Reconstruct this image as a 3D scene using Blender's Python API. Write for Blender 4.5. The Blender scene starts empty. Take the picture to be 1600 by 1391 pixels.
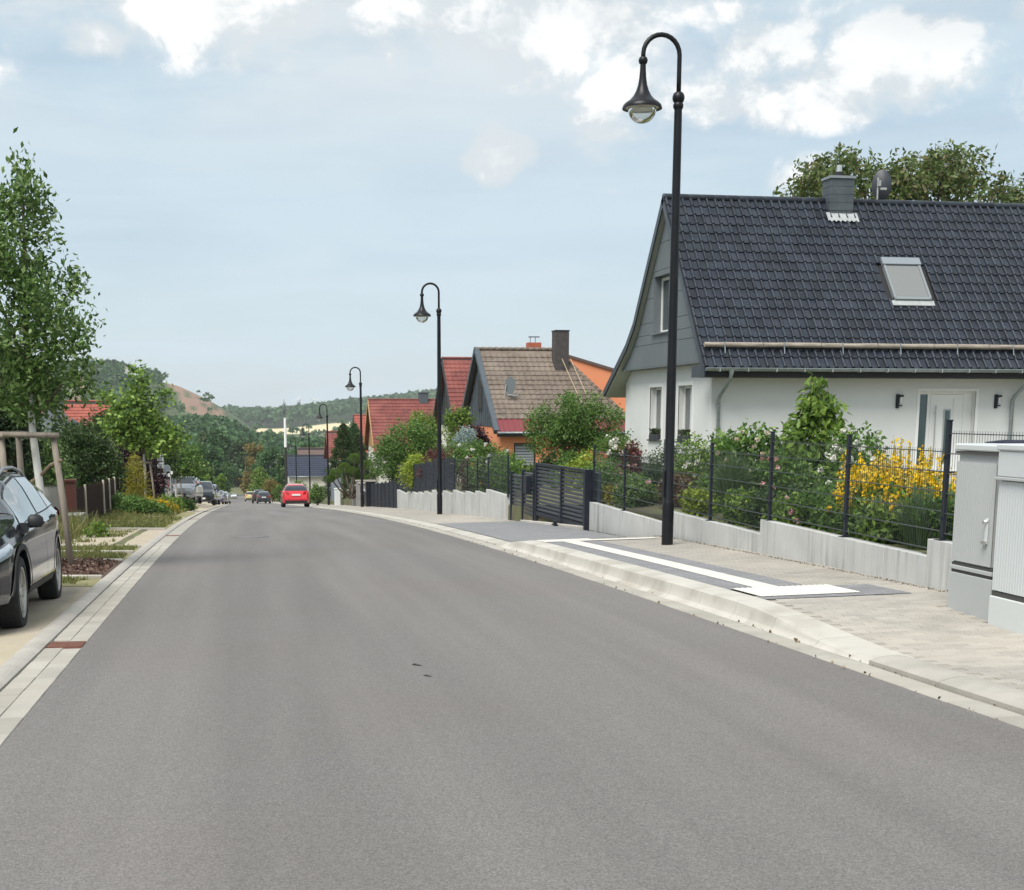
import bpy, bmesh, math, random
import numpy as np
from mathutils import Vector, Matrix, noise

# ---------------------------------------------------------------- camera, sky, sun, exposure
SC = bpy.context.scene
COL = SC.collection
R = math.radians
F, CX, CY, VH = 2100.0, 740.0, 1020.0, 645.0      # camera solved from the photograph (1600 px wide)
PITCH = math.atan((CY - VH) / F)
PSI = R(9.79)                                      # heading of the camera to the right of the street axis
EYE = 1.52

cam_d = bpy.data.cameras.new('camera')
cam_d.sensor_fit = 'HORIZONTAL'
cam_d.sensor_width = 36.0
cam_d.lens = F / 1600 * 36.0
cam_d.shift_x = (800 - CX) / 1600
cam_d.shift_y = (CY - 695.5) / 1600
cam_d.clip_start = 0.1
cam_d.clip_end = 20000
cam = bpy.data.objects.new('camera', cam_d)
COL.objects.link(cam)
cam.location = (0, 0, EYE)
cam.rotation_euler = (R(90) - PITCH, 0, -PSI)
SC.camera = cam

SUN_EL, SUN_AZ = R(56), R(222)      # azimuth measured clockwise from +Y (street direction)
sun_d = bpy.data.lights.new('sun', 'SUN')
sun_d.energy = 3.7
sun_d.angle = R(35)
sun_d.color = (1.0, 0.96, 0.90)
sun = bpy.data.objects.new('sun', sun_d)
COL.objects.link(sun)
sun_dir = Vector((math.sin(SUN_AZ) * math.cos(SUN_EL), math.cos(SUN_AZ) * math.cos(SUN_EL), math.sin(SUN_EL)))
sun.rotation_euler = (-sun_dir).to_track_quat('-Z', 'Y').to_euler()
sun.location = (0, 0, 60)

SC.view_settings.view_transform = 'Standard'
SC.view_settings.look = 'None'
SC.view_settings.gamma = 1.0
SC.view_settings.exposure = 0.26
SC.view_settings.use_curve_mapping = False
SC.render.engine = 'CYCLES'
SC.cycles.max_bounces = 6
SC.cycles.diffuse_bounces = 3
SC.cycles.glossy_bounces = 3
SC.cycles.transmission_bounces = 5
SC.cycles.transparent_max_bounces = 8
SC.cycles.volume_bounces = 0
SC.cycles.use_denoising = True
SC.cycles.sample_clamp_indirect = 6

def ray(u, v):
    t = (CY - v) / F; xc = (u - CX) / F
    yc = math.cos(PITCH) + t * math.sin(PITCH); zc = -math.sin(PITCH) + t * math.cos(PITCH)
    c, s = math.cos(PSI), math.sin(PSI)
    return (xc * c + yc * s, -xc * s + yc * c, zc)
def at_y(u, v, y):
    d = ray(u, v); k = y / d[1]; return Vector((d[0] * k, y, EYE + d[2] * k))
def at_x(u, v, x):
    d = ray(u, v); k = x / d[0]; return Vector((x, d[1] * k, EYE + d[2] * k))

# world: Nishita sky seen through a thin high veil, with cumulus
W = bpy.data.worlds.new('World'); SC.world = W; W.use_nodes = True
def world_nodes():
    nt = W.node_tree; N = nt.nodes; L = nt.links; N.clear()
    def nd(t, **k):
        n = N.new(t)
        for a, b in k.items(): setattr(n, a, b)
        return n
    def ma(op, a, b=None, c=None, clamp=False):
        n = nd('ShaderNodeMath', operation=op, use_clamp=clamp)
        for i, q in enumerate((a, b, c)):
            if q is None: continue
            if isinstance(q, (int, float)): n.inputs[i].default_value = q
            else: L.new(q, n.inputs[i])
        return n.outputs[0]
    def mix(f, a, b):
        n = nd('ShaderNodeMix', data_type='RGBA')
        if isinstance(f, (int, float)): n.inputs[0].default_value = f
        else: L.new(f, n.inputs[0])
        for i, q in ((6, a), (7, b)):
            if isinstance(q, tuple): n.inputs[i].default_value = (*q, 1)
            else: L.new(q, n.inputs[i])
        return n.outputs[2]
    def ramp(f, a, b):
        n = nd('ShaderNodeMapRange', interpolation_type='SMOOTHSTEP')
        L.new(f, n.inputs[0]); n.inputs[1].default_value = a; n.inputs[2].default_value = b
        return n.outputs[0]
    sky = nd('ShaderNodeTexSky', sky_type='NISHITA', sun_disc=False, sun_elevation=SUN_EL, sun_rotation=SUN_AZ,
             altitude=250, air_density=1.0, dust_density=1.2, ozone_density=1.0)
    skyc = nd('ShaderNodeVectorMath', operation='SCALE'); L.new(sky.outputs[0], skyc.inputs[0]); skyc.inputs['Scale'].default_value = SKY_S
    tc = nd('ShaderNodeTexCoord')
    sep = nd('ShaderNodeSeparateXYZ'); L.new(tc.outputs['Generated'], sep.inputs[0])
    X, Y, Z = sep.outputs
    az = ma('ARCTAN2', X, Y)                       # 0 along the street, + to the right
    el = ma('ARCSINE', ma('MAXIMUM', ma('MINIMUM', Z, 1.0), -1.0))
    ae = nd('ShaderNodeCombineXYZ'); L.new(az, ae.inputs[0]); L.new(el, ae.inputs[1])
    AE = ae.outputs[0]
    def noi(scale, detail, rough, sx=1, sy=1, off=0, dist=0):
        m = nd('ShaderNodeMapping'); m.inputs['Scale'].default_value = (sx, sy, 1); m.inputs['Location'].default_value = (off, off * .7, off * .3)
        L.new(AE, m.inputs[0])
        n = nd('ShaderNodeTexNoise'); n.inputs['Scale'].default_value = scale; n.inputs['Detail'].default_value = detail
        n.inputs['Roughness'].default_value = rough; n.inputs['Distortion'].default_value = dist
        L.new(m.outputs[0], n.inputs['Vector'])
        return n.outputs[0]
    # high veil with long flat streaks
    streak = noi(5.5, 5, .55, 1.0, 6.0, 3.1, .4)
    broad = noi(3.0, 3, .5, 1.0, 2.6, 7.7)
    vf = ma('ADD', ma('MULTIPLY', ramp(streak, .3, .7), .28), ma('MULTIPLY', ramp(broad, .3, .7), .30))
    vf = ma('ADD', vf, .55, clamp=True)
    veilc = mix(ramp(el, 0.0, .28), VEIL_LO, VEIL_HI)
    base = mix(vf, skyc.outputs[0], veilc)
    # broad soft cloud sheet higher up
    sheet = ma('MULTIPLY', ramp(noi(3.6, 6, .58, 1.0, 2.4, 14.2, .3), .36, .60), ramp(el, .13, .27))
    base = mix(ma('MULTIPLY', sheet, .85), base, (.67, .71, .735))
    # cumulus: lumps of the fair weather clouds, broken up by fractal noise
    lumps = [  # (u, v, half width px, half height px, weight) directions of the clouds in view
        (300, 10, 230, 80, .98), (160, 62, 66, 36, 1.0), (620, 10, 170, 80, 1.0), (800, 40, 260, 80, .95),
        (1010, 150, 130, 36, .72), (1205, 85, 95, 62, 1.1), (1400, 85, 130, 68, 1.15), (1200, 150, 260, 52, 1.0), (975, 150, 75, 44, .9),
        (940, 215, 66, 46, 1.1), (785, 236, 56, 50, 1.45), (945, 300, 60, 20, .55), (1255, 285, 55, 40, .8), (1180, 20, 260, 30, .62), (1590, 10, 70, 40, .7),
        (880, 20, 200, 40, .85), (-160, 60, 160, 70, 1.0), (-420, 160, 180, 60, 1.0), (1830, 120, 180, 80, 1.1), (2150, 60, 200, 70, 1.0)]
    s = None
    for (u, v, hw, hh, wt) in lumps:
        d = Vector(ray(u, v)).normalized()
        a0, e0 = math.atan2(d.x, d.y), math.asin(d.z)
        m = nd('ShaderNodeVectorMath', operation='SUBTRACT'); L.new(AE, m.inputs[0]); m.inputs[1].default_value = (a0, e0, 0)
        m2 = nd('ShaderNodeVectorMath', operation='MULTIPLY'); L.new(m.outputs[0], m2.inputs[0]); m2.inputs[1].default_value = (F / hw, F / hh, 0)
        ln = nd('ShaderNodeVectorMath', operation='LENGTH'); L.new(m2.outputs[0], ln.inputs[0])
        g = nd('ShaderNodeMapRange', interpolation_type='SMOOTHSTEP'); L.new(ln.outputs['Value'], g.inputs[0])
        g.inputs[1].default_value = 1.7; g.inputs[2].default_value = 0.0; g.inputs[3].default_value = 0.0; g.inputs[4].default_value = wt
        s = g.outputs[0] if s is None else ma('MAXIMUM', s, g.outputs[0])
    # the same sort of clouds over the rest of the sky
    over = ma('MULTIPLY', ramp(noi(2.2, 2, .5, 1, 1.6, 11.0), .46, .66), ramp(el, .30, .42))
    s = ma('MAXIMUM', s, ma('MULTIPLY', over, .95))
    fr = noi(11.0, 12, .60, 1.0, 1.3, 1.7, .35)
    frb = noi(11.0, 12, .60, 1.0, 1.3, 1.7 + .10, .35)
    fr2 = noi(34.0, 8, .62, 1.0, 1.2, 5.2, .2)
    near = ramp(s, .02, .40)
    dens = ma('ADD', s, ma('MULTIPLY', ma('MULTIPLY', ma('SUBTRACT', fr, .5), 2.5), near))
    dens = ma('ADD', dens, ma('MULTIPLY', ma('MULTIPLY', ma('SUBTRACT', fr2, .5), 1.25), near))
    mask = ramp(dens, .28, .86)
    # brighter crowns, greyer bellies: density a little higher in the sky compared with here
    shade = noi(6.0, 5, .55, 1.0, 1.7, 9.4, .2)
    thick = ramp(dens, .50, 1.15)
    rel = ma('MULTIPLY', ma('SUBTRACT', fr, frb), 1.1)
    cc = mix(ramp(ma('ADD', ma('ADD', shade, rel), ma('MULTIPLY', thick, .24)), .46, .80), CLOUD_G, CLOUD_W)
    dark = ma('MULTIPLY', ramp(noi(3.2, 4, .5, 1.0, 2.2, 21.5), .50, .72), ramp(el, .215, .285))
    cc = mix(ma('MULTIPLY', dark, .85), cc, CLOUD_D)
    mx = nd('ShaderNodeMath', operation='MAXIMUM'); L.new(mask, mx.inputs[0]); L.new(ma('MULTIPLY', dark, .55), mx.inputs[1])
    allc = mix(ma('MULTIPLY', mx.outputs[0], .93), base, cc)
    bg = nd('ShaderNodeBackground'); L.new(allc, bg.inputs[0]); bg.inputs[1].default_value = 1.0
    out = nd('ShaderNodeOutputWorld'); L.new(bg.outputs[0], out.inputs[0])
SKY_S = 0.10
VEIL_LO, VEIL_HI = (.575, .68, .745), (.495, .62, .705)
CLOUD_W, CLOUD_G, CLOUD_D = (.92, .92, .91), (.62, .67, .70), (.47, .53, .57)
world_nodes()
try:
    W.cycles.sampling_method = 'MANUAL'; W.cycles.sample_map_resolution = 512
except Exception:
    pass

# ---------------------------------------------------------------- street profile and terrain
def zr(y):
    if y < 13: return -.033 * y
    if y < 40:
        t = y - 13; return -.429 - (.033 * t + .5 * (.022 / 27) * t * t)
    if y < 70:
        t = y - 40; return -1.617 - (.055 * t + .5 * (.0075 / 30) * t * t)
    z70 = -3.3795
    if y < 320: return z70 - .0625 * (y - 70)
    t = min(y, 520) - 320
    return z70 - 15.625 - (.0625 * t - .5 * (.0625 / 200) * t * t)
def bend(y): return -0.000018 * max(0.0, y - 80) ** 2
def sstep(a, b, x):
    t = min(1.0, max(0.0, (x - a) / (b - a))); return t * t * (3 - 2 * t)
def lut(tab, x):
    if x <= tab[0][0]: return tab[0][1]
    for (a, va), (b, vb) in zip(tab, tab[1:]):
        if x <= b: return va + (vb - va) * (x - a) / (b - a)
    return tab[-1][1]
GF = [(5, .35), (12, .17), (12.6, .0), (17.4, -.02), (17.5, -.2), (22, -.22), (28, -.42), (35, -.9), (40, -1.0), (50, -1.7), (60, -2.3), (75, -3.1), (100, -4.9), (150, -8.0), (320, -18.8), (520, -25)]
GI = [(5, .0), (25, -.2), (46, -.35), (60, -1.5), (72, -2.15), (85, -3.2), (110, -4.6), (130, -5.8), (160, -7.6), (320, -18), (520, -24)]
def gz(x, y):
    return lut(GF, y) + (lut(GI, y) - lut(GF, y)) * sstep(7.2, 10.5, x)
def zl(x, y):                       # ground left of the street
    rise = .30 * sstep(-2.2, -4.2, x) * sstep(34, 58, y) + .03 * sstep(-1.78, -2.3, x)
    far = .055 * min(40, max(0, -5 - x)) * sstep(10, 60, y)
    return zr(y) + rise + far - (.0)
def kerb_h(y):
    return .035 + .135 * (sstep(9.0, 12.0, y) - sstep(21.8, 23.6, y))
def sz(x, y): return zr(y) + kerb_h(y) + .018 * (x - 4.6)

# ---------------------------------------------------------------- object helpers
def tag(o, label=None, cat=None, group=None, kind=None):
    if label: o['label'] = label
    if cat: o['category'] = cat
    if group: o['group'] = group
    if kind: o['kind'] = kind
    return o
def empty(name, loc=(0, 0, 0), rz=0.0, label=None, cat=None, group=None):
    o = bpy.data.objects.new(name, None); COL.objects.link(o)
    o.location = loc; o.rotation_euler = (0, 0, rz); o.empty_display_size = .2
    return tag(o, label, cat, group)
def put(name, me, parent=None, loc=(0, 0, 0), rot=(0, 0, 0)):
    o = bpy.data.objects.new(name, me); COL.objects.link(o)
    o.location = loc; o.rotation_euler = rot
    if parent is not None: o.parent = parent
    return o
def copy_tree(o, parent=None):
    c = o.copy(); COL.objects.link(c); c.parent = parent
    for ch in o.children: copy_tree(ch, c)
    return c

class MB:
    """collects polygons of one mesh"""
    def __init__(s): s.v = []; s.f = []; s.m = []
    def poly(s, pts, m=0):
        i = len(s.v); s.v += [tuple(p) for p in pts]; s.f.append(tuple(range(i, i + len(pts)))); s.m.append(m); return s
    def box(s, a, b, m=0, rz=0, piv=None):
        (x0, y0, z0), (x1, y1, z1) = a, b
        P = [(x0, y0, z0), (x1, y0, z0), (x1, y1, z0), (x0, y1, z0), (x0, y0, z1), (x1, y0, z1), (x1, y1, z1), (x0, y1, z1)]
        return s.hexa(P, m)
    def hexa(s, P, m=0):
        i = len(s.v); s.v += [tuple(p) for p in P]
        for q in ((0, 3, 2, 1), (4, 5, 6, 7), (0, 1, 5, 4), (1, 2, 6, 5), (2, 3, 7, 6), (3, 0, 4, 7)):
            s.f.append(tuple(i + k for k in q)); s.m.append(m)
        return s
    def cbox(s, c, d, m=0):
        return s.box((c[0] - d[0] / 2, c[1] - d[1] / 2, c[2] - d[2] / 2), (c[0] + d[0] / 2, c[1] + d[1] / 2, c[2] + d[2] / 2), m)
    def tube(s, pts, rad, n=8, m=0, cap=True):
        pts = [Vector(p) for p in pts]
        rad = rad if isinstance(rad, (list, tuple)) else [rad] * len(pts)
        i0 = len(s.v); up = None; a = None
        for k, p in enumerate(pts):
            d = (pts[min(k + 1, len(pts) - 1)] - pts[max(k - 1, 0)])
            d = d.normalized() if d.length > 1e-9 else Vector((0, 0, 1))
            if a is None:
                a = d.cross(Vector((1, 0, 0)) if abs(d.x) < .9 else Vector((0, 1, 0)))
            a = a - d * a.dot(d); a.normalize(); b = d.cross(a)
            for q in range(n):
                t = 2 * math.pi * q / n
                s.v.append(tuple(p + (a * math.cos(t) + b * math.sin(t)) * rad[k]))
        for k in range(len(pts) - 1):
            for q in range(n):
                A = i0 + k * n + q; B = i0 + k * n + (q + 1) % n
                s.f.append((A, A + n, B + n, B)); s.m.append(m)
        if cap:
            s.f.append(tuple(i0 + q for q in range(n))); s.m.append(m)
            s.f.append(tuple(i0 + (len(pts) - 1) * n + q for q in reversed(range(n)))); s.m.append(m)
        return s
    def lathe(s, prof, n=24, c=(0, 0, 0), m=0, axis='z'):
        i0 = len(s.v)
        for (r, z) in prof:
            for q in range(n):
                t = 2 * math.pi * q / n
                if axis == 'z': s.v.append((c[0] + r * math.cos(t), c[1] + r * math.sin(t), c[2] + z))
                else: s.v.append((c[0] + z, c[1] + r * math.cos(t), c[2] + r * math.sin(t)))
        for k in range(len(prof) - 1):
            for q in range(n):
                A = i0 + k * n + q; B = i0 + k * n + (q + 1) % n
                s.f.append((A, B, B + n, A + n)); s.m.append(m)
        return s
    def grid(s, rows, m=0, flip=False):
        i0 = len(s.v); w = len(rows[0])
        for r in rows: s.v += [tuple(p) for p in r]
        for a in range(len(rows) - 1):
            for b in range(w - 1):
                q = (i0 + a * w + b, i0 + a * w + b + 1, i0 + (a + 1) * w + b + 1, i0 + (a + 1) * w + b)
                s.f.append(q[::-1] if flip else q); s.m.append(m)
        return s
    def mesh(s, name, mats, smooth=False, bevel=0, sharp=None):
        me = bpy.data.meshes.new(name); me.from_pydata(s.v, [], s.f)
        mats = mats if isinstance(mats, (list, tuple)) else [mats]
        for q in mats: me.materials.append(q)
        if len(mats) > 1: me.polygons.foreach_set('material_index', s.m)
        if bevel or s.weld:
            bm = bmesh.new(); bm.from_mesh(me)
            if s.weld: bmesh.ops.remove_doubles(bm, verts=bm.verts, dist=1e-4)
            if bevel: bmesh.ops.bevel(bm, geom=list(bm.edges), offset=bevel, segments=1, affect='EDGES', clamp_overlap=True)
            bmesh.ops.recalc_face_normals(bm, faces=bm.faces)
            bm.to_mesh(me); bm.free()
        if smooth:
            me.polygons.foreach_set('use_smooth', [True] * len(me.polygons))
            if sharp: me.set_sharp_from_angle(angle=R(sharp))
        me.update(); return me
    weld = False
    def obj(s, name, mats, parent=None, loc=(0, 0, 0), rot=(0, 0, 0), smooth=False, bevel=0, sharp=None):
        return put(name, s.mesh(name, mats, smooth, bevel, sharp), parent, loc, rot)

# ---------------------------------------------------------------- materials
MATS = {}
def mat(name, col, rough=.7, col2=None, scale=6.0, detail=4, bump=0.0, bscale=None, metal=0.0, spec=.5, coat=0.0, coord='Object', lo=.35, hi=.65, stretch=(1, 1, 1), col3=None, scale3=.5):
    if name in MATS: return MATS[name]
    m = bpy.data.materials.new(name); m.use_nodes = True
    nt = m.node_tree; N = nt.nodes; L = nt.links
    b = N['Principled BSDF']
    b.inputs['Base Color'].default_value = (*col, 1); b.inputs['Roughness'].default_value = rough
    b.inputs['Metallic'].default_value = metal; b.inputs['Specular IOR Level'].default_value = spec
    b.inputs['Coat Weight'].default_value = coat; b.inputs['Coat Roughness'].default_value = .04
    def coords():
        if coord == 'World':
            g = N.new('ShaderNodeNewGeometry'); o = g.outputs['Position']
        else:
            g = N.new('ShaderNodeTexCoord'); o = g.outputs['Object']
        mp = N.new('ShaderNodeMapping'); mp.inputs['Scale'].default_value = stretch; L.new(o, mp.inputs[0]); return mp.outputs[0]
    v = None
    if col2 is not None:
        v = coords()
        n = N.new('ShaderNodeTexNoise'); n.inputs['Scale'].default_value = scale; n.inputs['Detail'].default_value = detail; n.inputs['Roughness'].default_value = .6
        L.new(v, n.inputs['Vector'])
        r = N.new('ShaderNodeMapRange'); r.inputs[1].default_value = lo; r.inputs[2].default_value = hi; L.new(n.outputs[0], r.inputs[0])
        x = N.new('ShaderNodeMix'); x.data_type = 'RGBA'; L.new(r.outputs[0], x.inputs[0]); x.inputs[6].default_value = (*col, 1); x.inputs[7].default_value = (*col2, 1)
        o = x.outputs[2]
        if col3 is not None:
            n3 = N.new('ShaderNodeTexNoise'); n3.inputs['Scale'].default_value = scale3; n3.inputs['Detail'].default_value = 5; L.new(v, n3.inputs['Vector'])
            r3 = N.new('ShaderNodeMapRange'); r3.inputs[1].default_value = .48; r3.inputs[2].default_value = .68; L.new(n3.outputs[0], r3.inputs[0])
            x3 = N.new('ShaderNodeMix'); x3.data_type = 'RGBA'; L.new(r3.outputs[0], x3.inputs[0]); L.new(o, x3.inputs[6]); x3.inputs[7].default_value = (*col3, 1)
            o = x3.outputs[2]
        L.new(o, b.inputs['Base Color'])
    if bump:
        v = v or coords()
        n = N.new('ShaderNodeTexNoise'); n.inputs['Scale'].default_value = bscale or scale * 4; n.inputs['Detail'].default_value = 6; L.new(v, n.inputs['Vector'])
        bp = N.new('ShaderNodeBump'); bp.inputs['Strength'].default_value = bump; bp.inputs['Distance'].default_value = .02; L.new(n.outputs[0], bp.inputs['Height']); L.new(bp.outputs[0], b.inputs['Normal'])
    MATS[name] = m; return m
def leafmat(name, cols, rough=.5, transl=.35):
    if name in MATS: return MATS[name]
    m = bpy.data.materials.new(name); m.use_nodes = True
    nt = m.node_tree; N = nt.nodes; L = nt.links; b = N['Principled BSDF']
    g = N.new('ShaderNodeNewGeometry'); rp = N.new('ShaderNodeValToRGB'); L.new(g.outputs['Random Per Island'], rp.inputs[0])
    e = rp.color_ramp.elements
    for i, c in enumerate(cols):
        q = e[i] if i < 2 else e.new(1)
        q.position = i / (len(cols) - 1); q.color = (*c, 1)
    for i, c in enumerate(cols): e[i].position = i / (len(cols) - 1); e[i].color = (*c, 1)
    L.new(rp.outputs[0], b.inputs['Base Color']); b.inputs['Roughness'].default_value = rough; b.inputs['Specular IOR Level'].default_value = .35
    t = N.new('ShaderNodeBsdfTranslucent'); L.new(rp.outputs[0], t.inputs[0])
    mx = N.new('ShaderNodeMixShader'); mx.inputs[0].default_value = transl
    L.new(b.outputs[0], mx.inputs[1]); L.new(t.outputs[0], mx.inputs[2]); L.new(mx.outputs[0], N['Material Output'].inputs[0])
    MATS[name] = m; return m
def glass(name='window_glass', col=(.05, .065, .07), rough=.03):
    return mat(name, col, rough, spec=.9, coat=.6)
rng = np.random.default_rng(7)
random.seed(7)
def quads_mesh(name, V, mats, mi=None, smooth=False):
    """V: (N,4,3) separate quads"""
    n = len(V); me = bpy.data.meshes.new(name)
    me.vertices.add(n * 4); me.vertices.foreach_set('co', np.ascontiguousarray(V, dtype=np.float32).ravel())
    me.loops.add(n * 4); me.loops.foreach_set('vertex_index', np.arange(n * 4, dtype=np.int32))
    me.polygons.add(n); me.polygons.foreach_set('loop_start', np.arange(0, n * 4, 4, dtype=np.int32))
    try: me.polygons.foreach_set('loop_total', np.full(n, 4, dtype=np.int32))
    except Exception: pass
    for m in (mats if isinstance(mats, (list, tuple)) else [mats]): me.materials.append(m)
    if mi is not None: me.polygons.foreach_set('material_index', np.asarray(mi, dtype=np.int32))
    me.update(calc_edges=True); me.validate(); return me
def unit(a): return a / (np.linalg.norm(a, axis=1, keepdims=True) + 1e-9)
def leaf_quads(C, S, out=None, asp=.5, bias=.6, droop=0.0, g=None):
    g = g or rng; n = len(C); S = np.broadcast_to(np.asarray(S, float), (n,))[:, None]
    d = unit(g.normal(size=(n, 3)))
    if out is not None: d = unit(d + bias * out)
    d[:, 2] -= droop; d = unit(d)
    s = unit(np.cross(d, g.normal(size=(n, 3)))); nn = np.cross(d, s)
    V = np.empty((n, 4, 3))
    V[:, 0] = C - d * S * .5; V[:, 2] = C + d * S * .5
    mid = C - d * S * .06 + nn * S * .10
    V[:, 1] = mid + s * S * asp * .5; V[:, 3] = mid - s * S * asp * .5
    return V

# ---- materials of the setting
M_ASPH = mat('asphalt', (.138, .129, .123), .92, (.206, .193, .184), 110, 8, .5, 200, coord='World', lo=.36, hi=.66, col3=(.164, .151, .142), scale3=.35)
def speckle_asphalt():
    m = M_ASPH; nt = m.node_tree; N = nt.nodes; L = nt.links; b = N['Principled BSDF']
    g = N.new('ShaderNodeNewGeometry')
    v = N.new('ShaderNodeTexVoronoi'); v.inputs['Scale'].default_value = 130; L.new(g.outputs['Position'], v.inputs['Vector'])
    sp = N.new('ShaderNodeSeparateColor'); L.new(v.outputs['Color'], sp.inputs[0])
    r = N.new('ShaderNodeMapRange'); L.new(sp.outputs[0], r.inputs[0]); r.inputs[3].default_value = .78; r.inputs[4].default_value = 1.24
    st = N.new('ShaderNodeMapping'); st.inputs['Scale'].default_value = (1.6, .06, 1); L.new(g.outputs['Position'], st.inputs[0])
    n2 = N.new('ShaderNodeTexNoise'); n2.inputs['Scale'].default_value = 1.0; n2.inputs['Detail'].default_value = 4; L.new(st.outputs[0], n2.inputs['Vector'])
    r2 = N.new('ShaderNodeMapRange'); r2.inputs[1].default_value = .3; r2.inputs[2].default_value = .7; r2.inputs[3].default_value = .87; r2.inputs[4].default_value = 1.13; L.new(n2.outputs[0], r2.inputs[0])
    mu = N.new('ShaderNodeMath'); mu.operation = 'MULTIPLY'; L.new(r.outputs[0], mu.inputs[0]); L.new(r2.outputs[0], mu.inputs[1])
    src = b.inputs['Base Color'].links[0].from_socket
    sc = N.new('ShaderNodeVectorMath'); sc.operation = 'SCALE'; L.new(src, sc.inputs[0]); L.new(mu.outputs[0], sc.inputs['Scale'])
    L.new(sc.outputs[0], b.inputs['Base Color'])
speckle_asphalt()
M_SOIL = mat('garden_soil', (.10, .085, .055), .95, (.13, .15, .05), 1.2, 6, .4, 12, coord='World')
M_PAVE = mat('paving_concrete', (.385, .355, .31), .85, (.33, .305, .27), 3, 6, .15, 60, coord='World', col3=(.44, .40, .35), scale3=.4)
M_JOINT = mat('paving_joint_sand', (.30, .265, .215), .95, (.25, .22, .18), 20, 4, coord='World')
M_CONC = mat('gutter_concrete', (.40, .378, .332), .88, (.325, .305, .265), 2.2, 8, .2, 50, coord='World', col3=(.365, .338, .288), scale3=.9)
M_KERB = mat('kerb_pale_concrete', (.50, .475, .425), .8, (.42, .395, .35), 1.6, 7, .08, 60, coord='World', col3=(.36, .335, .285), scale3=1.6)
M_KERBG = mat('kerb_grey_concrete', (.40, .375, .335), .8, (.33, .31, .275), 3, 6, .1, 40, coord='World')
M_DRIVE = mat('dark_grey_paving', (.25, .25, .26), .85, (.21, .21, .22), 4, 6, .1, 50, coord='World')
M_WHITE = mat('white_tactile_paving', (.66, .635, .58), .75, (.58, .555, .50), 8, 4, .1, 60, coord='World')
M_SAND = mat('sandy_gravel', (.47, .405, .315), .95, (.38, .325, .245), 2.5, 8, .6, 70, coord='World', col3=(.39, .345, .245), scale3=.9)
M_GRASSG = mat('thin_grass_ground', (.17, .17, .065), .95, (.27, .24, .13), 2.0, 7, .5, 40, coord='World')
M_MULCH = mat('bark_mulch_ground', (.075, .045, .032), .95, (.12, .075, .055), 18, 5, .8, 50, coord='World')
M_RUST = mat('rusty_iron_grate', (.20, .085, .055), .8, (.13, .055, .04), 9, 5, .3, 60)
M_IRON = mat('cast_iron', (.16, .155, .15), .6, (.11, .105, .10), 20, 3, .2, 60)

YS = [-14 + 2 * i for i in range(57)] + [104 + 8 * i for i in range(53)]
def strip(name, x0, x1, y0, y1, zf, m, parent=None, step=1.0, nx=1, kind='structure', drop=.06, jag=0.0):
    """sheet lying on the profile zf(x, y) between two x, with a shallow skirt"""
    b = MB(); ny = max(1, int(round((y1 - y0) / step)))
    rows = []
    for i in range(ny + 1):
        y = y0 + (y1 - y0) * i / ny
        rows.append([(x0 + (x1 - x0) * k / nx + bend(y), y, zf(x0 + (x1 - x0) * k / nx, y)) for k in range(nx + 1)])
    b.grid(rows)
    o = b.obj(name, m, parent)
    if kind and parent is None: o['kind'] = kind
    return o

# ---- ground sheet out to the horizon
def ground_sheet():
    xs = [-2500, -1200, -600, -300, -150, -90, -60, -40, -30, -22, -16, -12, -9, -7, -6, -5, -4.5, -4, -3.6, -3.2, -2.8, -2.5, -2.3, -2.1, -1.80, -1.775, 2.5, 6.94, 6.96, 7.2, 7.6, 8, 8.5, 9, 9.5, 10, 11, 12, 14, 18, 24, 32, 45, 65, 100, 180, 350, 700, 1500, 3000, 4100]
    ys = [-60, -30] + [-14 + 2 * i for i in range(60)] + [110 + 12 * i for i in range(36)] + [600, 800, 1200, 2000, 3500, 4600]
    b = MB(); rows = []
    for y in ys:
        row = []
        for x in xs:
            X = x + (bend(y) if -9 < x < 12 else 0)
            if 6.9 < x < 7.3: X += (.03 * y - .42) * (1 - sstep(27.8, 34.5, y)) * (1 if x < 7.1 else .6)
            if x <= -1.79: z = zl(max(x, -60), y) - (.12 if y < 17 and x > -4.45 else 0)
            elif x < 6.95: z = zr(y) - .25
            else: z = gz(x, y)
            if y > 620 or abs(x) > 350: z -= 6
            row.append((X, y, z))
        rows.append(row)
    b.grid(rows, flip=False)
    return tag(b.obj('ground', M_SOIL, smooth=False), kind='structure')
ground_sheet()

# ---- the road
def road():
    b = MB(); ys = [-14 + 1.0 * i for i in range(115)] + [102 + 6 * i for i in range(56)]
    rows = []
    for y in ys:
        e = .012 * math.sin(y * 2.3) + .010 * math.sin(y * 5.1 + 1)
        w = 0
        rows.append([(x + bend(y) + (e if k in (0, 6) else 0), y, zr(y) + .03 * (1 - ((x - 1.5) / 2.8) ** 2) * .6 + .004)
                     for k, x in enumerate((-1.32 - w, -.6, .5, 1.5, 2.5, 3.5, 4.27 + w))])
    b.grid(rows)
    return tag(b.obj('road', M_ASPH, smooth=True), kind='structure')
ROAD = road()

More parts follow.
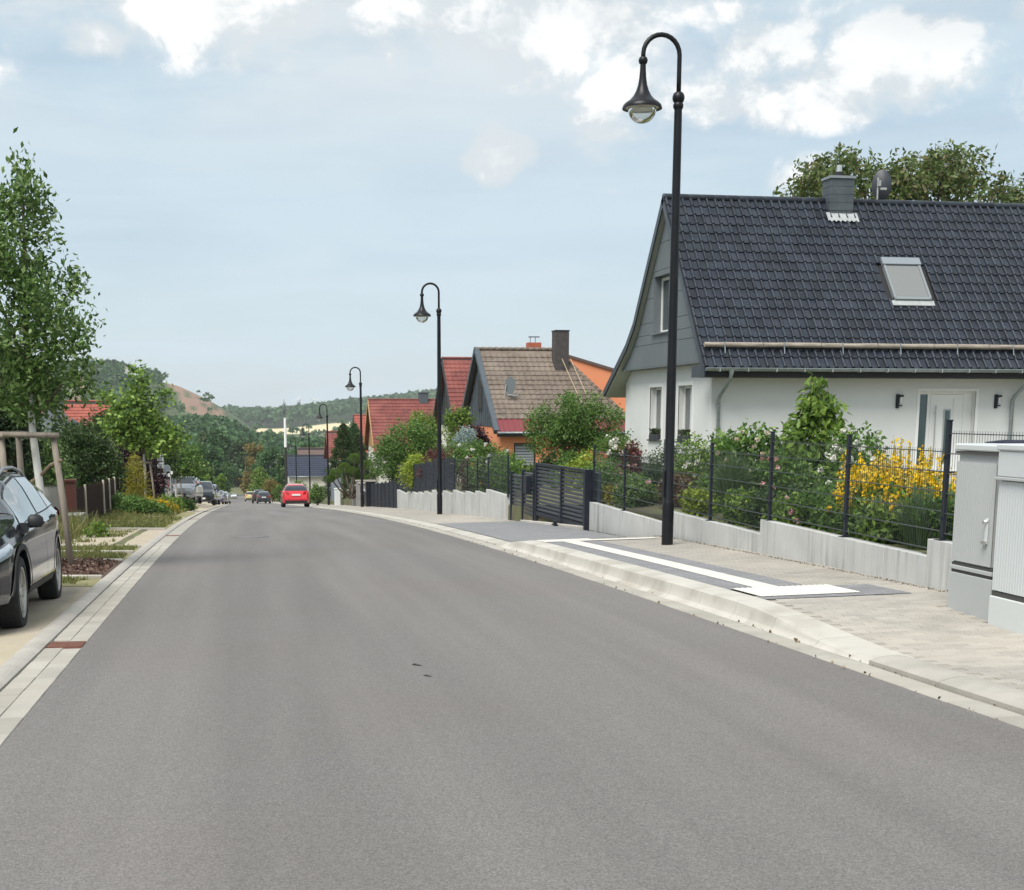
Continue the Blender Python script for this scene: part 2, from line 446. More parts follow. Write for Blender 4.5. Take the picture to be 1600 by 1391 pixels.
# ---- left edge: two rows of gutter stones, flush grey kerb
def stone_run(parent, name, x0, x1, y0, y1, length, m, h, gap=.006, zoff=0.0, jitter=.002, bev=.006, seed=1):
    """separate stones of one shared shape along the street"""
    b = MB(); b.box((-(x1 - x0) / 2 + gap / 2, -length / 2 + gap / 2, -h), ((x1 - x0) / 2 - gap / 2, length / 2 - gap / 2, 0))
    me = b.mesh(name, m, bevel=bev); rr = random.Random(seed)
    n = int((y1 - y0) / length)
    for i in range(n):
        y = y0 + length * (i + .5)
        sl = math.atan2(zr(y + .2) - zr(y - .2), .4)
        put(name, me, parent, ((x0 + x1) / 2, y, zr(y) + zoff + rr.uniform(-jitter, jitter)), (sl, 0, 0))
gut_l = strip('gutter_left', -1.605, -1.30, -14, 330, lambda x, y: zr(y) + (-.002 if y < 26 else .010), M_CONC, step=2)
DR = [11.35, 29.4, 43.8]
for j, (a, b_) in enumerate(((-1.452, -1.305), (-1.60, -1.453))):
    for (s0, s1) in ((6.4, 11.15), (11.56, 26.0)):
        stone_run(gut_l, 'gutter_stone', a, b_, s0 + (.09 if j else 0), s1, .1633 if False else .245, M_CONC, .08, .004, .010, .002, .003, seed=j)
kerb_l = strip('kerb_left', -1.78, -1.605, -14, 330, lambda x, y: zr(y) + (.012 if y < 42 else .035), M_KERBG, step=2)
def round_kerb(w, length, h, n=5):
    b = MB(); prof = [(-w / 2, -.1)] + [(-w / 2 * math.cos(math.pi * k / n * .5) if False else -w / 2 + w * k / n, h * math.sin(math.pi * (k + .6) / (n + 1.2)) ** .6) for k in range(n + 1)] + [(w / 2, -.1)]
    L2 = length / 2 - .004
    b.grid([[(x, -L2, z) for x, z in prof], [(x, L2, z) for x, z in prof]])
    b.poly([(x, -L2, z) for x, z in prof][::-1]); b.poly([(x, L2, z) for x, z in prof])
    b.weld = True
    return b
km = round_kerb(.172, 1.0, .042).mesh('kerb_stone', M_KERBG)
for i in range(36):
    y = 6.5 + i; sl = math.atan2(zr(y + .2) - zr(y - .2), .4)
    put('kerb_stone', km, kerb_l, (-1.689, y, zr(y) + .004), (sl, 0, 0))
for k, y in enumerate(DR):
    d = empty('drain_grate', (-1.452, y, zr(y) + .012), 0, ['rusty red drain grate in gutter nearest the camera', 'thin rusty drain grate in left gutter beyond the mulch bed', 'farthest rusty drain grate in left gutter near the flower bed'][k], 'drain', 'drain grates in the left gutter')
    d.rotation_euler = (math.atan2(zr(y + .2) - zr(y - .2), .4), 0, 0)
    MB().box((-.147, -.17, -.06), (.145, .17, -.012)).obj('frame', M_RUST, d)
    for q in range(7):
        MB().box((-.14, -.155 + q * .046, -.012), (.138, -.125 + q * .046, .004)).obj('bar', M_RUST, d)

# ---- verge left of the kerb, strip by strip
verge = strip('verge', -4.4, -1.775, -14, 16.6, lambda x, y: zl(x, y) + .008 - .085 * sstep(-1.8, -2.05, x) * sstep(16.5, 15.8, y), M_SAND, nx=3); verge.name = 'parking_bay'
def edging(y, x0=-4.3, x1=-1.785):
    b = MB(); zA = zl(x0, y); zB = zl(x1, y)
    b.hexa([(x0, y - .05, zA - .15), (x1, y - .05, zB - .15), (x1, y + .05, zB - .15), (x0, y + .05, zA - .15),
            (x0, y - .05, zA + .075), (x1, y - .05, zB + .06), (x1, y + .05, zB + .06), (x0, y + .05, zA + .075)])
    return tag(b.obj('kerb_edging', M_KERB, bevel=.008), kind='structure')
for y in (17.75, 20.85, 22.95, 24.7, 32.9, 43.9): edging(y)
strip('grass_strip', -4.4, -1.775, 16.6, 17.7, lambda x, y: zl(x, y) + .012, M_GRASSG, nx=3)
strip('planting_bed', -3.6, -1.775, 17.8, 20.8, lambda x, y: zl(x, y) + .03, M_MULCH, nx=3)
strip('grass_strip', -4.4, -1.775, 20.9, 24.65, lambda x, y: zl(x, y) + .012, M_GRASSG, nx=3)
strip('parking_bay', -4.4, -1.775, 24.75, 32.85, lambda x, y: zl(x, y) + .01, M_SAND, nx=3)
strip('grass_strip', -4.4, -1.775, 32.95, 43.85, lambda x, y: zl(x, y) + .012, M_GRASSG, nx=3)
strip('grass_strip', -6.0, -1.775, 43.95, 58, lambda x, y: zl(x, y) + .012, M_GRASSG, nx=4)
strip('parking_bay', -6.0, -1.775, 58, 200, lambda x, y: zl(x, y) + .012, M_SAND, nx=4, step=2)

L_GRASS = leafmat('grass_blades', [(.07, .10, .02), (.14, .17, .04), (.22, .22, .08), (.30, .27, .13)], .7, .3)
def grass(name, label, x0, x1, y0, y1, n, h, zf=zl, thin=0.0, m=L_GRASS, seed=3):
    g = np.random.default_rng(seed)
    P = np.stack([g.uniform(x0, x1, n), g.uniform(y0, y1, n)], 1)
    keep = [noise.noise(Vector((p[0] * 1.3, p[1] * 1.3, seed))) > thin - .25 * 0 for p in P] if thin > -1 else [True] * n
    P = P[np.array(keep)]; n = len(P)
    z = np.array([zf(p[0], p[1]) + .01 for p in P])
    H = h * g.uniform(.4, 1.3, n); a = g.uniform(0, 6.283, n); lean = g.normal(size=(n, 2)) * .45
    w = .006 + .008 * g.random(n); w *= max(1.0, (y0 + y1) / 50)
    V = np.empty((n, 4, 3)); ca, sa = np.cos(a) * w, np.sin(a) * w
    V[:, 0] = np.stack([P[:, 0] - ca, P[:, 1] - sa, z], 1); V[:, 1] = np.stack([P[:, 0] + ca, P[:, 1] + sa, z], 1)
    T = np.stack([P[:, 0] + lean[:, 0] * H, P[:, 1] + lean[:, 1] * H, z + H], 1)
    V[:, 2] = T + np.stack([ca, sa, 0 * z], 1) * .2; V[:, 3] = T - np.stack([ca, sa, 0 * z], 1) * .2
    return tag(put(name, quads_mesh(name, V, m)), label, 'grass', kind='stuff')
grass('grass', 'thin grass in front of the bark mulch bed', -4.4, -1.85, 16.7, 17.6, 2600, .05, thin=-.05)
grass('grass', 'dry grass strips behind the bark mulch bed', -4.4, -1.85, 20.9, 24.6, 9000, .06, thin=-.15, seed=4)
grass('grass', 'sparse weeds in the sandy parking bay', -4.4, -2.4, 25, 32.8, 5000, .07, thin=.12, seed=5)
grass('grass', 'dry yellow grass strip before the flowering bushes', -4.6, -1.9, 33, 43.8, 16000, .10, thin=-.18, seed=6)
grass('grass', 'grass at the foot of the brown board fence', -5.6, -2.3, 44, 75, 16000, .14, thin=-.3, seed=8)
grass('grass', 'tall dry grass behind the parked dark car', -5.2, -3.3, 20, 33, 7000, .42, thin=-.1, seed=9)
def mulch():
    g = np.random.default_rng(5); n = 2600
    C = np.stack([g.uniform(-3.55, -1.82, n), g.uniform(17.85, 20.75, n), np.zeros(n)], 1)
    C[:, 2] = [zl(c[0], c[1]) + .035 + g.uniform(0, .03) for c in C]
    V = leaf_quads(C, g.uniform(.03, .085, n), asp=.5, g=g)
    m = leafmat('bark_chips', [(.05, .028, .02), (.10, .055, .04), (.16, .10, .08), (.24, .17, .14)], .9, 0.0)
    tag(put('bark_mulch', quads_mesh('bark_mulch', V, m)), 'reddish brown bark mulch in the tree bed', 'mulch', kind='stuff')
mulch()

# ---- right edge: gutter slabs, bus stop kerb, pavement
gut_r = strip('gutter_right', 4.24, 4.47, -14, 330, lambda x, y: zr(y) + (.000 if y < 40 else .014), M_CONC, step=2)
stone_run(gut_r, 'gutter_slab', 4.255, 4.465, 4.0, 40.0, .50, M_CONC, .08, .005, .012, .002, .004, seed=9)
kerb_r = strip('kerb_right', 4.466, 4.84, 23.72, 330, lambda x, y: sz(x, y) - .004 if x > 4.48 else zr(y) - .05, M_KERB, step=2, nx=24)
def kassel(y0, y1):
    """one moulded kerb stone; the end heights follow kerb_h"""
    b = MB(); rows = []
    for y in (y0 + .004, (y0 + y1) / 2, y1 - .004):
        h = max(.03, kerb_h(y)); t = (h - .03) / .14; zb = zr(y)
        prof = [(4.47, -.1), (4.47, .010), (4.480 + .035 * t, .014 + .006 * t), (4.49 + .055 * t, .02 + .022 * t), (4.50 + .062 * t, .025 + .05 * t), (4.505 + .066 * t, .028 + .085 * t),
                (4.53 + .052 * t, h * .93), (4.545 + .050 * t, h * .985), (4.565 + .050 * t, h), (4.84, h + .012), (4.84, -.1)]
        rows.append([(x, y, zb + z) for x, z in prof])
    b.grid(rows, flip=True); b.poly(rows[0]); b.poly(rows[-1][::-1]); b.weld = True
    return b.obj('kerb_stone', M_KERB, kerb_r, smooth=True, sharp=24)
yk = 9.0
while yk < 23.7: kassel(yk, yk + .98); yk += .98
kr = MB(); 
km2 = round_kerb(.36, 1.0, .065).mesh('kerb_stone', M_KERBG)
for i in range(6):
    y = 8.5 - i; put('kerb_stone', km2, kerb_r, (4.655, y, zr(y) + .012), (math.atan(-.033), 0, 0))

SW = strip('pavement', 4.84, 7.02, -14, 330, lambda x, y: sz(x, y) - (.012 if y < 14.2 and x < 7.5 else 0), M_PAVE, nx=4, step=.9)
def brick_pave(m, bw=.20, bh=.10):
    nt = m.node_tree; N = nt.nodes; L = nt.links; b = N['Principled BSDF']; src = b.inputs['Base Color'].links[0].from_socket
    g = N.new('ShaderNodeNewGeometry'); br = N.new('ShaderNodeTexBrick'); L.new(g.outputs['Position'], br.inputs['Vector'])
    br.inputs['Scale'].default_value = 1; br.inputs['Brick Width'].default_value = bw; br.inputs['Row Height'].default_value = bh; br.inputs['Mortar Size'].default_value = .004
    br.inputs['Color1'].default_value = (1, 1, 1, 1); br.inputs['Color2'].default_value = (.84, .84, .83, 1); br.inputs['Mortar'].default_value = (.52, .5, .46, 1)
    mx = N.new('ShaderNodeMix'); mx.data_type = 'RGBA'; mx.blend_type = 'MULTIPLY'; mx.inputs[0].default_value = 1; L.new(src, mx.inputs[6]); L.new(br.outputs[0], mx.inputs[7]); L.new(mx.outputs[2], b.inputs['Base Color'])
M_PAVER = mat('paver_concrete', (.39, .362, .318), .85, (.33, .307, .27), 2.5, 6, .15, 60, coord='World', col3=(.42, .385, .335), scale3=.5)
def vary(m, lo, hi):
    nt = m.node_tree; N = nt.nodes; L = nt.links; b = N['Principled BSDF']; src = b.inputs['Base Color'].links[0].from_socket
    oi = N.new('ShaderNodeObjectInfo'); ge = N.new('ShaderNodeNewGeometry'); ad = N.new('ShaderNodeMath'); ad.operation = 'ADD'; L.new(oi.outputs['Random'], ad.inputs[0]); L.new(ge.outputs['Random Per Island'], ad.inputs[1])
    fr = N.new('ShaderNodeMath'); fr.operation = 'FRACT'; L.new(ad.outputs[0], fr.inputs[0])
    r = N.new('ShaderNodeMapRange'); r.inputs[3].default_value = lo; r.inputs[4].default_value = hi; L.new(fr.outputs[0], r.inputs[0])
    sc = N.new('ShaderNodeVectorMath'); sc.operation = 'SCALE'; L.new(src, sc.inputs[0]); L.new(r.outputs[0], sc.inputs['Scale']); L.new(sc.outputs[0], b.inputs['Base Color'])
vary(M_PAVER, .89, 1.07)
brick_pave(M_PAVE); brick_pave(M_DRIVE); vary(M_CONC, .90, 1.07)
def pavers():
    b = MB(); b.box((-.0958, -.0458, -.06), (.0958, .0458, 0)); me = b.mesh('paver', M_PAVER, bevel=.005)
    spots = []
    for r in range(0, 60):
        y = 7.4 + r * .10
        for c in range(0, 9):
            x = 4.955 + c * .2 + (.1 if r % 2 else 0)
            if x > 6.75 or (y > 12.0 and x < 6.3): continue
            if x > 6.2 and 9.0 < y < 11.2: continue
            u = CX + F * ((x * math.cos(PSI) - y * math.sin(PSI)) / (x * math.sin(PSI) + y * math.cos(PSI)))
            if u > 1680: continue
            spots.append((y * y + x * x, x, y))
    spots.sort()
    for k, (_, x, y) in enumerate(spots[:300]):
        put('paver', me, SW, (x, y, sz(x, y) - .002 + random.uniform(-.0015, .0015)), (math.atan2(sz(x, y + .1) - sz(x, y - .1), .2), -.018, 0))
pavers()
# dark and white guidance strips on the bus stop platform
lift = lambda d: (lambda x, y: sz(x, y) + d)
def ribs(o, x0, x1, y0, y1, n, d):
    pass
strip('guidance_strip_grey', 4.85, 5.15, 12.9, 21.9, lift(.004), M_DRIVE)
strip('guidance_strip_white', 5.15, 5.42, 12.9, 21.9, lift(.008), M_WHITE)
strip('guidance_strip_grey', 5.42, 5.72, 12.4, 21.2, lift(.004), M_DRIVE)
strip('guidance_strip_grey', 4.86, 6.35, 11.95, 12.25, lift(.003), M_DRIVE, step=.3)
strip('guidance_strip_grey', 5.72, 6.35, 12.25, 12.9, lift(.0035), M_DRIVE, step=.3)
tp = strip('tactile_patch_white', 4.90, 5.92, 12.15, 12.95, lift(.009), M_WHITE, step=.4)
nb = MB()
for i in range(17):
    for j in range(13):
        x, y = 4.94 + i * .06, 12.18 + j * .06; z = sz(x, y) + .009
        nb.hexa([(x - .018, y - .018, z), (x + .018, y - .018, z), (x + .018, y + .018, z), (x - .018, y + .018, z), (x - .009, y - .009, z + .008), (x + .009, y - .009, z + .008), (x + .009, y + .009, z + .008), (x - .009, y + .009, z + .008)])
tag(nb.obj('stud', M_WHITE, tp), kind='stuff')
strip('guidance_strip_white', 4.85, 6.75, 21.25, 21.6, lift(.010), M_WHITE, step=.35)
strip('guidance_strip_white', 4.85, 5.75, 21.6, 22.0, lift(.007), M_WHITE, step=.4)
strip('driveway', 4.84, 7.06, 24.2, 33.6, lift(.006), M_DRIVE, nx=2)
# weeds and crumbs along the gutter joint and wall foot
def litter():
    g = np.random.default_rng(12); n = 170
    y = g.uniform(6.5, 26, n); x = np.where(g.random(n) < .55, 4.47 + g.normal(0, .018, n), 4.25 + g.normal(0, .02, n))
    C = np.stack([x, y, np.array([zr(a) + .02 for a in y])], 1)
    V = leaf_quads(C, g.uniform(.008, .05, n) * (g.random(n) ** .5), asp=.7, g=g)
    tag(put('gutter_litter', quads_mesh('gutter_litter', V, leafmat('dry_leaves', [(.06, .05, .025), (.16, .12, .06), (.26, .2, .12)], .9, 0))), 'dry leaf crumbs and moss along the right gutter joint', 'litter', kind='stuff')
    y = g.uniform(9, 27.5, 1500); x = 6.44 + .03 * y - .11 + g.normal(0, .02, 1500)
    C = np.stack([x, y, np.array([sz(a, b) + .012 for a, b in zip(x, y)])], 1)
    C[:, 2] -= .006; V = leaf_quads(C, g.uniform(.006, .026, 1500), asp=.5, g=g)
    tag(put('wall_foot_moss', quads_mesh('wall_foot_moss', V, leafmat('moss', [(.035, .035, .02), (.07, .07, .03), (.12, .10, .06)], .95, 0))), 'dark moss line along the foot of the concrete wall', 'moss', kind='stuff')
litter()
def road_bits():
    o = empty('manhole_cover', (.16, 27.96, zr(27.96) + .022), 0, 'round iron manhole cover in the asphalt ahead', 'manhole cover')
    o.rotation_euler = (math.atan2(zr(28.2) - zr(27.7), .5), 0, 0)
    MB().lathe([(.0, .006), (.30, .006), (.30, -.02)], 28).obj('lid', M_IRON, o)
    MB().lathe([(.315, .006), (.39, .006), (.40, -.02)], 28).obj('frame', M_IRON, o)
    for k, (u, v, s) in enumerate(((651, 1040, .07), (668, 1057, .055))):
        d = ray(u, v); t = 1.0
        for _ in range(4000):
            if EYE + d[2] * t < zr(d[1] * t) + .02: break
            t += .005
        p = (d[0] * t, d[1] * t, zr(d[1] * t) + .024)
        b = MB(); a = [(-.5, .3), (-.2, .42), (.1, .05), (.5, -.2), (.46, -.36), (.0, -.22), (-.3, .08)]
        b.poly([(x * s, y * s * 1.6, 0) for x, y in a]); b.poly([(x * s * .8, y * s * 1.3, .006) for x, y in a])
        tag(b.obj('tar_scrap', mat('black_tar', (.02, .02, .02), .8), None, p, (-.033, 0, 0)), ['thin black scrap lying on the asphalt, farther of two', 'small forked black scrap on the asphalt, nearer of two'][k], 'scrap', 'black scraps on the road')
road_bits()
M_BLK = mat('black_pole_paint', (.006, .0065, .009), .38, (.010, .0105, .013), 3, 3, spec=.3)
M_CLEAR = bpy.data.materials.new('clear_lamp_glass'); M_CLEAR.use_nodes = True
def _clear():
    nt = M_CLEAR.node_tree; N = nt.nodes; L = nt.links; N.remove(N['Principled BSDF'])
    t = N.new('ShaderNodeBsdfTransparent'); t.inputs[0].default_value = (.93, .94, .93, 1)
    g = N.new('ShaderNodeBsdfGlossy'); g.inputs['Roughness'].default_value = .03
    f = N.new('ShaderNodeFresnel'); f.inputs[0].default_value = 1.35
    df = N.new('ShaderNodeBsdfDiffuse'); df.inputs[0].default_value = (.8, .8, .78, 1); m0 = N.new('ShaderNodeMixShader'); m0.inputs[0].default_value = .28; L.new(t.outputs[0], m0.inputs[1]); L.new(df.outputs[0], m0.inputs[2])
    m = N.new('ShaderNodeMixShader'); L.new(f.outputs[0], m.inputs[0]); L.new(m0.outputs[0], m.inputs[1]); L.new(g.outputs[0], m.inputs[2]); L.new(m.outputs[0], N['Material Output'].inputs[0])
_clear()
M_REFL = mat('lamp_reflector', (.55, .53, .48), .35)
def lamp():
    o = empty('street_lamp')
    b = MB(); b.lathe([(.001, -.1), (.088, -.1), (.088, .62), (.080, .66), (.072, .68), (.070, 2.5), (.058, 6.05), (.056, 6.36)], 16); b.obj('pole', M_BLK, o, smooth=True, sharp=35)
    MB().lathe([(.063, 6.30), (.075, 6.33), (.075, 6.36), (.06, 6.39)], 16).lathe([(.045, 6.375), (.075, 6.40), (.088, 6.44), (.088, 6.47), (.075, 6.51), (.045, 6.535)], 16).obj('collar', M_BLK, o, smooth=True)
    pts = [(0, 0, 6.5), (0, 0, 6.75), (0, 0, 7.03)]
    for k in range(1, 13):
        t = math.pi * k / 12; pts.append((-.27 + .27 * math.cos(t), 0, 7.03 + .27 * math.sin(t)))
    pts.append((-.54, 0, 6.97))
    MB().tube(pts, .034, 12).obj('arm', M_BLK, o, smooth=True)
    b = MB(); b.lathe([(.03, 6.995), (.055, 6.98), (.068, 6.94), (.055, 6.90), (.032, 6.885)], 20, (-.54, 0, 0))
    b.lathe([(.04, 6.90), (.044, 6.80), (.052, 6.70), (.066, 6.61), (.092, 6.53), (.13, 6.46), (.18, 6.405), (.235, 6.37), (.272, 6.335), (.288, 6.29), (.286, 6.283), (.20, 6.31), (.05, 6.32)], 28, (-.54, 0, 0))
    h = b.obj('lamp_head', M_BLK, o, smooth=True, sharp=50)
    MB().lathe([(.268, 6.292), (.20, 6.306), (.02, 6.312)], 28, (-.54, 0, 0)).obj('reflector', M_REFL, h, smooth=True)
    MB().box((-.60, -.03, 6.292), (-.48, .03, 6.306)).obj('light_source', mat('lamp_led', (.75, .72, .62), .4), h)
    g = MB(); g.lathe([(.205 * math.cos(a), 6.285 - .20 * math.sin(a)) for a in [math.pi / 2 * k / 9 for k in range(10)]], 28, (-.54, 0, 0)); g.obj('glass_globe', M_CLEAR, h, smooth=True)
    b = MB(); b.box((-.09, -.045, .72), (-.068, .045, 1.12)); b.obj('service_door', M_BLK, o, bevel=.004)
    return o
lp = lamp()
LY = [19.7, 43.6, 72.1, 99.9, 126, 154.5, 184, 214, 244, 275]
LL = ['nearest tall black swan neck street lamp beside the concrete wall', 'second black swan neck street lamp, before the stepped white wall', 'third black swan neck street lamp, beside the dark fence end',
      'fourth black swan neck street lamp, beside the pale box', 'fifth black swan neck street lamp, right of the red car', 'sixth black swan neck street lamp, before the navy roofed house',
      'seventh black swan neck street lamp, far down the street', 'eighth black swan neck street lamp, beyond the red car', 'ninth black street lamp far down the hill', 'farthest black street lamp near the parked dark cars']
for k, y in enumerate(LY):
    o = lp if k == 0 else copy_tree(lp)
    o.location = (6.40 + bend(y), y, sz(6.4, y) + .004); tag(o, LL[k], 'street lamp', 'swan neck street lamps along the pavement')
def streaky(name, c, cs, cd):
    m = mat(name, c, .85, cs, 1.3, 6, .12, 45, coord='World')
    nt = m.node_tree; N = nt.nodes; L = nt.links; b = N['Principled BSDF']; src = b.inputs['Base Color'].links[0].from_socket
    g = N.new('ShaderNodeNewGeometry'); mp = N.new('ShaderNodeMapping'); mp.inputs['Scale'].default_value = (1, 7, .55); L.new(g.outputs['Position'], mp.inputs[0])
    n = N.new('ShaderNodeTexNoise'); n.inputs['Scale'].default_value = 1.0; n.inputs['Detail'].default_value = 6; n.inputs['Roughness'].default_value = .65; L.new(mp.outputs[0], n.inputs['Vector'])
    r = N.new('ShaderNodeMapRange'); r.inputs[1].default_value = .47; r.inputs[2].default_value = .70; r.inputs[4].default_value = .85; L.new(n.outputs[0], r.inputs[0])
    n2 = N.new('ShaderNodeTexNoise'); n2.inputs['Scale'].default_value = .8; L.new(g.outputs['Position'], n2.inputs['Vector'])
    r2 = N.new('ShaderNodeMapRange'); r2.inputs[1].default_value = .4; r2.inputs[2].default_value = .62; L.new(n2.outputs[0], r2.inputs[0])
    mu = N.new('ShaderNodeMath'); mu.operation = 'MULTIPLY'; L.new(r.outputs[0], mu.inputs[0]); L.new(r2.outputs[0], mu.inputs[1])
    x = N.new('ShaderNodeMix'); x.data_type = 'RGBA'; L.new(mu.outputs[0], x.inputs[0]); L.new(src, x.inputs[6]); x.inputs[7].default_value = (*cd, 1); L.new(x.outputs[2], b.inputs['Base Color'])
    return m
M_WALLC = streaky('weathered_wall_concrete', (.52, .52, .50), (.44, .44, .425), (.20, .20, .185))
M_ANTH = mat('anthracite_powder_coat', (.012, .016, .024), .5, (.017, .021, .03), 5, 2, spec=.3)
M_WIRE = mat('galvanised_grey_wire', (.04, .05, .05), .5)
M_SLAT = mat('anthracite_slats', (.04, .044, .055), .5, (.055, .06, .072), 3, 3, spec=.3)
def fx(y): return 6.44 + .03 * y
def wall_block(parent, y0, y1, top, xf, th=.13, bot=-.2, name='wall_block', m=None):
    b = MB(); x0, x1 = xf(y0), xf(y1); g = .007
    zb0, zb1 = sz(6.9, y0) + bot, sz(6.9, y1) + bot
    b.hexa([(x0, y0 + g, zb0), (x0 + th, y0 + g, zb0), (x1 + th, y1 - g, zb1), (x1, y1 - g, zb1), (x0, y0 + g, top), (x0 + th, y0 + g, top), (x1 + th, y1 - g, top), (x1, y1 - g, top)])
    return b.obj(name, m or M_WALLC, parent, bevel=.004)
w1 = empty('retaining_wall', (0, 0, 0), 0, 'low stained concrete retaining wall under the wire mesh fence', 'wall')
SEG = [(7.6, 12.58, .27), (12.58, 17.40, .09), (17.40, 21.9, -.11), (21.9, 27.75, -.33)]
for (a, b_, top) in SEG:
    n = int(round((b_ - a) / .97)); 
    for i in range(n):
        y0 = a + (b_ - a) * i / n; y1 = a + (b_ - a) * (i + 1) / n
        wall_block(w1, y0, y1, top + random.uniform(-.003, .003), lambda y: fx(y) + random.uniform(-.002, .002))
def fence_panel(parent, P0, P1, z0, h, wires=6, dv=.05, rod=.0045):
    """double wire mesh between two posts: each horizontal wire a part, the vertical rods one part"""
    (x0, y0), (x1, y1) = P0, P1
    for k in range(wires):
        z = z0 + .02 + (h - .05) * k / (wires - 1)
        b = MB(); b.hexa([(x0 - .012, y0, z - rod), (x0 + .012, y0, z - rod), (x1 + .012, y1, z - rod), (x1 - .012, y1, z - rod), (x0 - .012, y0, z + rod), (x0 + .012, y0, z + rod), (x1 + .012, y1, z + rod), (x1 - .012, y1, z + rod)])
        b.obj('wire', M_WIRE, parent)
    b = MB(); L = math.hypot(x1 - x0, y1 - y0); n = int(L / dv)
    for i in range(n + 1):
        t = (i + .5) / (n + 1); x = x0 + (x1 - x0) * t; y = y0 + (y1 - y0) * t
        b.box((x - .0014, y - .0014, z0), (x + .0014, y + .0014, z0 + h))
    tag(b.obj('vertical_rods', M_WIRE, parent), kind='stuff')
def fence_post(parent, x, y, z0, z1, w=.06):
    p = MB().box((x - w / 3, y - w / 2, z0), (x + w / 3, y + w / 2, z1)).obj('post', M_ANTH, parent, bevel=.004)
    MB().box((x - w / 3 - .004, y - w / 2 - .004, z1), (x + w / 3 + .004, y + w / 2 + .004, z1 + .012)).obj('cap', M_ANTH, p)
    MB().box((x - .06, y - .06, z0 + .048), (x + .06, y + .06, z0 + .056)).obj('foot_plate', M_ANTH, p)
    for zz in (.25, .85): MB().box((x - w / 3 - .014, y - .012, z0 + zz), (x - w / 3, y + .012, z0 + zz + .035)).obj('clamp', M_ANTH, p)
f1 = empty('mesh_fence', (0, 0, 0), 0, 'anthracite wire mesh fence standing on the low concrete wall', 'fence')
PY = [9.9, 12.39, 14.74, 17.22, 19.77, 22.30, 25.04, 27.62]
PT = [.27, .27, .09, .09, -.11, -.11, -.33, -.33]
for y, t in zip(PY, PT): fence_post(f1, fx(y) + .065, y, t - .05, t + 1.17)
for i, t in enumerate([.27, .09, .09, -.11, -.11, -.33, -.33]):
    fence_panel(f1, (fx(PY[i]) + .065, PY[i] + .03), (fx(PY[i + 1]) + .065, PY[i + 1] - .03), t + .05, 1.03)

# ---- sliding gate and small gate between the two walls
def slat_bay(parent, ya, yb, xa, xb, z0, z1, n, h=.06):
    for k in range(n):
        z = z0 + (z1 - z0) * (k + .5) / n
        b = MB(); b.hexa([(xa - .012, ya, z - h / 2), (xa + .018, ya, z - h / 2 + .02), (xb + .018, yb, z - h / 2 + .02), (xb - .012, yb, z - h / 2), (xa - .012, ya, z + h / 2 - .02), (xa + .018, ya, z + h / 2), (xb + .018, yb, z + h / 2), (xb - .012, yb, z + h / 2 - .02)])
        b.obj('slat', M_SLAT, parent)
def gpost(parent, x, y, z0, z1, w=.1, name='post'):
    return MB().box((x - w / 2, y - w / 2, z0), (x + w / 2, y + w / 2, z1)).obj(name, M_ANTH, parent, bevel=.006)
gx = lambda y: 7.28 + (6.97 - 7.28) * (y - 27.6) / 7.2
g1 = empty('sliding_gate', (0, 0, 0), 0, 'wide anthracite slatted gate across the dark grey driveway', 'gate')
for y in (27.92, 29.85, 32.05): gpost(g1, gx(y), y, sz(7, y) + .04, .33, .09)
for (a, b_) in ((27.97, 29.80), (29.90, 32.0)):
    slat_bay(g1, a, b_, gx(a), gx(b_), -.82, .27, 12)
    for (z0, z1) in ((.27, .33), (-.93, -.83)):
        MB().hexa([(gx(a) - .03, a, z0), (gx(a) + .03, a, z0), (gx(b_) + .03, b_, z0), (gx(b_) - .03, b_, z0), (gx(a) - .03, a, z1), (gx(a) + .03, a, z1), (gx(b_) + .03, b_, z1), (gx(b_) - .03, b_, z1)]).obj('rail', M_ANTH, g1)
MB().box((gx(27.95) - .10, 27.86, -.72), (gx(27.95) - .045, 27.98, -.5)).obj('lock_box', M_ANTH, g1, bevel=.01)
b = MB(); b.lathe([(.0, -.03), (.075, -.03), (.075, .03), (0, .03)], 14, (gx(29.85) - .16, 29.85, sz(7, 29.85) + .09), axis='x'); b.obj('guide_roller', M_ANTH, g1)
MB().box((gx(29.85) - .2, 29.7, sz(7, 29.85) + .02), (gx(29.85) - .05, 30.0, sz(7, 29.85) + .05)).obj('roller_bracket', M_ANTH, g1)
b = MB(); a0, a1 = 27.8, 33.2
b.hexa([(gx(a0) - .12, a0, sz(7, a0) - .1), (gx(a0) + .12, a0, sz(7, a0) - .1), (gx(a1) + .12, a1, sz(7, a1) - .1), (gx(a1) - .12, a1, sz(7, a1) - .1), (gx(a0) - .12, a0, sz(7, a0) + .07), (gx(a0) + .12, a0, sz(7, a0) + .07), (gx(a1) + .12, a1, sz(7, a1) + .05), (gx(a1) - .12, a1, sz(7, a1) + .05)])
tag(b.obj('gate_sill', M_KERB, bevel=.01), 'pale concrete sill under the sliding gate', 'sill')
gp = empty('gate_post', (gx(27.78), 27.78, 0), 0, 'dark gate post between sliding gate and mesh fence', 'post')
MB().box((-.11, -.07, sz(7, 27.8) - .1), (.09, .08, .34)).obj('column', M_ANTH, gp, bevel=.006)
MB().box((.12, -.35, -.55), (.18, .30, .28)).obj('motor_cover', mat('blue_grey_metal', (.045, .06, .08), .45), gp, bevel=.01)
g2 = empty('garden_gate', (0, 0, 0), 0, 'narrow anthracite slatted garden gate with letter box left of the sliding gate', 'gate')
for y, t in ((32.25, .18), (33.35, .12), (34.55, .02)): gpost(g2, gx(y), y, sz(7, y) - .05, t, .10)
slat_bay(g2, 32.32, 33.28, gx(32.32), gx(33.28), -.98, .08, 11); slat_bay(g2, 33.42, 34.48, gx(33.42), gx(34.48), -1.06, -.02, 11)
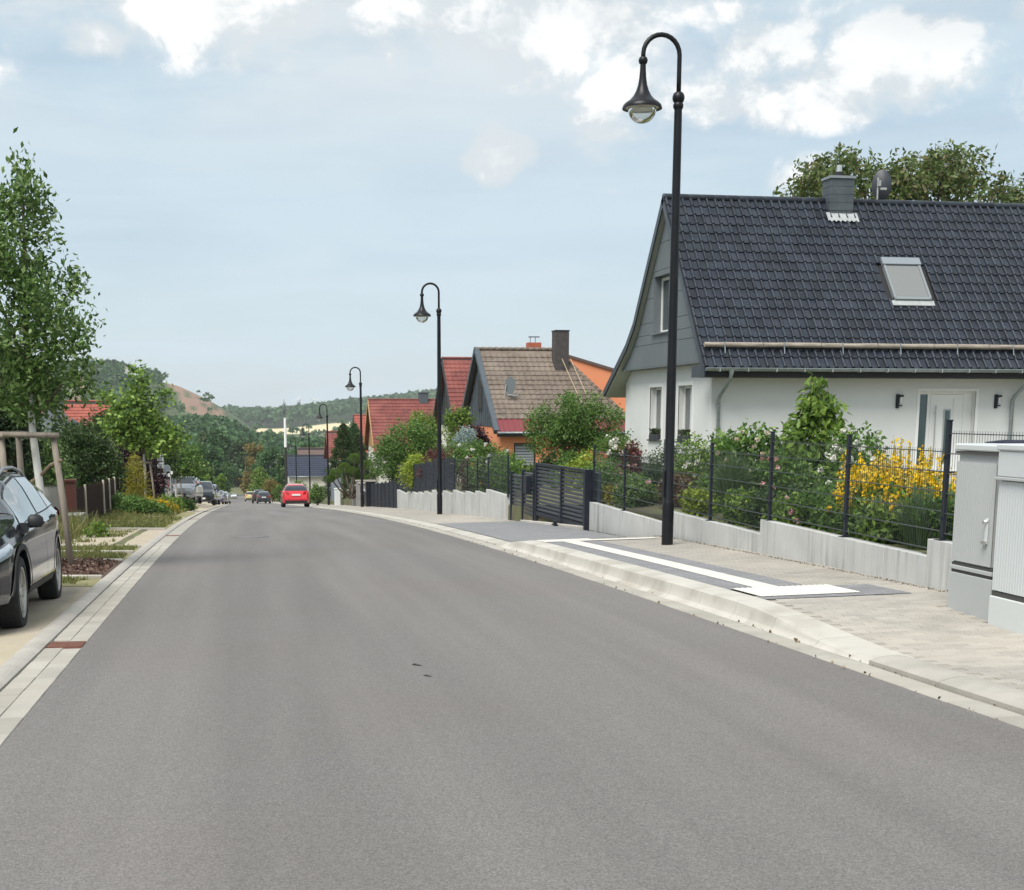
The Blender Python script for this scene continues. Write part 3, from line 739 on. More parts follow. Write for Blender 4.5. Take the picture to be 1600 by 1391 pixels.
MB().box((gx(32.6) - .17, 32.4, -.45), (gx(32.6) - .03, 32.75, .0)).obj('letter_box', M_ANTH, g2, bevel=.01)
for k, (dy, dz) in enumerate(((0, 0), (.13, 0))):     # two white house number figures too small to read
    b = MB(); yy = 32.98 + dy
    for (a, c, e, f_) in ((0, .0, .09, .02), (0, .08, .09, .10), (0, .16, .09, .18), (.07 if k else 0, .0, .09 if k else .02, .18)):
        b.box((gx(33) - .052, yy + a, -.28 + c), (gx(33) - .040, yy + e, -.28 + f_))
    b.obj('house_number', mat('white_enamel', (.75, .75, .73), .5), g2)

# ---- second wall, stepping down the hill, with post and panel fence
w2 = empty('stepped_wall', (0, 0, 0), 0, 'pale concrete wall stepping down the hill behind second street lamp', 'wall')
ST = [34.95, 37.81, 39.6, 41.39, 43.92, 46.12, 48.87, 50.97, 52.71, 54.52, 56.32, 59.94]
f2 = empty('screen_fence', (0, 0, 0), 0, 'dark panel fence on top of the stepped pale wall', 'fence')
M_SCR = mat('anthracite_privacy_strips', (.016, .02, .028), .7, (.026, .031, .042), 2, 3, coord='World', stretch=(1, 1, 6), spec=.2)
for i in range(len(ST) - 1):
    top = -.60 - (ST[i] - 35) * .0585
    if i == 0: top = -.62
    n = max(1, int(round((ST[i + 1] - ST[i]) / 1.2)))
    for k in range(n):
        a = ST[i] + (ST[i + 1] - ST[i]) * k / n; c = ST[i] + (ST[i + 1] - ST[i]) * (k + 1) / n
        wall_block(w2, a, c, top, lambda y: 6.88, th=.14)
    MB().box((6.93, ST[i] - .03, top - .05), (6.97, ST[i] + .03, top + (1.05 if i < 4 else 1.18))).obj('post', M_ANTH, f2)
    if i < 4: fence_panel(f2, (6.95, ST[i] + .03), (6.95, ST[i + 1] - .03), top + .05, .98)
    else:
        ns = 7
        for q in range(ns):
            z = top + .06 + q * .155
            MB().box((6.94, ST[i] + .035, z), (6.96, ST[i + 1] - .035, z + .145)).obj('slat', M_SCR, f2)
f3 = empty('panel_fence', (0, 0, 0), 0, 'dark slatted fence standing on the ground below the stepped wall', 'fence')
y = 60.05
while y < 71:
    top = zr(y) + 1.25
    MB().box((6.90, y - .04, sz(6.9, y) - .1), (6.98, y + .04, top + .05)).obj('post', M_ANTH, f3)
    for q in range(8):
        z = sz(6.9, y + 1.8) + .06 + q * .15
        MB().box((6.93, y + .045, z), (6.955, y + 1.77, z + .14)).obj('slat', M_SCR, f3)
    y += 1.81
# gate pillars, stone pillars and pale box farther on
M_STONE = mat('grey_stone_pillar', (.27, .26, .25), .9, (.20, .195, .19), 4, 6, .3, 20)
for k, (y, w, h, lab) in enumerate(((73.2, .5, 1.35, 'dark gate pillar with pale cap below the topiary tree'), )):
    o = empty('gate_pillar', (6.95, y, sz(6.95, y)), 0, lab, 'pillar')
    MB().box((-w / 2, -w / 2, -.1), (w / 2, w / 2, h)).obj('shaft', M_ANTH, o); MB().box((-w / 2 - .05, -w / 2 - .05, h), (w / 2 + .05, w / 2 + .05, h + .08)).obj('cap', M_KERBG, o)
o = empty('garden_gate', (6.95, 75.6, sz(6.95, 75.6)), 0, 'dark double garden gate under the topiary tree', 'gate')
for q in range(2): MB().box((-.03, -1.9 + q * 1.75, .08), (.03, -.2 + q * 1.75, 1.05 - .2 * q)).obj('leaf', M_ANTH, o)
for q in range(8): MB().box((-.05, -1.85 + q * .44, 1.0 - .2 * (q > 3)), (-.035, -1.6 + q * .44, 1.12 - .2 * (q > 3))).obj('finial', mat('pale_grey_metal', (.45, .47, .48), .5), o)
for k, (y, h) in enumerate(((78.0, 1.3), (79.6, 1.45), (82.6, 1.2))):
    o = empty('stone_pillar', (6.95, y, sz(6.95, y)), 0, ['grey stone pillar with pale cap, nearest of three', 'grey stone pillar, tallest of the three', 'grey stone pillar, farthest of the three beside pale box'][k], 'pillar', 'stone pillars')
    MB().box((-.22, -.24, -.1), (.22, .24, h)).obj('shaft', M_STONE, o, bevel=.02); MB().box((-.26, -.28, h), (.26, .28, h + .07)).obj('cap', M_KERBG, o)
o = empty('panel_fence', (6.95, 0, 0), 0, 'grey slatted panels between the stone pillars', 'fence')
for (a, c) in ((78.3, 79.3), (79.9, 82.3), (82.9, 85)):
    for q in range(6): MB().box((-.02, a, sz(6.95, c) + .1 + q * .16), (.02, c, sz(6.95, c) + .24 + q * .16)).obj('slat', M_STONE, o)
o = empty('telecom_box', (6.55, 93, sz(6.5, 93)), 0, 'small pale grey box on the pavement beside fourth street lamp', 'cabinet')
MB().box((-.19, -.3, -.05), (.19, .3, 1.12)).obj('body', mat('pale_box_paint', (.60, .63, .61), .5), o, bevel=.02); MB().box((-.21, -.32, 1.12), (.21, .32, 1.17)).obj('lid', MATS['pale_box_paint'], o, bevel=.01)
o = empty('metal_fence', (7.0, 96, 0), 0, 'pale blue grey vertical slat fence beyond fourth street lamp', 'fence')
M_BLUEM = mat('blue_grey_slats', (.20, .23, .27), .5, (.15, .18, .22), 2, 3)
for q in range(26):
    yy = 96 + q * .42; MB().box((-.02, 0, sz(7, yy) + .05), (.02, .36, sz(7, yy) + 1.95)).obj('slat', M_BLUEM, o, (0, yy - 96, 0))

# ---- utility cabinets on the pavement
M_CAB1 = mat('cabinet_grey_paint', (.41, .425, .42), .5, (.385, .40, .395), 1.2, 4, .02, 200)
M_CAB2 = mat('cabinet_pale_paint', (.53, .555, .555), .5, (.50, .53, .53), 1.2, 4, .02, 200)
M_CABD = mat('cabinet_gap', (.06, .06, .055), .8)
M_CHROME = mat('chrome_handle', (.6, .6, .6), .25, metal=.8)
def ribbed(parent, name, y0, y1, z0, z1, x, m, n):
    """panel in the x plane facing the road, with vertical ribs"""
    b = MB(); rows = [[], []]
    for k in range(n):
        for (t, d) in ((.0, 0), (.55, 0), (.65, .004), (.92, .004)):
            y = y0 + (y1 - y0) * (k + t) / n
            rows[0].append((x + d, y, z0)); rows[1].append((x + d, y, z1))
    rows[0].append((x, y1, z0)); rows[1].append((x, y1, z1))
    b.grid(rows)
    b.box((x + .010, y0, z0), (x + .03, y1, z1))
    return b.obj(name, m, parent)
z0 = sz(6.25, 10.7)
c1 = empty('utility_cabinet', (0, 0, 0), 0, 'narrow grey utility cabinet with handle, left of the pair', 'cabinet', 'utility cabinets on the pavement')
ya, yb, xf, xb = 10.36, 11.06, 6.22, 6.54
MB().box((xf + .03, ya + .01, z0 + .36), (xb, yb - .01, 1.19)).obj('housing', M_CAB1, c1, bevel=.008)
ribbed(c1, 'door', ya + .03, yb - .03, z0 + .44, 1.10, xf, M_CAB1, 20)
MB().box((xf - .012, ya - .012, 1.195), (xb + .02, yb + .012, 1.255)).obj('lid', M_CAB2, c1, bevel=.012)
MB().box((xf - .004, ya, 1.168), (xf + .10, yb, 1.19)).obj('vent_slot', M_CABD, c1)
MB().box((xf + .002, ya + .005, z0 - .1), (xb, yb - .005, z0 + .335)).obj('plinth', M_CAB1, c1, bevel=.006)
MB().box((xf + .012, ya + .02, z0 + .335), (xf + .06, yb - .02, z0 + .365)).obj('vent_slot', M_CABD, c1)
MB().box((xf - .004, ya + .005, z0 + .365), (xf + .05, yb - .005, z0 + .40)).obj('ledge', M_CAB1, c1, bevel=.004)
MB().box((xf + .012, ya + .02, z0 + .40), (xf + .06, yb - .02, z0 + .425)).obj('vent_slot', M_CABD, c1)
h = MB().box((xf - .02, ya + .09, .42), (xf - .001, ya + .13, .64)).obj('handle', M_CAB2, c1, bevel=.006)
MB().lathe([(0, -.032), (.02, -.032), (.022, 0)], 14, (xf - .012, ya + .11, .61), axis='x').obj('lock', M_CHROME, h, smooth=True)
MB().box((xf - .035, ya + .085, .42), (xf - .02, ya + .155, .455)).obj('lever', M_CHROME, h, bevel=.004)
c2 = empty('utility_cabinet', (0, 0, 0), 0, 'larger pale utility cabinet at the right picture edge', 'cabinet', 'utility cabinets on the pavement')
ya, yb, xf, xb = 8.55, 10.30, 6.17, 6.60; z0 = sz(6.25, 9.5)
MB().box((xf + .04, ya + .01, z0 + .26), (xb, yb - .01, 1.20)).obj('housing', M_CAB2, c2, bevel=.008)
MB().box((xf - .002, ya, 1.00), (xb + .01, yb, 1.215)).obj('top_box', M_CAB2, c2, bevel=.01)
MB().box((xf - .02, ya - .015, 1.215), (xb + .03, yb + .012, 1.27)).obj('lid', M_CAB2, c2, bevel=.012)
MB().box((xf - .022, ya, .975), (xf + .02, yb, 1.00)).obj('drip_ledge', M_CAB1, c2, bevel=.004)
ribbed(c2, 'door', ya + .03, (ya + yb) / 2 - .005, z0 + .30, .965, xf + .012, M_CAB2, 22); ribbed(c2, 'door', (ya + yb) / 2 + .005, yb - .02, z0 + .30, .965, xf + .012, M_CAB2, 22)
MB().box((xf + .02, ya + .01, z0 + .25), (xf + .1, yb - .01, z0 + .29)).obj('vent_slot', M_CABD, c2)
MB().box((xf, ya, z0 - .14), (xb, yb - .004, z0 + .25)).obj('plinth', mat('cabinet_plinth', (.56, .58, .57), .7), c2, bevel=.006)
M_RENDER = mat('white_render', (.73, .735, .725), .9, (.68, .685, .67), .7, 7, .10, 90, coord='World', col3=(.66, .665, .65), scale3=.35)
M_PLINTH = mat('dark_plinth', (.07, .07, .075), .8, (.10, .10, .105), 3, 4)
M_TILE = mat('anthracite_glazed_tile', (.015, .019, .029), .34, (.028, .034, .046), 2.4, 5, .05, 80, coord='World', spec=.4)
M_UNDER = mat('roof_boarding', (.02, .02, .022), .8)
M_SIDING = mat('grey_siding', (.135, .155, .165), .6, (.12, .138, .148), 1.5, 4, .03, 80)
M_SOFF = mat('soffit_paint', (.40, .42, .37), .7, (.36, .38, .33), 1.5, 4)
M_ZINC = mat('zinc', (.36, .40, .42), .42, (.27, .31, .33), 5, 5, .05, 60, metal=.55)
M_PVC = mat('white_pvc', (.78, .78, .76), .35)
M_GLASS = glass()
M_LOG = mat('weathered_log', (.40, .35, .29), .85, (.20, .17, .14), 3.5, 6, .4, 20, stretch=(.6, 6, 6))
M_SLATE = mat('slate_cladding', (.085, .10, .115), .6, (.06, .072, .085), 4, 5, .1, 40)
M_LEAD = mat('lead_flashing', (.40, .42, .42), .6, (.30, .32, .32), 6, 4)
def holed(name, axis, pos, a0, a1, z0, z1, holes, th, m, parent):
    """wall in the plane axis = pos (thickness th going +) with rectangular openings (a0, a1, z0, z1)"""
    A = sorted({a0, a1, *[h[0] for h in holes], *[h[1] for h in holes]}); Z = sorted({z0, z1, *[h[2] for h in holes], *[h[3] for h in holes]})
    b = MB()
    for i in range(len(A) - 1):
        for k in range(len(Z) - 1):
            ca, cz = (A[i] + A[i + 1]) / 2, (Z[k] + Z[k + 1]) / 2
            if any(h[0] < ca < h[1] and h[2] < cz < h[3] for h in holes): continue
            if axis == 'y': b.box((A[i], pos, Z[k]), (A[i + 1], pos + th, Z[k + 1]))
            else: b.box((pos, A[i], Z[k]), (pos + th, A[i + 1], Z[k + 1]))
    return b.obj(name, m, parent)
def window(parent, axis, pos, a0, a1, z0, z1, deep=.14, fw=.07, m=None, pane=None, mull=0, sill=True, sm=None, trim=0):
    """frame with pane and sill, set back in the opening"""
    m = m or M_PVC; p = pos + deep
    B = (lambda b, A0, A1, Z0, Z1, d0, d1: b.box((A0, p + d0, Z0), (A1, p + d1, Z1)) if axis == 'y' else b.box((p + d0, A0, Z0), (p + d1, A1, Z1)))
    b = MB()
    B(b, a0, a1, z0, z0 + fw, 0, .06); B(b, a0, a1, z1 - fw, z1, 0, .06); B(b, a0, a0 + fw, z0 + fw, z1 - fw, 0, .06); B(b, a1 - fw, a1, z0 + fw, z1 - fw, 0, .06)
    for k in range(mull):
        c = a0 + (a1 - a0) * (k + 1) / (mull + 1); B(b, c - fw * .6, c + fw * .6, z0 + fw, z1 - fw, 0, .06)
    w = b.obj('window', m, parent)
    b = MB(); B(b, a0 + fw * .8, a1 - fw * .8, z0 + fw * .8, z1 - fw * .8, .025, .04); b.obj('pane', pane or M_GLASS, w)
    if sill:
        b = MB(); B(b, a0 - .05, a1 + .05, z0 - .05, z0 - .012, -deep - .07, 0); b.obj('sill', sm or M_PLINTH, w)
    if trim:
        b = MB(); t = trim
        B(b, a0 - t, a0, z0, z1 + t, -deep - .012, -deep + .02); B(b, a1, a1 + t, z0, z1 + t, -deep - .012, -deep + .02); B(b, a0, a1, z1, z1 + t, -deep - .012, -deep + .02)
        b.obj('surround', MATS['white_trim'] if 'white_trim' in MATS else mat('white_trim', (.80, .80, .78), .7), w)
    return w

H = empty('house', (12.5, 35, -.25), 0, 'white rendered house with black glazed tile roof and grey gable siding', 'house')
def hp(o):      # parent keeping world placement
    o.parent = H; o.matrix_parent_inverse = Matrix.Translation((-12.5, -35, .25)); return o
X0, X1, YF, YB = 12.5, 25.0, 35.0, 43.2
RY, RZ, EY, EZ = 38.12, 7.50, 34.26, 2.68
SL = math.atan2(RZ - EZ, RY - EY); SLEN = math.hypot(RZ - EZ, RY - EY)
# openings
DOOR = (18.50, 20.17, -.15, 2.10)
GW = [(39.32, 40.52, .72, 2.28), (36.57, 37.77, .72, 2.28)]
hp(holed('front_wall', 'y', YF, X0, X1, -.4, 3.3, [DOOR], .3, M_RENDER, None))
hp(holed('gable_wall', 'x', X0, YF + .3, YB, -.4, 3.1, GW, .3, M_RENDER, None))
hp(MB().box((X0 + .3, YB - .3, -.4), (X1, YB, 3.0)).obj('rear_wall', M_RENDER))
hp(MB().box((X1 - .3, YF + .3, -.4), (X1, YB - .3, 3.0)).obj('end_wall', M_RENDER))
hp(MB().box((X0 - .012, YF - .012, -.45), (X0 + .2, YB, -.02)).box((X0 + .2, YF - .012, -.45), (18.4, YF + .2, -.02)).box((20.3, YF - .012, -.45), (X1, YF + .2, -.02)).obj('plinth', M_PLINTH))
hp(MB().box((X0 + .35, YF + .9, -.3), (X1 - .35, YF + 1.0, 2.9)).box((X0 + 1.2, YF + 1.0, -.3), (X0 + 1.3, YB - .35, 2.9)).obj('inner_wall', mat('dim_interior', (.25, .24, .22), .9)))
for k, g in enumerate(GW):
    w = window(None, 'x', X0, *g, deep=.17, fw=.075, trim=.10, mull=1); hp(w)
# upper gable: siding boards
def yf_at(z): return RY - (RZ - z) * (RY - EY) / (RZ - EZ)
BACK = [(2.2, 44.14), (2.9, 42.9), (3.6, 41.61), (4.17, 40.84), (7.55, 38.17)]
def yb_at(z): return lut(BACK, z)
ZJ = [2.87, 3.52, 4.15, 4.85, 5.58, 6.33, 7.15]
UW = (37.72, 39.30, 3.80, 5.42)
for z0, z1 in zip(ZJ, ZJ[1:]):
    def board(c0, c1, za, zb_, nm='siding_board'):
        b = MB(); x0, x1 = 12.17, 12.50; g = .006
        f0, f1 = max(c0[0], 35.0), max(c0[1], 35.0)
        b.hexa([(x0, f0, za + g), (x1, f0, za + g), (x1, c1[0], za + g), (x0, c1[0], za + g), (x0, f1, zb_ - g), (x1, f1, zb_ - g), (x1, c1[1], zb_ - g), (x0, c1[1], zb_ - g)])
        hp(b.obj(nm, M_SIDING))
    F0, F1, B0, B1 = yf_at(z0) + .22, yf_at(z1) + .22, yb_at(z0) - .16, yb_at(z1) - .16
    if z1 <= UW[2] or z0 >= UW[3]: board((F0, F1), (B0, B1), z0, z1)
    else:
        zA, zB = max(z0, UW[2]), min(z1, UW[3])
        def Fz(z): return yf_at(z) + .22
        def Bz(z): return yb_at(z) - .16
        board((Fz(zA), Fz(zB)), (UW[0], UW[0]), zA, zB); board((UW[1], UW[1]), (Bz(zA), Bz(zB)), zA, zB)
        if z0 < zA: board((F0, Fz(zA)), (B0, Bz(zA)), z0, zA)
        if z1 > zB: board((Fz(zB), F1), (Bz(zB), B1), zB, z1)
hp(MB().box((12.15, 34.98, 2.83), (12.497, 43.26, 2.868)).obj('drip_edge', M_SIDING))
hp(window(None, 'x', 12.17, UW[0] + .02, UW[1] - .02, UW[2] + .02, UW[3] - .02, deep=.22, fw=.08, mull=1, sm=M_SIDING))
hp(MB().box((12.155, UW[0] - .05, UW[2] - .06), (12.49, UW[1] + .05, UW[2] + .0)).box((12.16, UW[1] - .02, UW[2]), (12.49, UW[1] + .0, UW[3])).obj('window_reveal', M_SIDING))
hp(MB().box((12.56, 36.0, 2.9), (12.60, 41.4, 4.0)).box((12.62, 37.0, 4.0), (12.64, 40.4, 5.6)).obj('gable_backing', M_UNDER))

# roof body: front plane, rear plane with flare, verge and soffit
def slab(b, pa, pb, x0, x1, th, m=0):
    (ya, za), (yb, zb) = pa, pb; d = Vector((0, yb - ya, zb - za)).normalized(); n = Vector((0, -d.z, d.y))
    if n.z < 0: n = -n
    o = n * th
    b.hexa([(x0, ya - o.y, za - o.z), (x1, ya - o.y, za - o.z), (x1, yb - o.y, zb - o.z), (x0, yb - o.y, zb - o.z), (x0, ya, za), (x1, ya, za), (x1, yb, zb), (x0, yb, zb)], m)
XR = 24.72
b = MB(); slab(b, (EY + .02, EZ - .02), (RY, RZ - .02), 12.02, XR, .10); roof = hp(b.obj('roof', M_UNDER))
b = MB(); BP = [(38.14, 7.50), (40.84, 4.17), (41.61, 3.58), (44.14, 2.2)]
for p, q in zip(BP, BP[1:]): slab(b, q, p, 12.02, XR, .12)
hp(b.obj('rear_roof', M_UNDER))
b = MB()       # dark verge edges
slab(b, (EY, EZ + .02), (RY, RZ + .03), 11.985, 12.02, .17)
for p, q in zip(BP, BP[1:]): slab(b, (q[0], q[1] + .03), (p[0], p[1] + .03), 11.985, 12.02, .20)
hp(b.obj('verge', M_TILE))
b = MB()       # soffit boards under the gable overhang
IN = lambda p, k: (p[0], p[1] - k)
for p, q in zip(BP, BP[1:]): slab(b, IN(q, .16), IN(p, .16), 12.03, 12.18, .03)
for p, q in (((40.84, 4.0), (41.61, 3.40)), ((41.61, 3.40), (44.0, 2.05))): slab(b, (q[0], q[1] - .02), (p[0], p[1] - .02), 12.03, 13.4, .02)
slab(b, (EY + .2, EZ - .0), (RY, RZ - .18), 12.03, 12.18, .03)
hp(b.obj('soffit', M_SOFF))
# tiles
TW, TL = .24, SLEN / 18
def tile_mesh():
    prof = [(0, .0), (.010, .034), (.032, .052), (.056, .052), (.078, .032), (.092, .003), (.150, -.006), (.238, .0)]
    b = MB(); L2 = TL + .05
    lo = [(x, 0, z + .034) for x, z in prof]; hi = [(x, L2, z + .002) for x, z in prof]
    b.grid([lo, hi]); b.grid([[(x, 0, z + .006) for x, z in prof], lo])
    return b.mesh('roof_tile', M_TILE, smooth=True, sharp=40)
vary(M_TILE, .72, 1.25); TM = tile_mesh(); cells = []
def tpos(i, j, ):
    x = 12.03 + i * TW; s = j * TL
    return Vector((x, EY + s * math.cos(SL), EZ + s * math.sin(SL)))
SKY = (17.94, 19.03, 4.56, 5.68)
for j in range(18):
    for i in range(52):
        p = tpos(i, j); zc = p.z + TL * .5 * math.sin(SL)
        if SKY[0] - .12 < p.x + TW / 2 < SKY[1] + .08 and SKY[2] - .1 < zc < SKY[3] - .02: continue
        d = (p - Vector((0, 0, EYE))).length
        c, s = math.cos(PSI), math.sin(PSI); u = CX + F * ((p.x * c - p.y * s) / (p.x * s + p.y * c))
        cells.append((d + (100 if u > 1605 else 0), i, j))
cells.sort()
rt = random.Random(4)
for k, (_, i, j) in enumerate(cells[:300]):
    p = tpos(i, j); o = put('roof_tile', TM, None, p - Vector((12.5, 35, -.25)), (SL + rt.uniform(-.006, .006), rt.uniform(-.004, .004), 0))
    o.location = p; hp(o); o.parent = roof; o.matrix_parent_inverse = Matrix()
    o.location = p
b = MB(); tv = [v.co.copy() for v in TM.vertices]; tf = [tuple(q.vertices) for q in TM.polygons]
for (_, i, j) in cells[300:]:
    M = Matrix.Translation(tpos(i, j)) @ Matrix.Rotation(SL + rt.uniform(-.006, .006), 4, 'X'); o0 = len(b.v)
    b.v += [tuple(M @ v) for v in tv]; b.f += [tuple(o0 + q for q in f) for f in tf]; b.m += [0] * len(tf)
ts = b.obj('upper_tiles', M_TILE, roof, smooth=True, sharp=40); ts['kind'] = 'stuff'
for o in roof.children: o.matrix_parent_inverse = Matrix()
roof_inv = True
# ridge caps
b = MB(); b.lathe([(0.001, 0), (.085, 0), (.095, .03), (.095, .36), (.085, .40)], 12, axis='x'); rm = b.mesh('ridge_tile', M_TILE, smooth=True, sharp=50)
for i in range(34):
    o = put('ridge_tile', rm, None, (12.0 + i * .375, RY + .01, RZ + .02)); hp(o)
# snow guard log with brackets
x = 12.1; k = 0
while x < 24.6:
    L = min(1.62, 24.6 - x); o = MB().tube([(x + .01, 0, 0), (x + L * .5, .004, .006 * math.sin(k * 2)), (x + L - .01, 0, 0)], [.068, .066, .072], 10).obj('snow_guard_log', M_LOG, None, (0, 34.58, 3.28), smooth=True, sharp=60); hp(o)
    bb = MB(); xx = x + .55 + .03 * k % .2
    bb.box((xx - .012, 34.50, 3.21), (xx + .012, 34.66, 3.225)); bb.box((xx - .012, 34.505, 3.21), (xx + .012, 34.52, 3.36)); bb.poly([(xx - .014, 34.46, 3.06), (xx + .014, 34.46, 3.06), (xx + .012, 34.50, 3.22), (xx - .012, 34.50, 3.22)])
    bb.box((xx - .008, 34.515, 3.335), (xx + .008, 34.66, 3.35)); hp(bb.obj('snow_guard_bracket', M_ZINC)); x += L; k += 1
# gutter, fascia, eaves soffit
b = MB(); pr = [(34.26 + .075 * math.cos(a) - .06, 2.66 + .075 * math.sin(a)) for a in [math.pi + math.pi * q / 8 for q in range(9)]]
b.grid([[(12.02, y, z) for y, z in pr], [(XR, y, z) for y, z in pr]]); b.tube([(12.02, 34.12, 2.665), (XR, 34.12, 2.665)], .012, 6)
b.poly([(12.02, y, z) for y, z in pr]); gt = hp(b.obj('gutter', M_ZINC, smooth=True, sharp=50))
for i in range(16):
    xx = 12.4 + i * .78; o = MB().box((xx - .012, 34.115, 2.575), (xx + .012, 34.28, 2.59)).box((xx - .012, 34.112, 2.58), (xx + .012, 34.122, 2.68)).obj('gutter_bracket', M_LEAD); hp(o)
hp(MB().box((12.02, 34.28, 2.44), (XR, 34.31, 2.70)).obj('fascia', M_UNDER))
hp(MB().box((12.03, 34.31, 2.44), (XR, 35.0, 2.47)).obj('eaves_soffit', M_UNDER))
hp(MB().box((11.99, 34.2, 2.44), (12.03, 35.2, 2.75)).obj('verge_end', M_TILE))
for (xd, lab) in ((12.74, 0), (21.29, 1)):
    b = MB(); s_ = -1 if lab == 0 else -1
    b.tube([(xd, 34.2, 2.60), (xd, 34.22, 2.48), (xd - .0, 34.30, 2.36), (xd - .06, 34.80, 1.98), (xd - .07, 34.90, 1.86), (xd - .07, 34.90, -.2)], .05, 12)
    b.lathe([(.053, 0), (.09, .14)], 12, (xd, 34.2, 2.50))
    for zz in (1.7, .5): b.lathe([(.058, -.02), (.058, .02)], 12, (xd - .07, 34.90, zz))
    hp(b.obj('downpipe', M_ZINC, smooth=True, sharp=50))
# skylight on the roof plane
def on_roof(x, z, up): 
    t = (z - EZ) / (RZ - EZ); p = Vector((x, EY + (RY - EY) * t, z)); return p + Vector((0, -math.sin(SL), math.cos(SL))) * up
def roof_box(name, x0, x1, z0, z1, h0, h1, m, parent=None):
    b = MB(); P = [on_roof(x0, z0, h0), on_roof(x1, z0, h0), on_roof(x1, z1, h0), on_roof(x0, z1, h0), on_roof(x0, z0, h1), on_roof(x1, z0, h1), on_roof(x1, z1, h1), on_roof(x0, z1, h1)]
    return b.hexa(P).obj(name, m, parent, bevel=.006)
M_SKYF = mat('skylight_frame', (.22, .24, .25), .5); 
sk = hp(roof_box('skylight', SKY[0], SKY[1], SKY[2], SKY[3], .0, .11, M_SKYF))
def sub(o, par):
    o.parent = par; o.matrix_parent_inverse = Matrix.Identity(4); return o
for nm, a in (('blind', (SKY[0] + .07, SKY[1] - .07, SKY[2] + .05, SKY[3] - .18, .11, .125, mat('grey_blind', (.19, .20, .20), .6))), ('cover', (SKY[0] - .03, SKY[1] + .03, SKY[3] - .16, SKY[3] + .04, .08, .17, mat('skylight_metal', (.27, .30, .33), .45, metal=.3))),
              ('side_rail', (SKY[0] - .01, SKY[0] + .06, SKY[2], SKY[3] - .16, .10, .14, M_SKYF)), ('side_rail', (SKY[1] - .06, SKY[1] + .01, SKY[2], SKY[3] - .16, .10, .14, M_SKYF)), ('bottom_rail', (SKY[0], SKY[1], SKY[2] - .03, SKY[2] + .05, .02, .13, M_SKYF)), ('flashing', (SKY[0] - .08, SKY[1] + .08, SKY[2] - .17, SKY[2] - .03, .03, .075, M_LEAD))):
    sub(roof_box(nm, *a), sk)
# chimney
ch = hp(MB().box((16.86, 37.74, 6.6), (17.54, 38.3, 8.10)).obj('chimney', M_SLATE))
for q in range(4): sub(MB().box((16.845, 37.725, 7.22 + q * .22), (17.555, 38.315, 7.435 + q * .22)).obj('slate_band', M_SLATE, bevel=.006), ch)
sub(MB().box((16.81, 37.69, 8.10), (17.59, 38.35, 8.17)).obj('cap', mat('chimney_cap', (.22, .25, .27), .5)), ch)
sub(MB().lathe([(.12, 8.15), (.12, 8.30), (.09, 8.32)], 16, (17.2, 38.0, 0)).obj('flue', M_UNDER), ch); sub(MB().lathe([(.075, 8.28), (.075, 8.50), (.0, 8.51)], 16, (17.2, 38.0, 0)).obj('flue_pipe', mat('steel_flue', (.6, .6, .6), .3, metal=.7)), ch)
b = MB(); r0, r1 = [], []
for q in range(21):
    xx = 16.74 + .94 * q / 20; wv = .03 * math.sin(q * 2.2)
    r0.append(tuple(on_roof(xx, 6.86 + wv, .075))); r1.append(tuple(on_roof(xx, 7.12, .07)))
b.grid([r0, r1]); sub(b.obj('flashing', M_LEAD), ch)
# dish
ds = hp(MB().tube([(18.55, 38.3, 7.3), (18.55, 38.3, 8.25)], .025, 8).obj('satellite_dish', M_LEAD))
b = MB(); rows = []
for k in range(7):
    rr = .42 * k / 6; rows.append([(18.78 + rr * .62 * math.cos(t), 38.42 + .12 * (rr / .42) ** 2 - .25 * rr * math.cos(t) * 1.0, 8.08 + rr * 1.05 * math.sin(t)) for t in [2 * math.pi * q / 24 for q in range(25)]])
b.grid(rows); sub(b.obj('reflector', mat('dish_dark', (.04, .045, .055), .5), smooth=True), ds)
sub(MB().box((18.52, 38.2, 8.0), (18.60, 38.28, 8.16)).box((18.60, 38.2, 7.9), (18.78, 38.26, 7.96)).obj('mount', M_LEAD), ds)
# door
dw = hp(MB().box((18.42, 34.985, -.15), (18.50, 35.02, 2.18)).box((20.17, 34.985, -.15), (20.25, 35.02, 2.18)).box((18.50, 34.985, 2.10), (20.17, 35.02, 2.18)).obj('door_surround', mat('white_trim', (.80, .80, .78), .7)))
dr = hp(MB().box((18.50, 35.20, -.12), (18.56, 35.28, 2.10)).box((18.84, 35.20, -.12), (18.92, 35.28, 2.10)).box((19.92, 35.20, -.12), (20.17, 35.28, 2.10)).box((18.56, 35.20, 2.02), (18.84, 35.28, 2.10)).box((18.92, 35.20, 2.02), (19.92, 35.28, 2.10)).obj('door', M_PVC))
M_TEAL = mat('door_glass', (.06, .10, .105), .08, spec=.8)
sub(MB().box((18.56, 35.23, -.1), (18.84, 35.25, 2.02)).obj('side_pane', M_TEAL), dr)
sub(MB().box((18.925, 35.19, -.1), (19.915, 35.27, 2.015)).obj('leaf', M_PVC, bevel=.01), dr)
sub(MB().box((19.33, 35.172, .12), (19.55, 35.19, 1.62)).obj('pane_frame', mat('steel_trim', (.45, .46, .46), .35, metal=.4)), dr)
sub(MB().box((19.37, 35.166, .16), (19.51, 35.18, 1.58)).obj('door_pane', M_TEAL), dr)
sub(MB().tube([(19.06, 35.12, .3), (19.06, 35.12, 1.72)], .016, 8).box((19.05, 35.12, .5), (19.07, 35.19, .52)).box((19.05, 35.12, 1.5), (19.07, 35.19, 1.52)).obj('handle_bar', MATS['steel_trim']), dr)
for a in ((18.99, 19.30), (19.60, 19.86)): sub(MB().box((a[0] if a[0] > 19.5 else 19.62, 35.184, .05), (19.625 if a[0] < 19.5 else 19.86, 35.19, 1.9)).obj('panel_line', M_PVC), dr)
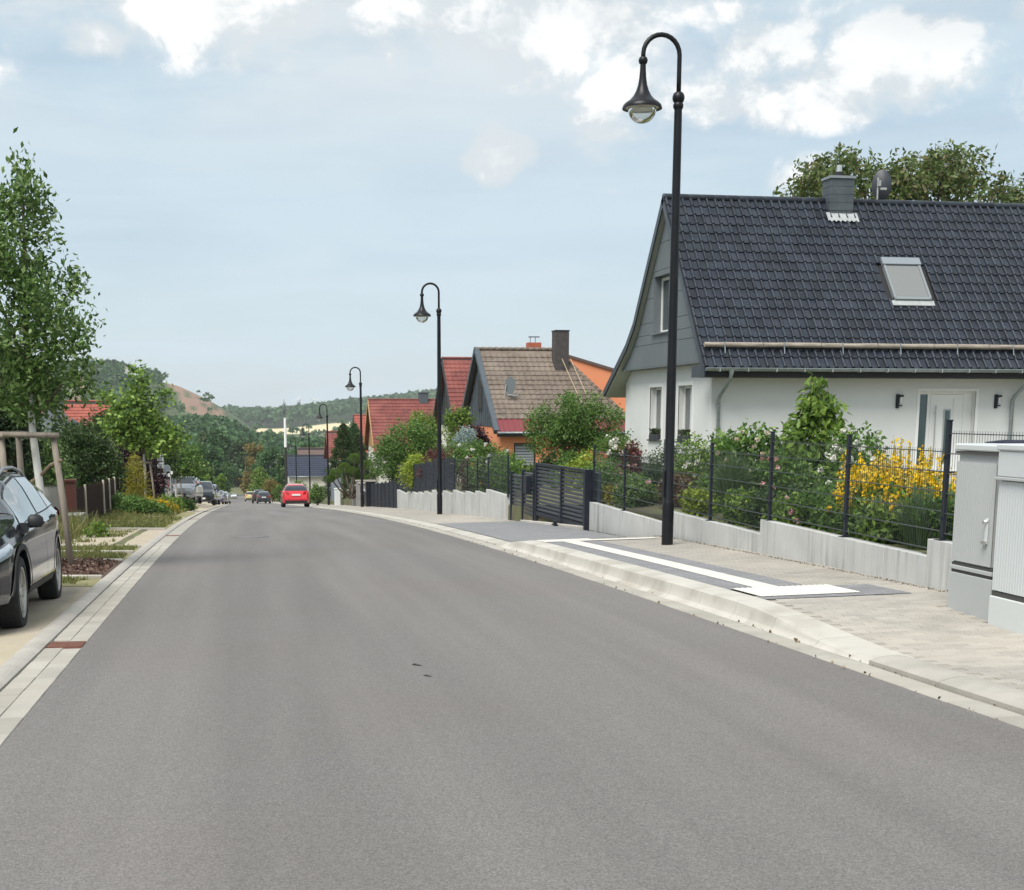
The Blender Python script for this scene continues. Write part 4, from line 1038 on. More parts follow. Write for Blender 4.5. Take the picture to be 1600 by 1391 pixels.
hp(MB().box((18.3, 34.3, -.45), (20.4, 35.0, -.16)).obj('door_step', M_KERB))
for xl in (17.89, 20.82):
    l = hp(MB().box((xl - .10, 34.93, 1.64), (xl - .02, 35.0, 2.02)).obj('wall_light', M_ANTH, bevel=.01))
    sub(MB().box((xl - .02, 34.93, 1.95), (xl + .10, 34.99, 2.0)).box((xl - .02, 34.94, 1.70), (xl + .08, 34.98, 1.73)).obj('bracket', M_ANTH), l)
    sub(MB().tube([(xl + .03, 34.95, 1.78), (xl + .03, 34.95, 1.93)], .03, 10).obj('bulb', mat('opal_glass', (.8, .8, .78), .3)), l)
b = MB()
hp(MB().box((22.6, 36.2, 4.0), (22.7, 36.5, 4.5)).obj('roof_vent', M_UNDER)) if False else None
# flower boxes on the gable window sills
L_BOX = leafmat('box_plant', [(.02, .035, .015), (.045, .07, .03), (.08, .11, .04)])
for k, g in enumerate(GW):
    o = empty('flower_box', (12.5, (g[0] + g[1]) / 2, .675), 0, ['dark flower box on the left gable window sill', 'dark flower box on the right gable window sill'][k], 'flower box', 'flower boxes on the gable sills')
    MB().box((-.075, -.42, -.005), (.11, .42, .20)).obj('planter', mat('dark_planter', (.035, .037, .045), .6), o, bevel=.01)
    gg = np.random.default_rng(k); n = 260; C = np.stack([gg.uniform(-.07, .1, n), gg.uniform(-.38, .38, n), gg.uniform(.2, .36, n)], 1)
    put('plant', quads_mesh('plant', leaf_quads(C, .10, np.tile([[0, 0, 1.]], (n, 1)), .35, 1.0, g=gg), L_BOX), o)
def tiled(b, O, ux, us, w0, w1, slen, TWd, TLn, wave=.03, sub=4):
    """courses of pantiles as wavy strips; O lower left corner, w0/w1 functions of the slope length give the row ends"""
    O, ux, us = Vector(O), Vector(ux).normalized(), Vector(us).normalized(); n = ux.cross(us); n = n if n.z > 0 else -n
    rows = int(slen / TLn)
    for j in range(rows):
        s = j * TLn; a, c = w0(s), w1(s)
        if c - a < .1: continue
        m = max(2, int((c - a) / TWd * sub)); r0, r1, r2 = [], [], []
        for i in range(m + 1):
            x = a + (c - a) * i / m; ph = (i % sub) / sub
            wv = wave * max(0, math.cos(2 * math.pi * (ph - .25))) if sub > 2 else 0
            jit = .004 * math.sin(i * 12.9 + j * 7.1)
            P = O + ux * x + us * s
            r2.append(P + n * (.002 + wv * .5)); r0.append(P + n * (.045 + wv + jit)); r1.append(P + us * (TLn + .02) + n * (.006 + wv))
        b.grid([r0, r1]); b.grid([r2, r0])
def gable_house(name, label, x0, x1, ye, yr, ze, zrg, zg, roofm, wallm, gabm, bargem, TWd=.3, TLn=.36, over=.4, wins=(), chim=None, chm=None, rear=None, rearm=None):
    """ridge along x; front eave at (ye, ze), ridge at (yr, zrg), ground zg"""
    h = empty(name, (x0, ye, zg), 0, label, 'house'); inv = Matrix.Translation((-x0, -ye, -zg))
    def P(o, par=None):
        if par is None: o.parent = h; o.matrix_parent_inverse = inv
        else: o.parent = par
        return o
    yb = rear or (2 * yr - ye); yw = ye + over
    zw = ze + (zrg - ze) * over / (yr - ye)
    P(holed('front_wall', 'y', yw, x0 + over, x1, zg - .5, zw, [w[:4] for w in wins], .25, wallm, None))
    b = MB(); b.poly([(x0 + over, yw, zg - .5), (x0 + over, yb - over, zg - .5), (x0 + over, yb - over, zw), (x0 + over, yw, zw)]); P(b.obj('gable_wall', wallm))
    b = MB(); b.poly([(x0 + over - .03, yw + .1, zw), (x0 + over - .03, yb - over - .1, zw), (x0 + over - .03, yr, zrg - .15)])
    n = 9
    for k in range(n):
        y0_ = yw + .2 + (yb - yw - 1.2) * k / n; t = min((y0_ - yw) / (yr - yw), (yb - over - y0_) / (yb - over - yr)); 
        b.box((x0 + over - .05, y0_, zw), (x0 + over - .03, y0_ + .06, zw + max(.05, t * (zrg - .3 - zw))))
    P(b.obj('gable_cladding', gabm))
    P(MB().box((x1 - .2, yw, zg - .5), (x1, yb - over, zw)).obj('end_wall', wallm)); P(MB().box((x0 + over, yb - over - .2, zg - .5), (x1 - .2, yb - over, zw)).obj('rear_wall', wallm))
    for w in wins:
        fr = window(None, 'y', yw, *w[:4], deep=.1, fw=.06, m=w[4] if len(w) > 4 else M_PVC, mull=1, sill=True); P(fr)
    us = Vector((0, yr - ye, zrg - ze)); sl = us.length
    b = MB(); slab(b, (ye, ze), (yr, zrg), x0, x1, .14); rf = P(b.obj('roof', M_UNDER))
    b = MB(); slab(b, (yb, ze), (yr, zrg), x0, x1, .14); P(b.obj('rear_roof', rearm or roofm))
    b = MB(); tiled(b, (x0, ye, ze), (1, 0, 0), us, lambda s: 0, lambda s: x1 - x0, sl, TWd, TLn)
    t = b.obj('tiles', roofm, smooth=True, sharp=40); t['kind'] = 'stuff'; P(t, rf)
    b = MB(); slab(b, (ye - .02, ze + .06), (yr, zrg + .09), x0 - .05, x0 + .02, .30); slab(b, (yb, ze + .06), (yr, zrg + .09), x0 - .05, x0 + .02, .30); P(b.obj('bargeboard', bargem))
    b = MB(); b.tube([(x0, yr, zrg + .03), (x1, yr, zrg + .03)], .09, 8); P(b.obj('ridge', roofm), rf)
    b = MB(); b.tube([(x0, ye - .06, ze - .05), (x1, ye - .06, ze - .05)], .06, 8); P(b.obj('gutter', M_ZINC, smooth=True))
    if chim:
        cx_, cw, hgt = chim; c = MB().box((cx_ - cw / 2, yr - .4, zrg - .8), (cx_ + cw / 2, yr + .35, zrg + hgt)).obj('chimney', chm or M_SLATE); P(c, rf)
        P(MB().box((cx_ - cw / 2 - .05, yr - .45, zrg + hgt), (cx_ + cw / 2 + .05, yr + .4, zrg + hgt + .06)).obj('cap', chm or M_SLATE), rf)
    h['_inv'] = 0; del h['_inv']
    return h, P, rf
M_RED = mat('red_roof_tile', (.205, .05, .04), .7, (.125, .034, .029), 2.2, 6, .2, 30, coord='World', col3=(.235, .07, .055), scale3=.6)
M_RED2 = mat('orange_red_roof_tile', (.34, .085, .055), .65, (.25, .06, .042), 1.4, 5, .1, 30, coord='World')
M_BROWN = mat('brown_concrete_tile', (.185, .145, .115), .85, (.115, .09, .072), 3.2, 7, .3, 30, coord='World', col3=(.215, .175, .14), scale3=.5)
M_ORANGE = mat('orange_render', (.80, .30, .15), .85, (.75, .275, .135), .8, 4, .05, 80, coord='World')
M_DKWOOD = mat('blue_grey_boards', (.055, .072, .088), .6, (.075, .092, .11), 3, 4)
M_REDMET = mat('red_metal_sheet', (.21, .038, .045), .5, (.17, .032, .038), 1, 3)
M_CREAM = mat('cream_render', (.66, .64, .58), .9, (.6, .58, .52), 1, 4)
M_BLKB = mat('black_bargeboard', (.015, .016, .018), .5)
M_OCHRE = mat('ochre_wood', (.36, .22, .09), .7)
M_NAVY = mat('navy_roof_sheet', (.02, .027, .05), .55, (.028, .035, .06), 2, 3)
# orange house (custom: hipped on the right, red sheet apron over the eaves)
def orange_house():
    x0, ye, ze, yk, zk, yr, zg_ = 13.61, 72.0, .50, 72.85, 1.17, 78.4, -2.3; zrg = 5.12; xr = 18.35; xe = 21.3
    h = empty('house', (x0, ye, zg_), 0, 'orange rendered house with brown hipped tile roof and red metal eaves', 'house'); inv = Matrix.Translation((-x0, -ye, -zg_))
    def P(o, par=None):
        if par is None: o.parent = h; o.matrix_parent_inverse = inv
        else: o.parent = par
        return o
    P(holed('front_wall', 'y', 72.45, 13.98, 21.0, zg_ - .5, .60, [(14.72, 15.95, -1.4, -.10)], .3, M_ORANGE, None))
    w = window(None, 'y', 72.45, 14.72, 15.95, -1.4, -.10, deep=.12, fw=.07, m=mat('dark_window_frame', (.03, .025, .022), .5), mull=0); P(w)
    for q in range(7): P(MB().box((14.82, 72.54, -1.30 + q * .15), (15.85, 72.56, -1.19 + q * .15)).obj('shutter_slat', mat('grey_shutter', (.33, .36, .40), .5)), w)
    P(MB().box((13.98, 72.75, zg_ - .5), (14.25, 83.8, .9)).obj('gable_wall', M_ORANGE)); P(MB().box((14.25, 83.5, zg_ - .5), (21, 83.8, .6)).obj('rear_wall', M_ORANGE)); P(MB().box((20.7, 72.75, zg_ - .5), (21, 83.5, .6)).obj('end_wall', M_ORANGE))
    b = MB(); b.poly([(13.95, 73.0, .75), (13.95, 83.4, .75), (13.95, yr, zrg - .1)])
    for k in range(16):
        y = 73.1 + k * .62; t = min((y - 73) / (yr - 73), (83.4 - y) / (83.4 - yr)); b.box((13.90, y, .75), (13.95, y + .10, .75 + max(.1, t * (zrg - .9))))
    P(b.obj('gable_boards', M_DKWOOD))
    P(MB().box((13.86, 77.6, 1.7), (13.94, 78.9, 3.4)).obj('gable_window', M_UNDER))
    b = MB(); V = Vector
    rf = P(b.poly([(x0, yk, zk - .03), (xe, yk, zk - .03), (xr, yr, zrg - .03), (x0, yr, zrg - .03)]).poly([(xe, yk, zk), (xe, 84, zk), (xr, yr, zrg)]).poly([(x0, 84, zk), (xe, 84, zk), (xr, yr, zrg - .03), (x0, yr, zrg - .03)]).obj('roof', M_BROWN))
    us = V((0, yr - yk, zrg - zk)); sl = us.length; b = MB()
    tiled(b, (x0, yk, zk), (1, 0, 0), us, lambda s: 0, lambda s: (xe - x0) + (xr - xe) * s / sl, sl, .33, .46, .035)
    t = b.obj('tiles', M_BROWN, smooth=True, sharp=40); t['kind'] = 'stuff'; P(t, rf)
    b = MB()
    for k in range(19):
        A = V((xe, yk, zk)).lerp(V((xr, yr, zrg)), k / 19); C = V((xe, yk, zk)).lerp(V((xr, yr, zrg)), (k + 1.08) / 19); o = MB().tube([A + V((0, 0, .04)), C + V((0, 0, .02))], [.11, .085], 8).obj('hip_tile', M_BROWN, smooth=True); P(o, rf)
    for k in range(12):
        xx = x0 + (xr - x0) * k / 12; P(MB().tube([(xx, yr, zrg + .05), (xx + .42, yr, zrg + .03)], [.11, .09], 8).obj('ridge_tile', M_BROWN, smooth=True), rf)
    b = MB(); slab(b, (ye, ze), (yk, zk), x0 + .1, xe + .6, .05)
    ap = P(b.obj('metal_apron', M_REDMET))
    for k in range(27): 
        xx = x0 + .25 + k * .28; b = MB(); slab(b, (ye, ze + .03), (yk, zk + .03), xx, xx + .05, .03); P(b.obj('standing_seam', M_REDMET), ap)
    P(MB().box((x0 + .1, ye - .05, ze - .26), (xe + .6, ye + .02, ze - .03)).obj('fascia', M_BLKB)); P(MB().tube([(x0 + .1, ye - .1, ze - .05), (xe + .6, ye - .1, ze - .05)], .06, 8).obj('gutter', M_ZINC, smooth=True))
    b = MB(); slab(b, (yk, zk + .08), (yr, zrg + .14), x0 - .06, x0 + .22, .22); slab(b, (ye, ze + .1), (yk, zk + .08), x0 - .06, x0 + .22, .26); slab(b, (84.2, .8), (yr, zrg + .14), x0 - .06, x0 + .22, .26); P(b.obj('bargeboard', M_DKWOOD))
    c = P(MB().box((17.95, 76.6, 3.6), (18.75, 77.5, 6.12)).obj('chimney', mat('dark_brick_chimney', (.05, .045, .045), .8, (.075, .065, .06), 6, 4)), rf); P(MB().box((17.92, 76.57, 6.1), (18.78, 77.53, 6.16)).obj('chimney_cap', M_BLKB), rf)
    c2 = P(MB().box((16.83, 78.7, 4.4), (17.6, 79.4, 5.56)).obj('chimney', mat('orange_brick_chimney', (.45, .13, .07), .8, (.36, .10, .06), 5, 4)), rf)
    P(MB().tube([(17.0, 79, 5.5), (17.0, 79, 5.9)], .02, 6).tube([(17.3, 79, 5.5), (17.3, 79, 5.85)], .02, 6).box((16.9, 78.95, 5.86), (17.55, 79.05, 5.92)).obj('weather_cowl', M_SLATE), rf)
    for xx in (18.35, 18.85): P(MB().tube([(xx + .55, 73.6, 1.75), (xx, 76.6, 4.55)], .022, 6).obj('ladder_rail', mat('ladder_wood', (.42, .33, .22), .8)), rf)
    d = P(MB().tube([(14.65, 74.5, 2.0), (14.6, 74.4, 2.5), (14.65, 74.3, 3.05)], .04, 6).obj('satellite_dish', M_LEAD))
    b = MB(); b.grid([[(14.85 + r_ * .55 * math.cos(t), 74.2 - .5 * r_ * math.cos(t), 3.0 + r_ * math.sin(t)) for t in [2 * math.pi * q / 18 for q in range(19)]] for r_ in (.01, .25, .48)]); P(b.obj('reflector', mat('dish_grey', (.13, .15, .16), .5), smooth=True), d)
    P(MB().tube([(14.7, 74.2, 2.5), (15.2, 73.9, 2.45), (15.35, 73.8, 2.7)], .03, 6).obj('feed_arm', M_LEAD), d)
    P(MB().box((14.25, 72.38, -.75), (14.40, 72.45, -.45)).obj('wall_light', M_BLKB))
    b = MB(); b.hexa([(20.4, 84, -2.8), (26, 84, -2.8), (26, 90, -2.8), (20.4, 90, -2.8), (20.4, 84, 5.0), (26, 84, 3.35), (26, 90, 3.35), (20.4, 90, 5.0)]); P(b.obj('extension', M_ORANGE))
    b = MB(); b.hexa([(20.3, 83.9, 5.0), (26.1, 83.9, 3.33), (26.1, 90.1, 3.33), (20.3, 90.1, 5.0), (20.3, 83.9, 5.16), (26.1, 83.9, 3.55), (26.1, 90.1, 3.55), (20.3, 90.1, 5.16)]); P(b.obj('extension_roof', mat('brown_metal_edge', (.12, .08, .07), .6)))
orange_house()
h3, P3, r3 = gable_house('house', 'red tiled house with black gable boards just behind the orange house', 14.15, 24, 89.6, 95, .3, 5.25, -3.6, M_RED, M_CREAM, M_BLKB, M_BLKB, .33, .42)
b = MB(); slab(b, (88.2, -.75), (89.9, .55), 15.2, 20, .08); P3(b.obj('porch_roof', M_RED)); P3(MB().box((15.5, 88.7, -3.8), (18.5, 90, -.55)).obj('porch', M_ORANGE))
h4, P4, r4 = gable_house('house', 'long red roofed house with ochre gable and dark chimney', 11.75, 19.5, 120.0, 125, -1.95, 2.68, -5.6, M_RED, M_CREAM, M_OCHRE, M_OCHRE, .33, .42, chim=(16.85, .85, .62))
gable_house('house', 'small orange red roofed house beyond the long red roof', 12.9, 21, 150.6, 155, -2.85, 1.2, -7.4, M_RED2, M_CREAM, M_BLKB, M_BLKB, .33, .42)
gable_house('house', 'white house with dark navy roof far down the street', 6.3, 12.2, 187.5, 191.5, -7.1, -4.4, -10.6, M_NAVY, M_CREAM, M_CREAM, M_NAVY, .5, .5)
gable_house('house', 'cream house with pinkish roof edge behind the navy roof', 9.2, 16, 214, 219, -8.2, -4.1, -12.6, mat('faded_pink_roof', (.13, .085, .075), .8), mat('pale_yellow_render', (.62, .52, .30), .9), MATS['pale_yellow_render'], MATS['faded_pink_roof'], .5, .5)
gable_house('house', 'red roof peeking over conifers behind the fourth lamp', 11.5, 20, 178, 183, -4.6, -1.0, -9.3, M_RED, M_CREAM, M_CREAM, M_RED, .4, .45)
# left side house: red roof with slate clad front gable
def left_house():
    h, P, rf = gable_house('house', 'red roofed house with grey slate gable on the left hillside', -19.5, -11.5, 125.6, 130, -1.35, 2.55, -6.2, M_RED2, M_CREAM, M_SLATE, M_BLKB, .33, .42, chim=(-16.2, .9, .65))
    M_SL2 = mat('pale_slate_shingle', (.20, .225, .245), .7, (.15, .17, .19), 3, 6, .2, 20, coord='World')
    ax, az, fxr, fz = -16.3, 2.45, -13.75, -1.35
    b = MB(); b.poly([(ax - 2.5, 124.4, -3), (fxr, 124.4, -3), (fxr, 124.4, fz), (ax, 124.4, az), (ax - 2.5, 124.4, fz)]); P(b.obj('slate_gable', M_SL2))
    b = MB(); b.hexa([(ax, 124.2, az), (fxr + .3, 124.2, fz - .45), (fxr + .3, 129, fz - .45), (ax, 129, az), (ax, 124.2, az + .22), (fxr + .38, 124.2, fz - .25), (fxr + .38, 129, fz - .25), (ax, 129, az + .22)]); P(b.obj('gable_roof', M_SL2))
    b = MB(); b.hexa([(ax - .1, 124.1, az - .1), (fxr + .3, 124.1, fz - .65), (fxr + .3, 124.3, fz - .65), (ax - .1, 124.3, az - .1), (ax, 124.1, az + .12), (fxr + .4, 124.1, fz - .42), (fxr + .4, 124.3, fz - .42), (ax, 124.3, az + .12)]); P(b.obj('bargeboard', M_BLKB))
    b = MB(); b.hexa([(-14.7, 125.2, .2), (-12.0, 125.2, -1.6), (-12.0, 126.4, -1.2), (-14.7, 126.6, .9), (-14.7, 125.2, .42), (-12.0, 125.2, -1.35), (-12.0, 126.4, -.95), (-14.7, 126.6, 1.1)]); P(b.obj('lower_roof', M_SLATE))
left_house()
M_BARK = mat('bark', (.13, .10, .075), .9, (.08, .06, .045), 6, 6, .5, 30)
M_LIME = mat('white_painted_bark', (.74, .73, .69), .8, (.62, .60, .55), 5, 5, .2, 30)
M_STAKE = mat('weathered_stake', (.30, .255, .21), .9, (.20, .17, .14), 3, 6, .4, 25, stretch=(6, 6, .7))
G1 = [(.040, .085, .02), (.078, .165, .034), (.135, .24, .05), (.21, .33, .085)]
LM = {
 'fresh': leafmat('leaf_fresh', [(.055, .103, .022), (.117, .207, .039), (.200, .317, .055), (.317, .442, .097)]),
 'apple': leafmat('leaf_apple', [(.045, .095, .022), (.088, .17, .038), (.15, .25, .065), (.28, .37, .14)]),
 'mid': leafmat('leaf_mid', G1),
 'dark': leafmat('leaf_dark', [(.017, .033, .012), (.036, .069, .021), (.062, .110, .030), (.097, .152, .041)]),
 'yew': leafmat('leaf_yew', [(.014, .025, .014), (.025, .047, .019), (.041, .069, .028), (.069, .110, .041)]),
 'copper': leafmat('leaf_copper', [(.048, .025, .019), (.097, .048, .034), (.152, .083, .062), (.124, .117, .048)]),
 'acer': leafmat('leaf_acer', [(.069, .022, .025), (.124, .041, .041), (.179, .083, .069)]),
 'purple': leafmat('leaf_purple', [(.022, .010, .014), (.041, .017, .025), (.069, .028, .039)]),
 'lime': leafmat('leaf_lime', [(.166, .221, .028), (.276, .359, .041), (.414, .497, .083)]),
 'gold': leafmat('leaf_gold', [(.179, .179, .025), (.304, .276, .034), (.455, .386, .055), (.138, .179, .028)]),
 'reed': leafmat('leaf_reed', [(.062, .110, .041), (.110, .179, .069), (.179, .248, .110)]),
 'silver': leafmat('leaf_silver', [(.276, .345, .331), (.414, .497, .483), (.193, .262, .235)]),
 'topi': leafmat('leaf_topiary', [(.055, .110, .017), (.097, .179, .025), (.152, .248, .039)]),
 'chest': leafmat('leaf_broad', [(.055, .085, .024), (.10, .15, .04), (.16, .22, .065), (.21, .17, .09)]),
 'forest': leafmat('leaf_forest', [(.026, .065, .026), (.047, .112, .038), (.076, .160, .054), (.110, .209, .076)]),
 'forest2': leafmat('leaf_forest_light', [(.052, .109, .035), (.088, .173, .054), (.132, .236, .076)]),
 'autumn': leafmat('leaf_autumn', [(.193, .138, .041), (.262, .193, .062), (.124, .166, .041)]),
 'fl_white': leafmat('petal_white', [(.700, .690, .620), (.820, .800, .740)], .6, .3),
 'fl_yellow': leafmat('petal_yellow', [(.74, .46, .01), (.86, .60, .02), (.80, .52, .02)], .6, .3),
 'fl_pink': leafmat('petal_pink', [(.620, .200, .260), (.720, .400, .420), (.660, .500, .450)], .6, .3),
 'fl_cream': leafmat('petal_cream', [(.620, .480, .340), (.720, .620, .500)], .6, .3),
}
def crown(blobs, n, k, cr, leaf, g, shell=.28, gap=-.12, gs=1.6, asp=.5, droop=.15):
    B = np.array(blobs, float); w = np.prod(B[:, 3:], axis=1) ** .67; w /= w.sum()
    P = []; need = n; tries = 0
    while need > 0 and tries < 12:
        i = g.choice(len(B), need * 2, p=w); d = unit(g.normal(size=(need * 2, 3))); r = 1 - np.abs(g.normal(0, shell, need * 2)); r = np.clip(r, .1, 1.08)
        p = B[i, :3] + d * r[:, None] * B[i, 3:]
        sc = gs / max(.3, float(np.mean(B[:, 3])))
        kk = np.array([noise.noise(Vector((q[0] * sc, q[1] * sc, q[2] * sc + 3.3))) > gap for q in p])
        q = np.concatenate([p[kk], d[kk]], 1)[:need]; P.append(q); need -= len(q); tries += 1
    P = np.concatenate(P); n = len(P)
    C = np.repeat(P[:, :3], k, 0) + g.normal(0, cr, (n * k, 3)); O = np.repeat(P[:, 3:], k, 0)
    return leaf_quads(C, leaf * g.uniform(.65, 1.25, n * k), O, asp, .75, droop, g)
def limbs(o, base, blobs, r0, g, m=None, name='stem', n=6):
    b = MB()
    for q in range(n):
        t = blobs[int(g.integers(len(blobs)))]; e = Vector(t[:3]) + Vector(g.normal(0, .25, 3)) * t[3]
        s = Vector((g.normal(0, r0), g.normal(0, r0), 0)); mid = s.lerp(e, .5) + Vector((g.normal(0, .1), g.normal(0, .1), .1)) * t[3]
        b.tube([s, mid, e], [r0, r0 * .65, r0 * .2], 6)
    return b.obj(name, m or M_BARK, o)
SEED = [100]
def plant(name, label, cat, base, blobs, n, k, cr, leaf, key, group=None, asp=.5, shell=.28, gap=-.12, stems=5, r0=.02, flowers=None, gs=1.6, droop=.15, part='foliage'):
    SEED[0] += 1; g = np.random.default_rng(SEED[0])
    o = empty(name, base, 0, label, cat, group)
    if stems: limbs(o, base, blobs, r0, g, n=stems)
    put(part, quads_mesh(part, crown(blobs, n, k, cr, leaf, g, shell, gap, gs, asp, droop), LM[key]), o)
    for (fk, fn, fr, fs) in (flowers or []):
        B = np.array(blobs); i = g.integers(len(B), size=fn); d = unit(g.normal(size=(fn, 3)) + np.array([[-.6, -.8, .5]])); P = B[i, :3] + d * B[i, 3:] * 1.04
        C = np.repeat(P, 16, 0) + unit(g.normal(size=(fn * 16, 3))) * fr
        V = leaf_quads(C, fs, np.repeat(d, 16, 0), .9, .3, g=g)
        if fn > 30: put('flowers', quads_mesh('flowers', V, LM[fk]), o)['kind'] = 'stuff'
        else:
            for q in range(fn): put('flower', quads_mesh('flower', V[q * 16:q * 16 + 16], LM[fk]), o)
    return o
def gpos(u, x, dz=0):       # garden spot seen at picture column u, standing at street distance x right of the axis
    p = at_x(u, 760, x); return (x, p.y, gz(x, p.y) + dz)

# ---- left: young street trees in timber supports
def support(o, g, w=.62, h=1.85, r=.046, lean=0.0):
    for k, (dx, dy) in enumerate(((.42, -.32), (-.42, -.28), (-.30, .40))):
        b = MB(); top = (dx - (.17 if dx > 0 else .02), dy + .1, h + .0); b.tube([(dx, dy, -.1), ((dx + top[0]) / 2 + .01, (dy + top[1]) / 2, h / 2), top], [r, r * 1.0, r * .92], 10); b.obj('stake', M_STAKE, o, smooth=True)
    for (a, c) in (((.34, -.26), (-.50, -.22)), ((-.42, -.26), (-.32, .50)), ((.30, -.24), (-.34, .5))):
        MB().tube([(a[0], a[1] - .03, h - .02), (c[0], c[1] - .02, h - .0)], r * .85, 8).obj('cross_bar', M_STAKE, o, smooth=True)
    MB().tube([(.36, -.28, h - .35), (.2, -.22, h - .42), (0, .02, h - .60), (-.2, -.1, h - .72), (-.40, -.24, h - .80)], .022, 6).obj('tie_rope', mat('coir_rope', (.22, .17, .12), .95), o)
def street_tree(base, label, blobs, n, k, cr, leaf, key, trunk, lim, slabel, wh=1.75, seed=1, gap=-.12, asp=.5, shell=.35, stake=True, sk=1.0, dr=.15):
    g = np.random.default_rng(seed); o = empty('street_tree', base, 0, label, 'tree', 'young trees along the left verge')
    pts = [Vector(p) for p in trunk]
    i = next(q for q, p in enumerate(pts) if p.z >= wh)
    MB().tube(pts[:i + 1], [.062 - .004 * q for q in range(i + 1)], 12).obj('painted_trunk', M_LIME, o, smooth=True)
    MB().tube(pts[i:], [.058 - .046 * q / max(1, len(pts) - i - 1) for q in range(len(pts) - i)], 10).obj('trunk', M_BARK, o, smooth=True)
    for (s, m_, e, r) in lim: MB().tube([s, m_, e], [r, r * .75, r * .4], 7).obj('limb', M_BARK, o, smooth=True)
    put('crown', quads_mesh('crown', crown(blobs, n, k, cr, leaf, g, shell, gap, 1.5, asp, dr), LM[key]), o)
    if stake:
        s = empty('tree_support', base, 0, slabel, 'tree support', 'timber tree supports'); support(s, g); s.scale = (sk,) * 3
    return o
b0 = (-2.78, 19.75, zl(-2.78, 19.75) + .02)
shoots = []
gg = np.random.default_rng(17)
for q in range(46):
    zz = gg.uniform(2.1, 5.2); rr = np.interp(zz, [2.0, 2.4, 3.0, 3.5, 4.4, 5.4], [.52, .80, .98, .74, .40, .10]); a = gg.uniform(0, 6.28)
    shoots.append((-.02 + rr * math.cos(a) * .92, rr * math.sin(a) * .92, zz + .2, .16, .16, .30))
street_tree(b0, 'near young tree with white painted trunk beside the dark car',
            [(-.02, 0, 5.25, .10, .10, .60), (.0, 0, 4.5, .24, .24, .5), (-.02, 0, 3.8, .46, .46, .55), (.0, 0, 3.15, .76, .76, .50), (.0, 0, 2.6, .64, .64, .40), (-.1, 0, 2.25, .45, .45, .30)] + shoots,
            1600, 7, .085, .10, 'apple', [(.05, 0, -.1), (.04, 0, .5), (0, 0, 1.2), (-.05, 0, 1.9), (-.06, 0, 2.4), (-.06, 0, 3.2), (-.02, 0, 4.2), (0, 0, 5.3)],
            [((-.05, 0, 2.15), (-.3, -.1, 2.4), (-.75, -.2, 3.1), .03), ((-.05, 0, 2.15), (.25, -.1, 2.35), (.62, -.15, 2.8), .025), ((-.05, 0, 2.6), (.2, .1, 3.0), (.5, .2, 3.7), .025), ((-.05, 0, 2.7), (-.3, .2, 3.3), (-.5, .3, 3.9), .025)],
            'weathered timber support around the near young tree', 2.15, 3, -.16, .44, .42, dr=-.35)
def maple_blobs(sc, seed):
    g = np.random.default_rng(seed); B = [(0, 0, 3.3, 1.3, 1.3, .9), (.5, 0, 2.9, 1.2, 1.2, .8), (-.7, 0, 3.1, 1.0, 1.0, .7), (0, 0, 4.3, .95, .95, .8), (-.1, 0, 5.2, .55, .55, .8), (1.2, 0, 2.8, .8, .9, .6)]
    for q in range(16): B.append((g.uniform(-1.7, 1.9), g.uniform(-1, 1), g.uniform(2.4, 4.8), .45, .45, .4))
    return [tuple(v * sc for v in q) for q in B]
TR = [(60, -4.05, 1.0, 'fresh', 'bright green young maple in support above the yellow flowers', 'timber tree support behind the yellow flower bed'), (86, -3.95, .72, 'mid', 'small young tree in front of the silver off road car', 'timber tree support before the silver off road car'),
      (108, -3.9, .62, 'mid', 'fourth young tree along the row of parked cars', 'timber tree support between parked cars'), (140, -4.2, .55, 'fresh', 'small pale young tree near the far white parked car', None)]
for k, (y, x, s, key, lab, slab_) in enumerate(TR):
    bb = (x, y, zl(x, y) + .02)
    street_tree(bb, lab, maple_blobs(s, 40 + k), int(900 * s), 6, .16 * s, .20 * s ** .5, key, [(0, 0, -.1), (0, 0, .8), (.02, 0, 1.6), (0, 0, 2.2), (0, 0, 2.9 * s), (0, 0, 4.4 * s), (0, 0, 5.6 * s)], [((0, 0, 2.2 * s), (-.6, 0, 2.5 * s), (-1.3 * s, 0, 3.2 * s), .03), ((0, 0, 2.3 * s), (.5, 0, 2.6 * s), (1.2 * s, 0, 3.1 * s), .03)], slab_, 2.0, 60 + k, -.2, .75, .4, slab_ is not None)
# ---- left: garden behind the verge
zb = lambda x, y: zl(x, y)
plant('dark_tree', 'dense dark yew tree behind the near young tree', 'tree', (-5.9, 31, zb(-5.9, 31)), [(0, 0, 2.6, 1.35, 1.2, 1.5), (.6, 0, 1.9, 1.1, 1.0, 1.3), (.1, 0, 3.6, .95, .9, .9), (-1.2, 0, 2.8, 1.2, 1, 1.5), (.95, -.2, 3.0, .55, .6, .65)], 3400, 7, .14, .13, 'yew', stems=4, r0=.16, gap=-.3)
plant('copper_tree', 'brown leaved copper tree at the edge of the dark yew', 'tree', (-5.2, 33.5, zb(-5.2, 33.5)), [(.05, 0, 3.05, .55, .5, .75), (-.1, 0, 3.7, .6, .6, .55), (-.1, 0, 2.3, .4, .4, .6)], 1000, 7, .10, .11, 'copper', stems=4, r0=.06, gap=-.2)
plant('shrub', 'yellowish green shrub under the brown copper tree', 'shrub', (-5.6, 38, zb(-5.6, 38)), [(0, 0, 1.6, .75, .7, .9), (.5, 0, 1.2, .6, .6, .7), (.3, 0, 2.0, .5, .5, .5)], 900, 6, .12, .11, 'apple', stems=5, r0=.03)
